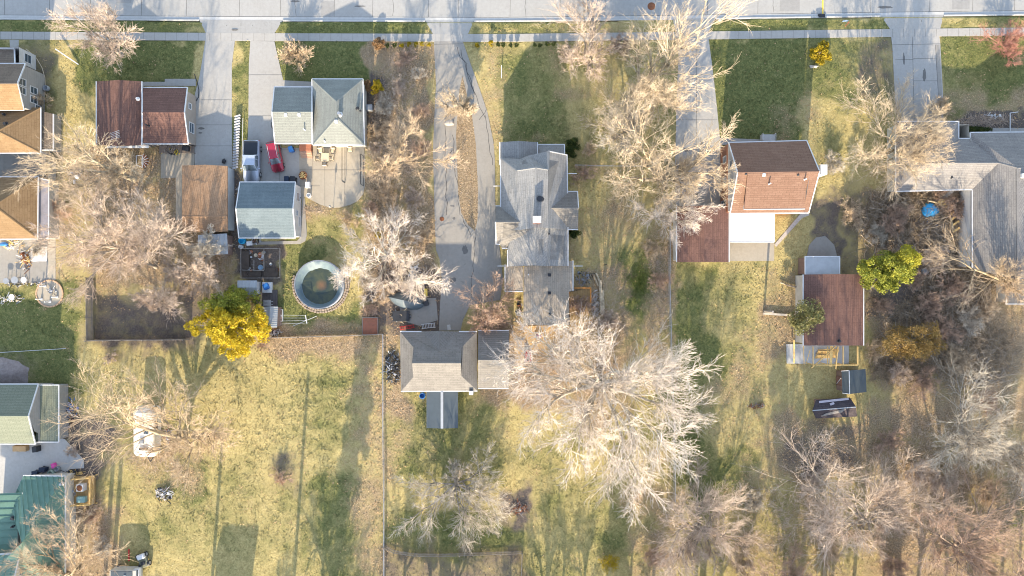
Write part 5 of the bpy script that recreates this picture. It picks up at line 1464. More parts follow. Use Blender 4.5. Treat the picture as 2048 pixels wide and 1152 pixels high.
def redcar(px, py, rz):
    p = P(px, py); root = thing('car', 'dark red hatchback parked askew beside the pickup truck', 'car', p, rz)
    RED = carpaint('dark_red_paint', (.36, .02, .05))
    b = MB()
    st = [(-2.2, section(.62, .4, .62, .7)), (-2.12, section(.76, .3, .74, .8)), (-1.8, section(.84, .25, .86, .84)), (-1.1, section(.88, .22, .98, .85)), (-.8, section(.88, .22, 1.0, .9)), (1.3, section(.88, .24, 1.02, .92)), (1.95, section(.84, .28, 1.0, .9)), (2.15, section(.72, .38, .9, .85))]
    loft(b, st); b.build('body', RED, root, True)
    b = MB(); gh = lambda hb, ht, z: [(hb, .97), (ht + .03, z - .1), (ht * .88, z), (0, z + .04)]
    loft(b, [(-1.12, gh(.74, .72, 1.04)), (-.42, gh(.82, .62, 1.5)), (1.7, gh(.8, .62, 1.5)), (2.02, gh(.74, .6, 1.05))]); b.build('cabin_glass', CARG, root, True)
    b = MB(); b.box((0, .64, 1.555), (1.36, 2.16, .06), bevel=.03)
    for s in (-1, 1):
        b.bar((s * .76, -1.06, 1.03), (s * .62, -.42, 1.54), .06); b.bar((s * .84, .25, 1.0), (s * .65, .25, 1.53), .07); b.bar((s * .74, 1.95, 1.04), (s * .62, 1.65, 1.54), .14)
    b.build('roof_panel', RED, root, True)
    for s in (-1, 1):
        MB().bar((s * .56, -.3, 1.61), (s * .56, 1.5, 1.61), .045).build('roof_rail', WHITE, root, True)
        MB().box((s * .98, -.78, 1.0), (.2, .12, .13), bevel=.02).build('mirror', RED, root, True)
        MB().box((s * .6, -2.05, .66), (.3, .16, .14), rz=s * .35, bevel=.02).build('headlight', WHITE, root, True)
    wheels(root, (-.8, .8), (-1.35, 1.3), .33, .22)
pickup(508, 324, math.radians(-1)); redcar(554, 315, math.radians(11.5))

# camper trailer
p = P(305, 858)
root = thing('camper_trailer', 'old white camper trailer with rounded end under the golden-barked tree', 'camper', p); root.scale = (1.3, 1.02, 1)
CAMP = mat('camper_white', (.8, .78, .72), (.55, .5, .42), 1.2, rough=.5)
b = MB(); s = lambda hw, z0, z1: [(hw, z0), (hw, z1 - .25), (hw - .12, z1 - .06), (hw - .35, z1), (0, z1 + .06)]
loft(b, [(-3.5, s(.7, .7, 1.5)), (-3.25, s(1.0, .5, 2.1)), (-2.8, s(1.12, .42, 2.45)), (2.7, s(1.12, .42, 2.5)), (3.2, s(1.08, .5, 2.2)), (3.4, s(.95, .7, 1.6))], False)
b.build('body', CAMP, root, True)
for y in (-1.2, 1.3): MB().box((-.1, y, 2.66), (.5, .5, .2), bevel=.05).build('roof_vent', GREYP, root, True)
MB().box((.1, -2.2, 2.6), (.9, .3, .12)).build('roof_rack', DARK, root, True)
wheels(root, (-1.0, 1.0), (-.3,), .35)
MB().box((.35, .2, 2.58), (.5, .7, .1), bevel=.03).build('skylight', GLASS, root, True)
MB().box((0, -3.0, 2.3), (1.7, .08, .06)).build('seam_strip', GREYP, root, True)
for s_ in (-1, 1): MB().box((s_ * 1.14, .8, 1.7), (.06, 1.2, .6)).build('window', GLASS, root, True)
b = MB(); b.bar((-.5, -3.4, .5), (0, -4.4, .5), .08); b.bar((.5, -3.4, .5), (0, -4.4, .5), .08); b.build('tow_bar', DARK, root, True)

# trailer with dark box roof at the bottom left
p = P(262, 1140)
root = thing('utility_trailer', 'grey box trailer with dark roof panel parked at the bottom edge', 'trailer', p)
MB().box((0, -.2, 1.2), (3.8, 1.9, 1.5), bevel=.05).build('body', mat('beige_panel', (.5, .48, .42)), root, True)
b = MB(); b.box((-.2, -.1, 2.0), (3.0, 1.5, .1), bevel=.02); r_ = b.build('roof_panel', DARKM, root, True)
MB().box((.3, .0, 2.1), (.3, .25, .14), bevel=.03).build('roof_vent', WHITE, r_, True)
MB().box((1.7, .3, 1.5), (.8, 1.1, .5), bevel=.05).build('hood', WHITE, root, True)
MB().box((1.95, .3, 1.9), (.08, .9, .4)).build('windscreen', GLASS, root, True)
wheels(root, (-1.5, 1.5), (-.6, .6), .35)
p = P(290, 1117)
root = thing('tractor', 'small open tractor with white hood and red bar beside the box trailer', 'tractor', p, .35)
b = MB(); b.box((0, -.3, .5), (1.2, 1.5, .35), bevel=.05); b.build('chassis', mat('drab_green', (.2, .2, .14)), root, True)
MB().box((.1, .6, .9), (1.1, .7, .4), bevel=.1).build('hood', WHITE, root, True)
MB().box((0, -.4, .8), (.6, .5, .12), bevel=.03).build('seat', DARK, root, True)
wheels(root, (-.6, .6), (-.7, .6), .38, .28)
p = P(262, 1108); tag(MB().bar((p[0], p[1] - .8, .5), (p[0], p[1] + .9, .5), .14).build('red_beam', REDP), 'short red metal beam lying above the box trailer', 'beam')

# tarp-covered boat
def tarp(bx, by, n=26):
    root = thing('covered_boat', 'boat under a dark grey tarp beside the cracked driveway', 'boat', P(bx, by))
    q = random.Random(3); st = []
    b = MB(); NS = 9
    vs = []
    prof = [(-2.6, .1), (-2.1, .55), (-1.3, .95), (-.3, 1.15), (.8, 1.1), (1.8, .9), (2.3, .55), (2.6, .12)]
    for i, (x, hw) in enumerate(prof):
        for j in range(NS):
            t = -1 + 2 * j / (NS - 1)
            z = .35 + (1.1 - .25 * abs(x) / 2.6) * (1 - abs(t) ** 1.3) + q.uniform(-.05, .05)
            if j in (0, NS - 1): z = .12
            vs.append((x + q.uniform(-.04, .04), hw * t * 1.05, z))
    fs = [(i * NS + j, (i + 1) * NS + j, (i + 1) * NS + j + 1, i * NS + j + 1) for i in range(len(prof) - 1) for j in range(NS - 1)]
    b.add(vs, fs, False); b.build('tarp', mat('dark_tarp', (.1, .13, .15), (.05, .065, .08), 1.0, rough=.45, bump=.3, bscale=3), root, True)
    b = MB(); loft(b, [(-.9, [(.4, .1), (.5, .3), (0, .4)]), (.9, [(.4, .1), (.5, .3), (0, .4)])]); b.build('hull', DARK, root, True)
    b = MB(); b.bar((-2.2, -.35, .6), (2.1, .25, 1.12), .02); b.bar((-.8, -.8, .7), (-.6, .9, .7), .02); b.build('rope', WHITE, root, True)
    return root
t_ = tarp(814, 601); t_.rotation_euler = (0, 0, math.radians(-12))

# ------------------------------------------------------------------ pool
c = Vector(P(642, 569)); PH = 1.15
root = thing('round_pool', 'round above-ground pool half full of dark water with a sagging pale liner', 'pool', (c.x, c.y, 0))
rr = 3.42
b = MB(); b.lathe((0, 0, 0), [(rr, 0), (rr, PH), (rr - .1, PH), (rr - .1, .05)], 40); b.build('pool_wall', mat('pool_steel', (.35, .4, .46), (.25, .28, .33), rough=.5), root, True)
b = MB(); b.lathe((0, 0, 0), [(rr - .1, PH - .03), (rr + .03, PH - .03), (rr + .03, PH + .03), (rr - .1, PH + .03), (rr - .1, PH - .03)], 28, False, cap=False); b.build('rim', mat('rim_white', (.2, .22, .26)), root, True)
q = random.Random(9); b = MB(); n = 44; vs = []
for i, (r0, z) in enumerate([(rr - .13, PH - .02), (rr - .35, PH - .12), (rr - .72, .68), (rr - 1.0, .3), (.05, .2)]):
    for j in range(n):
        a = 2 * math.pi * j / n; w = (.045 if 0 < i < 3 else 0) * (1 + 2 * max(0, math.sin(a)))
        rad = r0 + (.25 * math.sin(a + math.pi) if i in (2, 3) else 0)
        vs.append(((rad + q.uniform(-w, w)) * math.cos(a), (rad + q.uniform(-w, w)) * math.sin(a), z + q.uniform(-w, w)))
fs = [(i * n + j, i * n + (j + 1) % n, (i + 1) * n + (j + 1) % n, (i + 1) * n + j) for i in range(4) for j in range(n)]
b.add(vs, fs, True); b.build('liner', mat('pool_liner', (.13, .18, .19), (.08, .12, .16), 1.2, rough=.55), root, True)
m, nt, bs = newmat('pool_water')
g = N(nt, 'ShaderNodeNewGeometry').outputs['Position']
mp = N(nt, 'ShaderNodeMapping'); mp.inputs['Location'].default_value = (-c.x, -c.y, 0); nt.links.new(g, mp.inputs[0])
col = rampn(nt, noise(nt, g, .8, 4, .6, .5), [(.35, (.025, .04, .04)), (.65, (.07, .08, .045))])
gr = N(nt, 'ShaderNodeTexGradient', gradient_type='SPHERICAL'); mp2 = N(nt, 'ShaderNodeMapping'); mp2.inputs['Location'].default_value = (-c.x - .2, -c.y + .1, -.45); nt.links.new(g, mp2.inputs[0]); nt.links.new(mp2.outputs[0], gr.inputs[0])
mu = N(nt, 'ShaderNodeMath', operation='MULTIPLY'); nt.links.new(gr.outputs[1], mu.inputs[0]); nt.links.new(noise(nt, g, 3.5, 5, .9), mu.inputs[1])
col = mixc(nt, rampn(nt, mu.outputs[0], [(.04, (0, 0, 0)), (.5, (1, 1, 1))]), col, (.16, .09, .05))
nt.links.new(col, bs.inputs['Base Color']); bs.inputs['Roughness'].default_value = .12
b = MB(); b.lathe((0, -.15, .45), [(0.001, 0), (rr - .72, 0)], 40, cap=False); b.build('water', m, root, True)
b = MB(); q = random.Random(5)
for k in range(64):
    a = 2 * math.pi * k / 64
    if math.sin(a) > .35: continue
    for ring in range(2):
        r_ = rr + .22 + ring * .3 + q.uniform(-.04, .04); b.box((c.x + r_ * math.cos(a), c.y + r_ * math.sin(a), .12), (.26, .32, .16 + q.uniform(0, .08)), rz=a + q.uniform(-.1, .1), bevel=.03)
tag(b.build('stone_border', mat('brown_stone', (.36, .29, .23), (.2, .16, .13), 4.0)), 'ring of pale paving stones around the round pool', 'edging')

# ------------------------------------------------------------------ fences
def plank_fence(name, label, pts, h=1.8, m=GWOOD, step=2.4, cat='fence', pick=None, group=None):
    w = [Vector(P(*p)) for p in pts]; root = thing(name, label, cat, tuple(w[0]), group=group)
    pn = MB(); po = MB(); rl = MB()
    for a, c_ in zip(w, w[1:]):
        L = (c_ - a).length; d = (c_ - a).normalized(); n = max(1, int(L / step))
        for k in range(n + 1):
            q_ = a + d * (L * k / n); po.box((q_.x, q_.y, h / 2 + .05), (.1, .1, h + .1), rz=math.atan2(d.y, d.x))
        for z in (h * .2, h * .8): rl.bar(a + Vector((0, 0, z)), c_ + Vector((0, 0, z)), .05, .09)
        st = pick or .145; k = 0; s_ = st / 2; nn = Vector((-d.y, d.x, 0)) * .045
        while s_ < L:
            q_ = a + d * s_ + nn; hh = h + R.uniform(-.03, .03); pn.box((q_.x, q_.y, hh / 2), (st * (.86 if not pick else .5), .022, hh), rz=math.atan2(d.y, d.x)); s_ += st
    pn.build('panel' if not pick else 'pickets', m, root); po.build('post', m, root); rl.build('rail', m, root)
    return root
plank_fence('wooden_fence', 'tall weathered board fence running down the left side of the shaded corner', [(186, 556), (186, 592), (186, 634), (187, 680)], 1.75)
plank_fence('wooden_fence', 'long weathered board fence along the bottom of the shaded corner', [(188, 680), (260, 679.5), (380, 678)], 2.1)
plank_fence('wooden_fence', 'low board fence between the pool yard and the open straw lawn', [(545, 675), (600, 674), (700, 671), (768, 668)], .9)
plank_fence('picket_fence', 'curved grey picket fence below the low grey-white tree', [(768, 1090), (790, 1101), (830, 1107), (880, 1108), (960, 1105), (1044, 1102)], 1.15, GWOOD, 2.4, pick=.16)
plank_fence('wooden_fence', 'short board fence running off the bottom edge from the picket fence corner', [(1044, 1102), (1042, 1160)], 1.1)
def wire_fence(name, label, pts, h=1.2, step=2.8, cap=False):
    w = [Vector(P(*p)) for p in pts]; root = thing(name, label, 'fence', tuple(w[0])); po = MB(); wi = MB()
    for a, c_ in zip(w, w[1:]):
        L = (c_ - a).length; d = (c_ - a).normalized(); n = max(1, int(L / step))
        for k in range(n + 1):
            q_ = a + d * (L * k / n); po.cyl((q_.x, q_.y, 0), .035, h + .05, 6)
        wi.bar(a + Vector((0, 0, h)), c_ + Vector((0, 0, h)), .05)
        for z in (.1, .4, .7, 1.0): wi.bar(a + Vector((0, 0, z)), c_ + Vector((0, 0, z)), .012)
        s_ = 0
        while s_ < L:
            q_ = a + d * s_; wi.bar((q_.x, q_.y, .05), (q_.x, q_.y, h), .01); s_ += .3
    po.build('post', STEEL, root); wi.build('wire_mesh', STEEL, root)
wire_fence('chain_link_fence', 'long chain-link fence beside the straw strip down the centre left', [(768, 668), (768, 800), (770, 1000), (770, 1088)])
wire_fence('chain_link_fence', 'chain-link fence along the lawn beside the attached brown garage', [(1338, 445), (1336, 560), (1340, 700), (1346, 880), (1347, 1000)])
wire_fence('chain_link_fence', 'short chain-link fence continuing off the bottom edge at centre left', [(770, 1092), (770, 1165)])
wire_fence('chain_link_fence', 'chain-link fence beside the big grey house toward the forking tree', [(1150, 332), (1230, 334), (1285, 334)], .9)
b = MB(); b.bar(P(1526, 627, .2), P(1590, 631, .2), .3, .3); tag(b.build('timber_beam', mat('pale_timber', (.6, .52, .42))), 'long pale timber beam on the lawn left of the brown garage', 'beam')
def pole(label, x, y, h, r=.06, m=BLACKM, arm=0, name='pole', cat='pole'):
    p = P(x, y); b = MB(); b.cyl((p[0], p[1], 0), r, h, 10)
    if arm: b.bar((p[0] - arm, p[1], h - .1), (p[0] + arm, p[1], h - .1), .08)
    return tag(b.build(name, m), label, cat)
pole('dark slim pole standing in the straw strip right of the grey house', 1208, 530, 3.0, .05)
pole('post at the end of the pale timber beam', 1528, 622, 3.3, .16, GWOOD)
pole('slender dark pole at the curved edge of the patio', 667, 416, 2.2, .035)
p = P(667, 416); tag(MB().lathe((p[0], p[1], 1.7), [(.02, 0), (.16, .1), (.14, .35), (.02, .5)], 12).build('bird_feeder', GREYP), 'grey feeder hanging on the slender patio pole', 'feeder')
# white pole lying on the lawn, upright signs
tag(MB().bar(P(111, 98, .9), P(157, 129, .15), .14, .14).build('white_board', WHITE), 'long white board slanting across the lawn at far left', 'board')
tag(MB().bar(P(1003, 131, 1.0), P(1003, 156, .1), .09, .09).build('white_stake', WHITE), 'short white stake on the shaded lawn by the cracked driveway', 'stake')
p = P(1637, 31); 
b = MB(); b.box((p[0] + .45, p[1] - .05, -.02), (.95, .5, .12)); tag(b.build('storm_drain', DARK), 'black storm drain opening in the kerb', 'drain')
tag(MB().box((P(1646, 12)[0], P(1646, 12)[1], -.088), (.22, 2.2, .008)).build('kerb_paint', mat('yellow_paint', (.7, .5, .08))), 'yellow painted stripe on the street by the storm drain', 'marking')
# lawn flag and sign near the apron
tag(MB().bar(P(1690, 53, .1), P(1698, 44, .8), .05).build('marker_flag', REDP), 'red and white marker stick on the grass verge', 'marker')
tag(MB().box((P(1688, 44)[0], P(1688, 44)[1], .35), (.7, .05, .5)).build('yard_sign', mat('sign_blue', (.25, .35, .5))), 'small blue-grey yard sign on the grass verge', 'sign')

# ladder lying by driveway
def ladder(label, a, b_, m, w=.45, n=12, z=.15, group=None):
    A = Vector(P(*a, z)); B = Vector(P(*b_, z)); d = (B - A).normalized(); nn = Vector((-d.y, d.x, 0)) * w / 2
    k = MB(); k.bar(A + nn, B + nn, .07); k.bar(A - nn, B - nn, .07)
    for i in range(n + 1): q_ = A + (B - A) * ((i + .5) / (n + 1)); k.bar(q_ - nn, q_ + nn, .06)
    return tag(k.build('ladder', m), label, 'ladder', group)
ladder('red ladder lying against the north side of the grey garage', (799, 657, ), (829, 652), REDP, .4, 7)
ladder('white ladder lying beside the red one north of the grey garage', (843, 653), (871, 650), WHITE, .6, 8)
# louvred white rack between the driveways: leaning panels
root = thing('slatted_fence', 'narrow white slatted panel fence between the two driveways', 'fence', P(478, 285))
b = MB()
for k in range(20):
    y = 234 + k * 5.4; p = P(478 - k * .25, y); b.box((p[0], p[1], .5), (.85, .27, .04), rz=.3, tilt=(.35, 0))
b.build('slats', mat('grey_slats', (.42, .42, .43), (.3, .3, .32)), root)
b = MB(); b.bar(P(472, 340, .4), P(474, 232, .4), .06); b.bar(P(484, 343, .4), P(486, 236, .4), .06); b.build('rail', WHITE, root)

# ------------------------------------------------------------------ bins, barrels, boxes
def wheelie(name, label, x, y, m, rz=0, tip=False, s=1.0, group=None):
    root = thing(name, label, 'bin', P(x, y, 0)[:2] + (.06,), rz, group)
    b = MB(); b.add([(-.25, -.3, 0), (.25, -.3, 0), (.25, .3, 0), (-.25, .3, 0), (-.31, -.38, 1.0), (.31, -.38, 1.0), (.31, .38, 1.0), (-.31, .38, 1.0)], [(3, 2, 1, 0), (0, 1, 5, 4), (1, 2, 6, 5), (2, 3, 7, 6), (3, 0, 4, 7), (4, 5, 6, 7)])
    b.build('body', m, root, True)
    b = MB(); b.box((0, 0, 1.04), (.68, .82, .09), bevel=.03); b.bar((-.28, .44, .98), (.28, .44, .98), .05); b.build('lid', m, root, True)
    for sx in (-.28, .28): MB().tube([(sx - .03, .33, .1), (sx + .03, .33, .1)], .1, 10).build('wheel', DARK, root, True)
    root.scale = (s, s, s)
    if tip: root.rotation_euler = (math.radians(80), 0, rz); root.location.z = .4
    return root
NAVY = mat('navy_plastic', (.02, .035, .07), (.015, .022, .045), rough=.5)
wheelie('trash_bin', 'dark bin at the garage corner nearest the red car', 578, 361, NAVY, .05, s=1.0)
wheelie('trash_bin', 'dark bin against the white garage wall beside the path', 590, 362, DARK, .0, s=1.1)
wheelie('recycling_bin', 'blue bin tipped on the driveway below the grey house', 586, 301, BLUEP, .35, s=.95)
wheelie('trash_bin', 'black bin with white lid mark beside the tarp-covered boat', 854, 606, DARK, .3)
wheelie('trash_bin', 'navy bin nearest the left edge on the pale concrete yard', 80, 943, NAVY, 1.55)
wheelie('trash_bin', 'navy bin beside the pink toy on the pale concrete yard', 94, 936, NAVY, 1.5)
wheelie('trash_bin', 'black bin by the porch corner of the brown house', 378, 300, DARK, 1.4)
def barrel(label, x, y, r, h, m, z=0, name='barrel', cat='barrel'):
    p = P(x, y); b = MB(); b.lathe((p[0], p[1], z), [(r * .9, 0), (r, h * .1), (r * 1.03, h * .5), (r, h * .92), (r * .92, h), (r * .8, h), (r * .76, h * .55), (0.001, h * .5)], 18)
    return tag(b.build(name, m), label, cat)
barrel('blue open barrel at the corner of the dark canopy', 846, 790, .42, .9, BLUEP)
barrel('bright blue barrel behind the grey garage', 487, 482, .45, .8, mat('sky_blue_plastic', (.03, .35, .6)))
barrel('pale round tub beside the bright blue barrel', 484, 494, .3, .6, WHITE)
barrel('white round pot on the path beside the patio', 619, 391, .33, .5, WHITE, name='planter', cat='planter')
barrel('dark round tub at the patio edge near the garage wall', 600, 396, .2, .4, DARK, name='planter', cat='planter')
barrel('teal drum on the deck of the green-roofed house', 152, 985, .3, .7, GREYP)
barrel('grey bucket behind the green metal roof', 118, 936, .35, .6, GREYP, .05)
barrel('pale green drum on the concrete yard', 108, 944, .42, .8, mat('pale_green', (.3, .4, .36)), .05)
barrel('grey round cistern by the grey-sided house corner', 96, 178, .38, .6, GREYP)
def crate(label, x, y, d, m, rz=0, z=0, name='box', cat='box', bevel=.03):
    p = P(x, y); b = MB(); b.box((p[0], p[1], z + d[2] / 2), d, rz=rz, bevel=bevel); b.box((p[0], p[1], z + d[2] + .02), (d[0] * .9, d[1] * .9, .04), rz=rz, bevel=.015)
    return tag(b.build(name, m), label, cat)
crate('white chest freezer standing on the path by the patio', 618, 371, (.65, .85, .8), WHITE, name='freezer', cat='freezer')
crate('pink plastic toy on the pale concrete yard', 111, 930, (.5, .7, .5), mat('pink_plastic', (.75, .1, .4)), .3, .05, name='toy', cat='toy')
crate('white box behind the grey garage', 501, 487, (.8, .6, .5), WHITE, .1)
crate('blue and white crate on the small garden platform', 537, 575, (1.3, 1.5, .7), WHITE, .0)
crate('blue bag slumped on the white crate', 537, 573, (.8, .9, .35), BLUEP, .4, .78, bevel=.15)
crate('teal chest on the golden deck of the green-roofed house', 171, 995, (1.2, .8, .6), mat('teal_paint', (.25, .42, .42)), 0, .5)
crate('tan cardboard carton on the white yard below the olive roof', 46, 895, (1.9, .8, .7), mat('tan_cardboard', (.48, .33, .18)), 0, .05)
crate('dark covered grill under the olive roof eave', 78, 896, (.7, .8, .9), DARK, .1, .05, name='grill', cat='grill')
crate('yellow tool case near the tarp-covered boat', 852, 585, (.45, 1.1, .3), mat('yellow_plastic', (.7, .5, .1)), 0)
crate('white air conditioner boxed beside the green roof corner', 135, 965, (.75, .9, .8), WHITE, .2, name='air_conditioner', cat='air conditioner')
crate('grey condenser unit in the dirt beside the grey hip-roofed house', 741, 218, (.85, .85, .8), GREYP, .05, .15, name='air_conditioner', cat='air conditioner')
crate('pale concrete block by the driveway joint under the south gable', 898, 655, (.5, .8, .12), CONCW, .1, name='block', cat='block')
# big AC on the deck with fan
p = P(168, 972, .4); root = thing('air_conditioner', 'white air conditioner with round fan grille on the golden deck', 'air conditioner', (p[0], p[1], .5))
MB().box((0, 0, .45), (1.0, 1.0, .9), bevel=.04).build('case', WHITE, root, True)
f_ = MB().lathe((0, 0, .91), [(.02, .03), (.12, .05), (.38, .03), (.42, 0)], 24).build('fan_grille', RUST, root, True)

def patio_table(label, x, y, r, h, m, legm=None, square=False):
    root = thing('patio_table', label, 'table', P(x, y, 0)[:2] + (.055,))
    b = MB()
    if square: b.box((0, 0, h), (r * 2, r * 2, .05), bevel=.01)
    else: b.lathe((0, 0, h - .03), [(r, 0), (r, .05)], 24)
    b.build('tabletop', m, root, True)
    for sx, sy in ((-1, -1), (1, -1), (1, 1), (-1, 1)): MB().bar((sx * r * .65, sy * r * .65, 0), (sx * r * .6, sy * r * .6, h), .045).build('leg', legm or BLACKM, root, True)
    return root
patio_table('square beige table at the heart of the patio chairs', 653, 316, .55, .7, BEIGE, square=True)
CH0 = None
def chair(x, y, rz, m, label, z=.055, group='beige chairs around the patio table'):
    global CH0
    loc = P(x, y, 0)[:2] + (z,)
    if CH0 is None or CH0[1] is not m:
        root = thing('patio_chair', label, 'chair', loc, rz, group)
        MB().box((0, 0, .42), (.56, .56, .12), bevel=.04).build('seat', m, root, True)
        MB().box((0, .28, .72), (.56, .1, .55), bevel=.03).build('backrest', m, root, True)
        for s_ in (-1, 1):
            MB().bar((s_ * .3, -.25, .62), (s_ * .3, .28, .62), .06).build('armrest', BLACKM, root, True)
            for t in (-1, 1): MB().bar((s_ * .28, t * .25, 0), (s_ * .28, t * .25, .42), .04).build('leg', BLACKM, root, True)
        CH0 = (root, m); return root
    return dup(CH0[0], loc, rz, label)
chair(637, 319, 1.57, BEIGE, 'beige patio chair on the left side of the square table')
chair(665, 319, -1.57, BEIGE, 'beige patio chair on the right side of the square table')
chair(652, 329, 3.14, BEIGE, 'beige patio chair on the near side of the square table')
chair(643, 303, .2, BEIGE, 'beige patio chair behind the table, nearer the brick stoop')
chair(668, 303, -.2, BEIGE, 'beige patio chair behind the table, farther from the brick stoop')
chair(702, 301, .1, BEIGE, 'lone patio chair by the wall at the right of the patio')
# hammock/swing frames on the patio
def frame(label, x0, y0, x1, y1, h=1.0):
    root = thing('metal_frame', label, 'frame', P(x0, y0)); b = MB()
    w = .75
    for y in (y0, y1): b.bar(P(x0, y, .07), P(x0, y, h), .05); b.bar(P(x0 - 6, y - 4, .07), P(x0, y, .09), .05)
    b.bar(P(x0, y0, h), P(x0, y1, h), .06); b.bar(P(x0 - 6, y0 - 4, .09), P(x0 - 6, y1 - 4, .09), .05)
    b.build('tubes', BLACKM, root)
frame('thin black frame standing across the middle of the patio', 690, 292, 690, 366, .5)
frame('thin black frame along the right edge of the patio', 727, 312, 727, 372, .5)
b = MB(); p = P(608, 352); b.lathe((p[0], p[1], .05), [(.25, 0), (.55, .25), (.6, .45), (.5, .45), (.1, .2)], 16); tag(b.build('fire_pit', RUST), 'rusty fire bowl between the driveway and the patio', 'fire pit')
b = MB(); q = random.Random(2)
for k in range(9): a = q.uniform(0, 6.28); b.bar((p[0] + .4 * math.cos(a), p[1] + .4 * math.sin(a), .5), (p[0] - .5 * math.cos(a + .4), p[1] - .5 * math.sin(a + .4), .65), .07)
tag(b.build('firewood', YWOOD), 'sticks of wood lying in the rusty fire bowl', 'firewood')
p = P(748, 220)
# clothes line
root = thing('clothesline', 'white T-post clothesline stretched over the green lawn below the pool', 'clothesline', P(612, 642))
b = MB(); b.bar(P(610, 642), P(612, 640, 2.0), .08); b.bar(P(611, 630, 2.0), P(614, 647, 2.0), .1); b.build('post', WHITE, root)
b = MB()
for k in range(4): b.bar(P(612 + k * .6, 631 + k * 5, 2.0), P(560, 630 + k * 6, 2.0), .025)
b.build('lines', WHITE, root)
b = MB(); b.bar(P(634, 632, .12), P(586, 652, .12), .05); tag(b.build('rope', WHITE), 'loose white rope lying across the lawn under the clothesline', 'rope')
b = MB(); b.bar(P(0, 705, .1), P(132, 697, .1), .06, .02); tag(b.build('white_tape', WHITE), 'thin white tape stretched across the shaded lawn at left', 'tape')
# hoses
def hose(label, pts, m, r=.035, name='garden_hose'):
    w = [P(*p, .1) for p in pts]; tag(MB().tube(w, r, 6).build(name, m), label, 'hose')
hose('black hose looping from the tan-sided wall across the driveway', [(392, 202), (397, 195), (398, 180), (395, 166), (391, 155), (389, 148)], DARK, .05)
hose('beige hose curving along the wall of the grey-sided house', [(52, 98), (62, 106), (74, 118), (84, 135), (90, 155), (91, 180)], BEIGE, .05)
hose('black cable from the brown garage to the driveway edge', [(456, 340), (462, 343), (466, 346)], DARK)

# garden beds enclosure
root = thing('garden_enclosure', 'fenced dark garden beds with posts below the grey garage', 'garden bed', P(517, 525))
b = MB()
for (x0, y0, x1, y1) in ((482, 497, 560, 497), (560, 497, 560, 555), (482, 556, 558, 556), (482, 497, 482, 556), (528, 497, 528, 540), (484, 540, 528, 541), (508, 520, 508, 540)):
    b.bar(P(x0, y0, .5), P(x1, y1, .5), .08, .1)
    for t in (0, .5, 1): p = P(x0 + (x1 - x0) * t, y0 + (y1 - y0) * t); b.cyl((p[0], p[1], 0), .05, .75, 6)
b.build('rails', GWOOD, root)
b = MB(); b.box((P(492, 520)[0], P(492, 520)[1], .2), (1.2, 2.6, .4)); b.box((P(543, 545)[0], P(543, 545)[1], .15), (2.0, 1.2, .3)); b.box((P(505, 548)[0], P(505, 548)[1], .15), (2.6, .8, .3)); b.build('soil_boxes', SOIL, root)
q = random.Random(21)
potm = [WHITE, RUST, GREYP, mat('terracotta', (.5, .2, .1)), BEIGE]
def pot(label, x, y, m, r=.2, h=.3, group=None, z=0):
    p = P(x, y); b = MB(); b.lathe((p[0], p[1], z), [(r * .7, 0), (r, h), (r * .85, h), (r * .8, h * .8), (0.001, h * .78)], 12); return tag(b.build('plant_pot', m), label, 'pot', group)
for i in range(14): pot('small pot among the fenced garden beds', q.uniform(488, 556), q.uniform(503, 552), potm[i % 5], q.uniform(.12, .3), .3, 'small pots among the fenced garden beds')
pot('wide pale basin in the fenced garden beds', 523, 514, WHITE, .45, .25); pot('blue-rimmed round tub in the fenced garden beds', 523, 535, mat('slate_blue', (.2, .3, .4)), .38, .4)
b = MB(); b.box((P(533, 598)[0], P(533, 598)[1], .15), (3.2, 2.6, .3)); tag(b.build('platform', planks('dark_planks', (.12, .1, .1), (.07, .06, .06), .2)), 'dark plank platform between the garden shed and the lean-to', 'platform')
b = MB()
for k in range(7): b.box((P(531 + k * 2.2, 606)[0], P(531, 606)[1], .6), (.08, .9, .06))
b.bar(P(529, 603, .6), P(546, 603, .6), .06); b.bar(P(529, 609, .6), P(546, 609, .6), .06); tag(b.build('pallet', WHITE), 'white slatted pallet above the ribbed lean-to roof', 'pallet')
def planter(label, x, y, w, l, m=WHITE, fill=SOIL, h=.4):
    root = thing('raised_planter', label, 'planter', P(x, y)); b = MB()
    for sx in (-1, 1): b.box((sx * w / 2, 0, h / 2), (.07, l + .07, h))
    for sy in (-1, 1): b.box((0, sy * l / 2, h / 2 + .002), (w - .07, .07, h))
    b.build('frame', m, root, True); MB().box((0, 0, h / 2 - .05), (w - .08, l - .08, h - .1)).build('soil', fill, root, True)
planter('white-framed raised planter, the upper of the two by the lean-to', 561, 625, .75, .85, WHITE, BRN); planter('white-framed raised planter, the lower of the two by the lean-to', 561, 637, .75, .7, WHITE, RUST)
planter('wire-framed reddish planting bed at the fence corner near the pool', 741, 652, 2.2, 2.4, GWOOD, BRICK, .3)
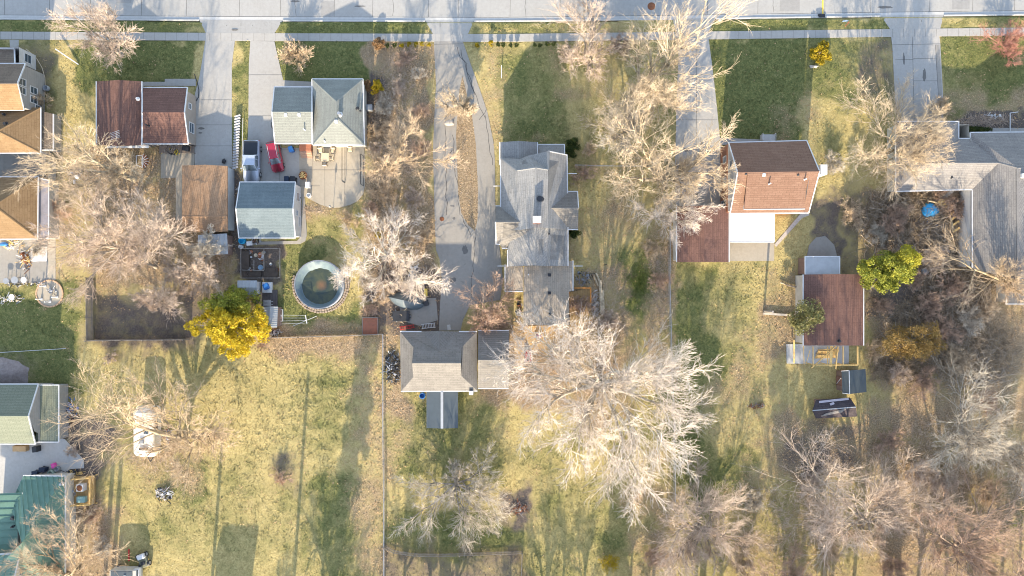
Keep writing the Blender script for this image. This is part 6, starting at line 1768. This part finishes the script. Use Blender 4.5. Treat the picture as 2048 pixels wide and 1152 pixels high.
# junk heaps: each piece its own countable thing is too small; mixed scrap as heaps
def heap(name, label, cat, x, y, rx, ry, h, mats, n, seed, flat=False, cell=.5):
    root = thing(name, label, cat, P(x, y)); q = random.Random(seed); nm = len(mats); bs = [MB() for _ in mats]
    for i in range(n):
        a = q.uniform(0, 6.28); r = q.uniform(0, 1) ** .6; cx = r * math.cos(a) * rx / 14.07; cy = r * math.sin(a) * ry / 14.07; z = q.uniform(.05, h * (1.05 - r))
        b = bs[i % nm]; k = q.random(); s = cell * q.uniform(.4, 1.3)
        if k < .6: b.bar((cx, cy, z), (cx + q.uniform(-1, 1) * s * 2, cy + q.uniform(-1, 1) * s * 2, z + q.uniform(-.1, .3)), q.uniform(.03, .09))
        elif k < .84: b.box((cx, cy, z), (s, s * q.uniform(.3, .9), s * q.uniform(.1, .6)), rz=q.uniform(0, 3), tilt=(q.uniform(-.5, .5), q.uniform(-.5, .5)), bevel=.02)
        else:
            t = [(cx + s * .5 * math.cos(j / 10 * 6.283), cy + s * .5 * math.sin(j / 10 * 6.283) * .7, z + .2 * math.sin(j / 10 * 6.283 + i)) for j in range(11)]; b.tube(t, .025, 5, False)
    nn = ['scrap_pieces', 'pale_pieces', 'dark_pieces', 'coloured_pieces', 'wooden_pieces']
    for i, b in enumerate(bs): b.build(nn[i], mats[i], root, True)['kind'] = 'stuff'
    return root
heap('scrap_heap', 'heap of tangled metal scrap and bicycles left of the grey garage', 'scrap heap', 786, 735, 16, 34, .8, [STEEL, DARK, DARK], 220, 1, cell=.35)
heap('scrap_heap', 'pile of white and dark frames on the straw lawn below the camper', 'scrap heap', 328, 987, 17, 13, .6, [WHITE, DARK, GWOOD], 110, 2, cell=.35)
heap('rubbish_heap', 'rubbish and broken blue and white scraps amid the brush pile', 'rubbish heap', 1868, 448, 40, 30, .6, [GREYP, WHITE, DARK, BLUEP, GWOOD], 140, 3, cell=.35)
heap('rubbish_heap', 'smaller scatter of dark rubbish below the blue tarp', 'rubbish heap', 1878, 500, 30, 34, .5, [DARK, GREYP, STEEL], 110, 4, cell=.4)
heap('clutter_pile', 'blue and white clutter beside the olive lean-to roof', 'clutter', 146, 822, 13, 22, .8, [BLUEP, WHITE, DARK, RUST], 70, 5, cell=.45)
heap('clutter_pile', 'small blue clutter at the corner of the pale concrete yard', 'clutter', 134, 852, 6, 8, .5, [BLUEP, WHITE], 16, 6, cell=.4)
heap('debris_pile', 'brown and white building debris on the patio below the tan hip roof', 'debris', 55, 520, 11, 20, .7, [RUST, WHITE, YWOOD], 90, 7, cell=.45)
heap('debris_pile', 'boards and cartons stacked against the tan hip-roofed house', 'debris', 32, 490, 22, 8, .6, [YWOOD, WHITE, BEIGE], 40, 8, cell=.6)
heap('clutter_pile', 'bulky clutter on the small trailer beside the tarp-covered boat', 'clutter', 800, 632, 12, 10, .7, [WHITE, DARK, BEIGE], 46, 9, cell=.45)
heap('clutter_pile', 'dark clutter under the pale tree beside the cracked driveway', 'clutter', 822, 552, 20, 22, .5, [DARK, NAVY, STEEL], 80, 10, cell=.5)
heap('clutter_pile', 'dark clutter at the foot of the yellow tree', 'clutter', 553, 664, 12, 8, .5, [DARK, GREYP, WHITE], 50, 11, cell=.35)
heap('clutter_pile', 'items stored on the dark patch beside the wing of the big grey house', 'clutter', 1168, 555, 17, 15, .5, [DARK, GREYP, GWOOD], 60, 12, cell=.4)
heap('clutter_pile', 'pots and furniture jumbled on the rear deck', 'clutter', 1160, 595, 10, 12, .7, [GREYP, RUST, DARK], 46, 13, cell=.35)
heap('stone_pile', 'pale stones piled along the rear deck', 'stone pile', 1190, 608, 8, 30, .35, [STONE, STONE], 150, 14, cell=.3)
heap('clutter_pile', 'white and dark items behind the camper', 'clutter', 336, 872, 7, 15, .5, [WHITE, RUST, BLUEP], 40, 15, cell=.35)
heap('clutter_pile', 'white boxes and bags in the yard beside the tan house wing', 'clutter', 150, 350, 12, 14, .5, [WHITE, GREYP, BEIGE], 34, 16, cell=.5)
heap('clutter_pile', 'buckets and tools on the gravel behind the grey garage', 'clutter', 512, 484, 10, 4, .4, [DARK, RUST, WHITE], 30, 17, cell=.25)
heap('brush_pile', 'brown ring of brush on the lawn near the picket fence', 'brush pile', 1038, 1016, 13, 12, .35, [RUST, GWOOD], 120, 18, cell=.35)
heap('clutter_pile', 'things stored on the golden deck around the air conditioner', 'clutter', 152, 980, 8, 14, .9, [GREYP, WHITE, DARK], 40, 19, cell=.35)
heap('woodpile', 'rough brushwood heap behind the golden deck', 'woodpile', 150, 946, 14, 5, .6, [YWOOD, DARK], 50, 20, cell=.5)
heap('clutter_pile', 'household clutter on the round brick patio', 'clutter', 104, 582, 10, 9, .6, [WHITE, DARK, GREYP], 22, 21, cell=.45)
heap('clutter_pile', 'garden ornaments along the patio edge at the left border', 'clutter', 20, 598, 30, 9, .4, [WHITE, GREYP, BEIGE], 50, 22, cell=.35)
heap('clutter_pile', 'row of small pots and stones below the left patio', 'clutter', 50, 568, 48, 3, .35, [WHITE, DARK, STONE], 60, 23, cell=.25)
heap('clutter_pile', 'odds and ends under the south porch of the brown house', 'clutter', 346, 303, 22, 6, .7, [DARK, GWOOD, mat('yellow_toy', (.8, .6, .05))], 46, 24, cell=.4)
heap('brush_pile', 'bare dirt-coloured root pile by the path in the lower right lawn', 'brush pile', 1512, 812, 18, 5, .15, [GWOOD, RUST], 60, 25, cell=.25)
heap('clutter_pile', 'dark lawn items beside the rear wing of the big grey house', 'clutter', 1038, 620, 6, 30, .5, [DARK, STONE, RUST], 46, 26, cell=.35)
heap('clutter_pile', 'white and dark items at the east corner of the grey garage wing', 'clutter', 1023, 728, 4, 9, .5, [WHITE, NAVY], 16, 27, cell=.35)
# glass-top tables on left patio edge
for x, y, l in ((37, 560, 'round grey glass table on the left patio edge'), (31, 594, 'pale round table among the garden ornaments'), (20, 562, 'small grey round table at the left border of the patio'), (55, 560, 'small white ring table on the left patio edge')):
    patio_table(l, x, y, .42 if x != 37 else .5, .7, GREYP if x in (37, 20) else WHITE)
# three plinths at round patio
for i, (x, y, l) in enumerate(((85, 598, 'white plinth at the left rim of the round brick patio'), (102, 603, 'white plinth at the bottom rim of the round brick patio'), (116, 594, 'white plinth at the right rim of the round brick patio'), (92, 572, 'white plinth where the path meets the round brick patio'))):
    p = P(x, y); b = MB(); b.box((p[0], p[1], .15), (.32, .32, .3), bevel=.04); b.cyl((p[0], p[1], .3), .07, .9, 8); b.blob((p[0], p[1], 1.25), .11, i, n=8, m=5); tag(b.build('plinth', WHITE), l, 'plinth')
b = MB()
for k in range(26):
    a = 2 * math.pi * k / 26; p = P(100, 587); b.box((p[0] + 1.88 * math.cos(a), p[1] + 1.88 * math.sin(a), .08), (.2, .4, .16), rz=a, bevel=.02)
tag(b.build('brick_edging', mat('edging_brick', (.5, .34, .22))), 'ring of edging bricks round the circular patio', 'edging')
# white board sheet
tag(MB().box((P(79, 508)[0], P(79, 508)[1], .1), (2.3, 2.1, .05)).build('plywood_sheet', WHITE), 'large white sheet lying on the patio beside the debris', 'sheet')
tag(MB().blob(P(8, 488, .3), .55, 5, 1.2, .6, .5).build('blue_tarp', BLUEP), 'crumpled blue tarp by the wall of the tan hip-roofed house', 'tarp')
# swing/merry go round frame near (290,322)
root = thing('garden_whirligig', 'white-framed fan-shaped trellis with rust panels below the brown house', 'trellis', P(283, 322)); b = MB(); c = Vector(P(283, 322, .5)); f = MB()
for k in range(7):
    a = -1.4 + k * .45; e_ = c + Vector((1.05 * math.cos(a), 1.05 * math.sin(a), 0)); b.bar(c, e_, .07)
    if k < 6:
        a2 = a + .4; f.add([c, c + Vector((math.cos(a + .06), math.sin(a + .06), -.02)), c + Vector((math.cos(a2), math.sin(a2), -.02)), c + Vector((math.cos(a + .06), math.sin(a + .06), -.08)), c + Vector((math.cos(a2), math.sin(a2), -.08))], [(0, 1, 2), (1, 3, 4, 2), (0, 3, 1), (0, 2, 4), (0, 4, 3)])
b.bar(P(273, 311, .5), P(286, 312, .5), .09); b.bar(P(273, 311, .5), P(273, 330, .5), .09); b.bar(P(286, 312, .5), P(285, 335, .5), .09); b.bar(P(273, 330, .5), P(285, 335, .5), .09)
for x, y in ((273, 311), (286, 312), (285, 335), (273, 330)): b.bar(P(x, y, 0), P(x, y, .5), .07)
b.build('frame', WHITE, root); f.build('panel', RUST, root)
# blue tarp in brush
def tarpblob(label, x, y, r, m, sx=1.2, sy=1, sz=.35, seed=1, name='blue_tarp', cat='tarp'):
    tag(MB().blob(P(x, y, .7 if name == 'blue_tarp' else .4), r, seed, sx, sy, sz, 16, 8, .24).build(name, m), label, cat)
tarpblob('bright blue crumpled tarp in the brush pile', 1860, 420, 1.0, mat('bright_blue_tarp', (.03, .3, .62), (.02, .18, .42), 2.5, rough=.4, bump=.6, bscale=4))
tarpblob('white sheet bundled just below the bright blue tarp', 1862, 432, .4, WHITE, seed=3, name='white_sheet', cat='sheet')
tarpblob('grey stuffed bag near the yellow evergreen', 1850, 543, .45, GREYP, seed=4, name='bag', cat='bag')
def plk(label, a, b_, w, m, z=(.5, .6), name='plank', cat='plank', group=None):
    tag(MB().bar(P(*a, z[0]), P(*b_, z[1]), w, .07).build(name, m), label, cat, group)
plk('wide grey board leaning across the brush at the house corner', (1883, 401), (1908, 378), .45, GWOOD, (.8, 1.4))
for i in range(9):
    t = i / 8; x = 1872 + 34 * math.sin(t * 1.5); y = 404 + 56 * t * t + 4
    plk('pale cut plank in the curved stack beside the blue tarp', (x, y), (x + 13, y - 9), .28, YWOOD, (1.0, 1.05), group='pale cut planks in the curved stack beside the blue tarp')
b = MB(); w = [P(1855 + 50 * math.sin(t / 12 * 1.6), 402 + 62 * (t / 12) ** 2, .95) for t in range(13)]; tag(MB().tube(w, .12, 7).build('log', BARKS['gold'][0]), 'long curved log edging the plank stack', 'log')
tag(MB().tube([P(1560, 565, .2), P(1597, 577, .2)], .1, 7).build('log', BARKS['cream'][0]), 'pale log lying left of the brown garage', 'log')
tag(MB().tube([P(1575, 571, .35), P(1597, 574, .35)], .09, 7).build('log', BARKS['rose'][0]), 'reddish log lying beside the pale one', 'log')
for i, (x0, y0, x1, y1) in enumerate(((1186, 548, 1196, 572), (1192, 546, 1202, 570), (1200, 560, 1203, 628), (1205, 580, 1206, 630))):
    tag(MB().tube([P(x0, y0, .25), P(x1, y1, .25)], .16 if i < 2 else .24, 8).build('log', BARKS['cream'][0]), ['short split log at the top of the stone pile', 'second short split log at the top of the stone pile', 'long pale log running beside the stones', 'long pale log outermost from the stones'][i], 'log')
# open trailer beside boat
root = thing('flat_trailer', 'small dark flat trailer loaded with clutter by the boat', 'trailer', P(803, 632))
MB().box((0, 0, .45), (2.4, 1.5, .12), bevel=.02).build('bed', DARK, root, True); wheels(root, (-1.25, 1.25), (0,), .28, .16)
# decks
def deck(name, label, poly, z, m, rails=(), rm=None, cat='deck', posts=True):
    root = thing(name, label, cat, P(*poly[0])); b = MB(); b.prism([PXY(*p, z) for p in poly], z - .15, z); b.build('boards', m, root)
    b = MB()
    for a, c_ in rails:
        A = Vector(P(*a, z)); C = Vector(P(*c_, z)); A.z += .9; C.z += .9; b.bar(A, C, .16, .05); A2 = A - Vector((0, 0, .75)); C2 = C - Vector((0, 0, .75)); b.bar(A2, C2, .06)
        L = (C - A).length; n = max(2, int(L / .18))
        for k in range(n + 1):
            q_ = A + (C - A) * k / n; b.bar(q_, q_ - Vector((0, 0, .85)), .035 if k % 8 else .1)
    if rails: b.build('railing', rm or m, root)
    b = MB()
    for p_ in poly: x, y = PXY(*p_, z); b.box((x * .999, y * .999, (z - .15) / 2), (.14, .14, z - .16))
    b.build('deck_post', rm or m, root)
    return root
deck('wooden_deck', 'golden plank deck across the back of the big grey house', [(1048, 652), (1140, 650), (1142, 692), (1062, 699), (1048, 668)], .5, CEDAR)
deck('wooden_deck', 'narrow orange side deck with railing beside the grey house wing', [(1140, 585), (1180, 575), (1182, 640), (1160, 650), (1140, 690)], .5, CEDAR, [((1148, 576), (1180, 576)), ((1180, 576), (1180, 605))], mat('orange_stain', (.55, .24, .06), (.4, .16, .04)))
deck('wooden_deck', 'small golden deck with railing beside the green metal roof', [(146, 953), (190, 951), (190, 1008), (146, 1008)], .5, CEDAR, [((150, 956), (188, 953)), ((188, 953), (187, 1006)), ((187, 1006), (148, 1008))], YWOOD)
deck('boardwalk', 'straight plank boardwalk beside the red mower', [(1029, 680), (1048, 680), (1048, 742), (1030, 742)], .12, planks('tan_boards', (.5, .36, .2), (.36, .25, .14), .14, 'Y'), cat='boardwalk')
deck('wooden_deck', 'low dark deck under the south porch of the brown house', [(318, 292), (388, 292), (388, 306), (318, 306)], .3, planks('grey_boards', (.25, .2, .16), (.15, .12, .1), .15), cat='deck')
# red mower
p = P(1056, 710); root = thing('lawn_mower', 'red riding mower parked at the foot of the golden deck', 'mower', p, math.pi)
b = MB(); loft(b, [(-.75, [(.3, .3), (.34, .55), (0, .62)]), (-.2, [(.34, .3), (.36, .75), (0, .82)]), (.1, [(.34, .3), (.3, .62), (0, .66)])]); b.build('hood', REDP, root, True)
MB().box((0, .3, .35), (.9, 1.1, .14), bevel=.04).build('deck_plate', REDP, root, True); MB().box((0, .5, .6), (.45, .4, .1), bevel=.04).build('seat', DARK, root, True)
MB().box((0, .68, .8), (.45, .08, .35), bevel=.03).build('seat_back', DARK, root, True)
b = MB(); t = [(.17 * math.cos(j / 12 * 6.283), .08 + .12 * math.sin(j / 12 * 6.283), .95 + .05 * math.sin(j / 12 * 6.283)) for j in range(13)]; b.tube(t, .02, 5, False); b.bar((0, 0, .6), (0, .06, .95), .04); b.build('steering_wheel', DARK, root, True)
wheels(root, (-.42, .42), (-.5, .55), .24, .18)
tag(MB().blob(P(899, 246, .3), .5, 9, 1.3, 1, .5, 10, 6, .3).build('boulder', STONE), 'rough pale boulder beside the cut-back tree', 'boulder')
tag(MB().blob(P(1627, 133, .15), .5, 12, 1.4, .5, .4, 12, 6, .3).build('edging_stones', STONE), 'pale stones edging the golden-yellow shrub', 'stones')
tag(MB().tube([P(940, 222, .1), P(937, 218, 1.1)], [.6, .45], 12).build('tree_stump', BARKS['cream'][0]), 'thick pale stump at the fork of the cracked driveway', 'stump')
tag(MB().blob(P(1076, 672, .75), .5, 3, 1.1, .7, .35, 10, 5, .15).build('cushion_pile', mat('mauve_fabric', (.4, .28, .32))), 'mauve cushions heaped on the golden plank deck', 'cushions')
tag(MB().blob(P(448, 322, .2), .4, 5, .8, 1, .5).build('black_bag', DARK), 'black bag beside the faded brown garage', 'bag')
# porch bits: bench, pipe gate, snow-white pipe at right
b = MB(); b.bar(P(2020, 262, .2), P(2020, 226, .2), .09); b.bar(P(2020, 226, .2), P(2036, 224, .2), .09); tag(b.build('white_pipe', WHITE), 'bent white downpipe extension lying in the mulch bed', 'pipe')
heap('stone_pile', 'white stones scattered along the mulch bed edge', 'stones', 1985, 231, 16, 2, .15, [WHITE], 16, 33, cell=.3)
# mulch pile on left
b = MB(); p = P(16, 740); vs = []; n = 20; q = random.Random(31)
for i, (r, z) in enumerate(((1, .02), (.8, .3), (.55, .6), (.25, .85), (.02, .95))):
    for j in range(n): a = 6.283 * j / n; k = 1 + q.uniform(-.12, .12); vs.append((p[0] - .8 + 4.2 * r * k * math.cos(a), p[1] - .4 + 2.2 * r * k * math.sin(a), z + q.uniform(-.06, .06)))
b.add(vs, [(i * n + j, i * n + (j + 1) % n, (i + 1) * n + (j + 1) % n, (i + 1) * n + j) for i in range(4) for j in range(n)], True)
tag(b.build('mulch_mound', mat('grey_mulch', (.3, .26, .25), (.17, .14, .13), 2.5, bump=.8)), 'low grey-brown mound of mulch in the shade above the olive roof', 'mound')
# ------------------------------------------------------------------ things standing just south of the picture: their long shadows reach into it
for i, (x, y, hh) in enumerate(((421, 1215, 8.5), (583, 1230, 11.5), (667, 1190, 8.0), (224, 1190, 6.5), (209, 1178, 6.0))):
    tag(MB().cyl(P(x, y), .22 if i < 3 else .3, hh, 10).build('utility_pole', GWOOD), 'wooden pole standing below the bottom edge of the photograph', 'pole', 'wooden poles standing below the bottom edge')
h = house('house', 'neighbouring house standing below the bottom edge', 'house', 430, 1340)
X_ = gableEW(h, 396, 470, 1290, 1320, 1352, 3.4, 5.4, GREY); walls(h, X_, bbox(X_, [0, 1, 4, 5]), S_CREAM, .3)
sp = None
for i, (x, y, s_, kd) in enumerate(((650, 1330, 1.25, 0), (700, 1420, 1.1, 1), (560, 1290, .7, 2), (860, 1230, .9, 1), (1120, 1220, .8, 0), (1160, 1260, .9, 2), (1210, 1230, .7, 1), (1260, 1200, .8, 0), (1480, 1210, .9, 2), (1660, 1220, 1.0, 1), (1760, 1240, .9, 0), (1950, 1230, .9, 2), (300, 1330, .6, 1), (1010, 1260, .7, 0), (1385, 1230, 1.15, 1), (1430, 1300, 1.3, 0), (1560, 1230, 1.2, 2), (1600, 1290, 1.3, 1), (1700, 1250, 1.3, 0), (1830, 1220, 1.2, 1), (1880, 1260, 1.3, 2), (2000, 1240, 1.3, 0), (1090, 1330, 1.3, 1), (1300, 1290, 1.3, 2), (900, 1300, 1.2, 0), (800, 1240, 1.0, 2), (640, 1230, 1.0, 1))):
    if sp is None:
        sp = []
        for k in range(3):
            r_ = thing('bare_tree', 'leafless tree standing below the bottom edge of the photograph', 'tree', (0, 0, 0), group='trees standing below the bottom edge')
            w, t = tree_mesh(700 + k, 3.6, 3.6, 10, limbs=7, b2=6, b3=5, b4=4, b5=2, trunk=.24, fork=.35, twig=.02)
            np_mesh('trunk', *w, BARKS['grey'][0], r_, True); np_mesh('crown', *t, BARKS['grey'][1], r_, False); sp.append([r_, False])
    e_ = sp[kd]
    if not e_[1]: r_ = e_[0]; e_[1] = True; r_.location = P(x, y)
    else: r_ = dup(e_[0], P(x, y))
    r_.rotation_euler = (0, 0, i * 1.3); r_.scale = (s_,) * 3

for i, (x, y, hh, rr_) in enumerate(((655, 1290, 16, 34), (1405, 1250, 16, 44), (1585, 1215, 12, 34), (1650, 1280, 16, 40), (1800, 1240, 14, 30), (1950, 1270, 15, 36), (880, 1275, 9, 30), (1235, 1320, 10, 30))):
    r_ = leafy('evergreen_tree', 'evergreen standing below the bottom edge of the photograph', 'tree', x, y, x, y, rr_, rr_, hh, DGR, 60, 90, .2, group='evergreens standing below the bottom edge')
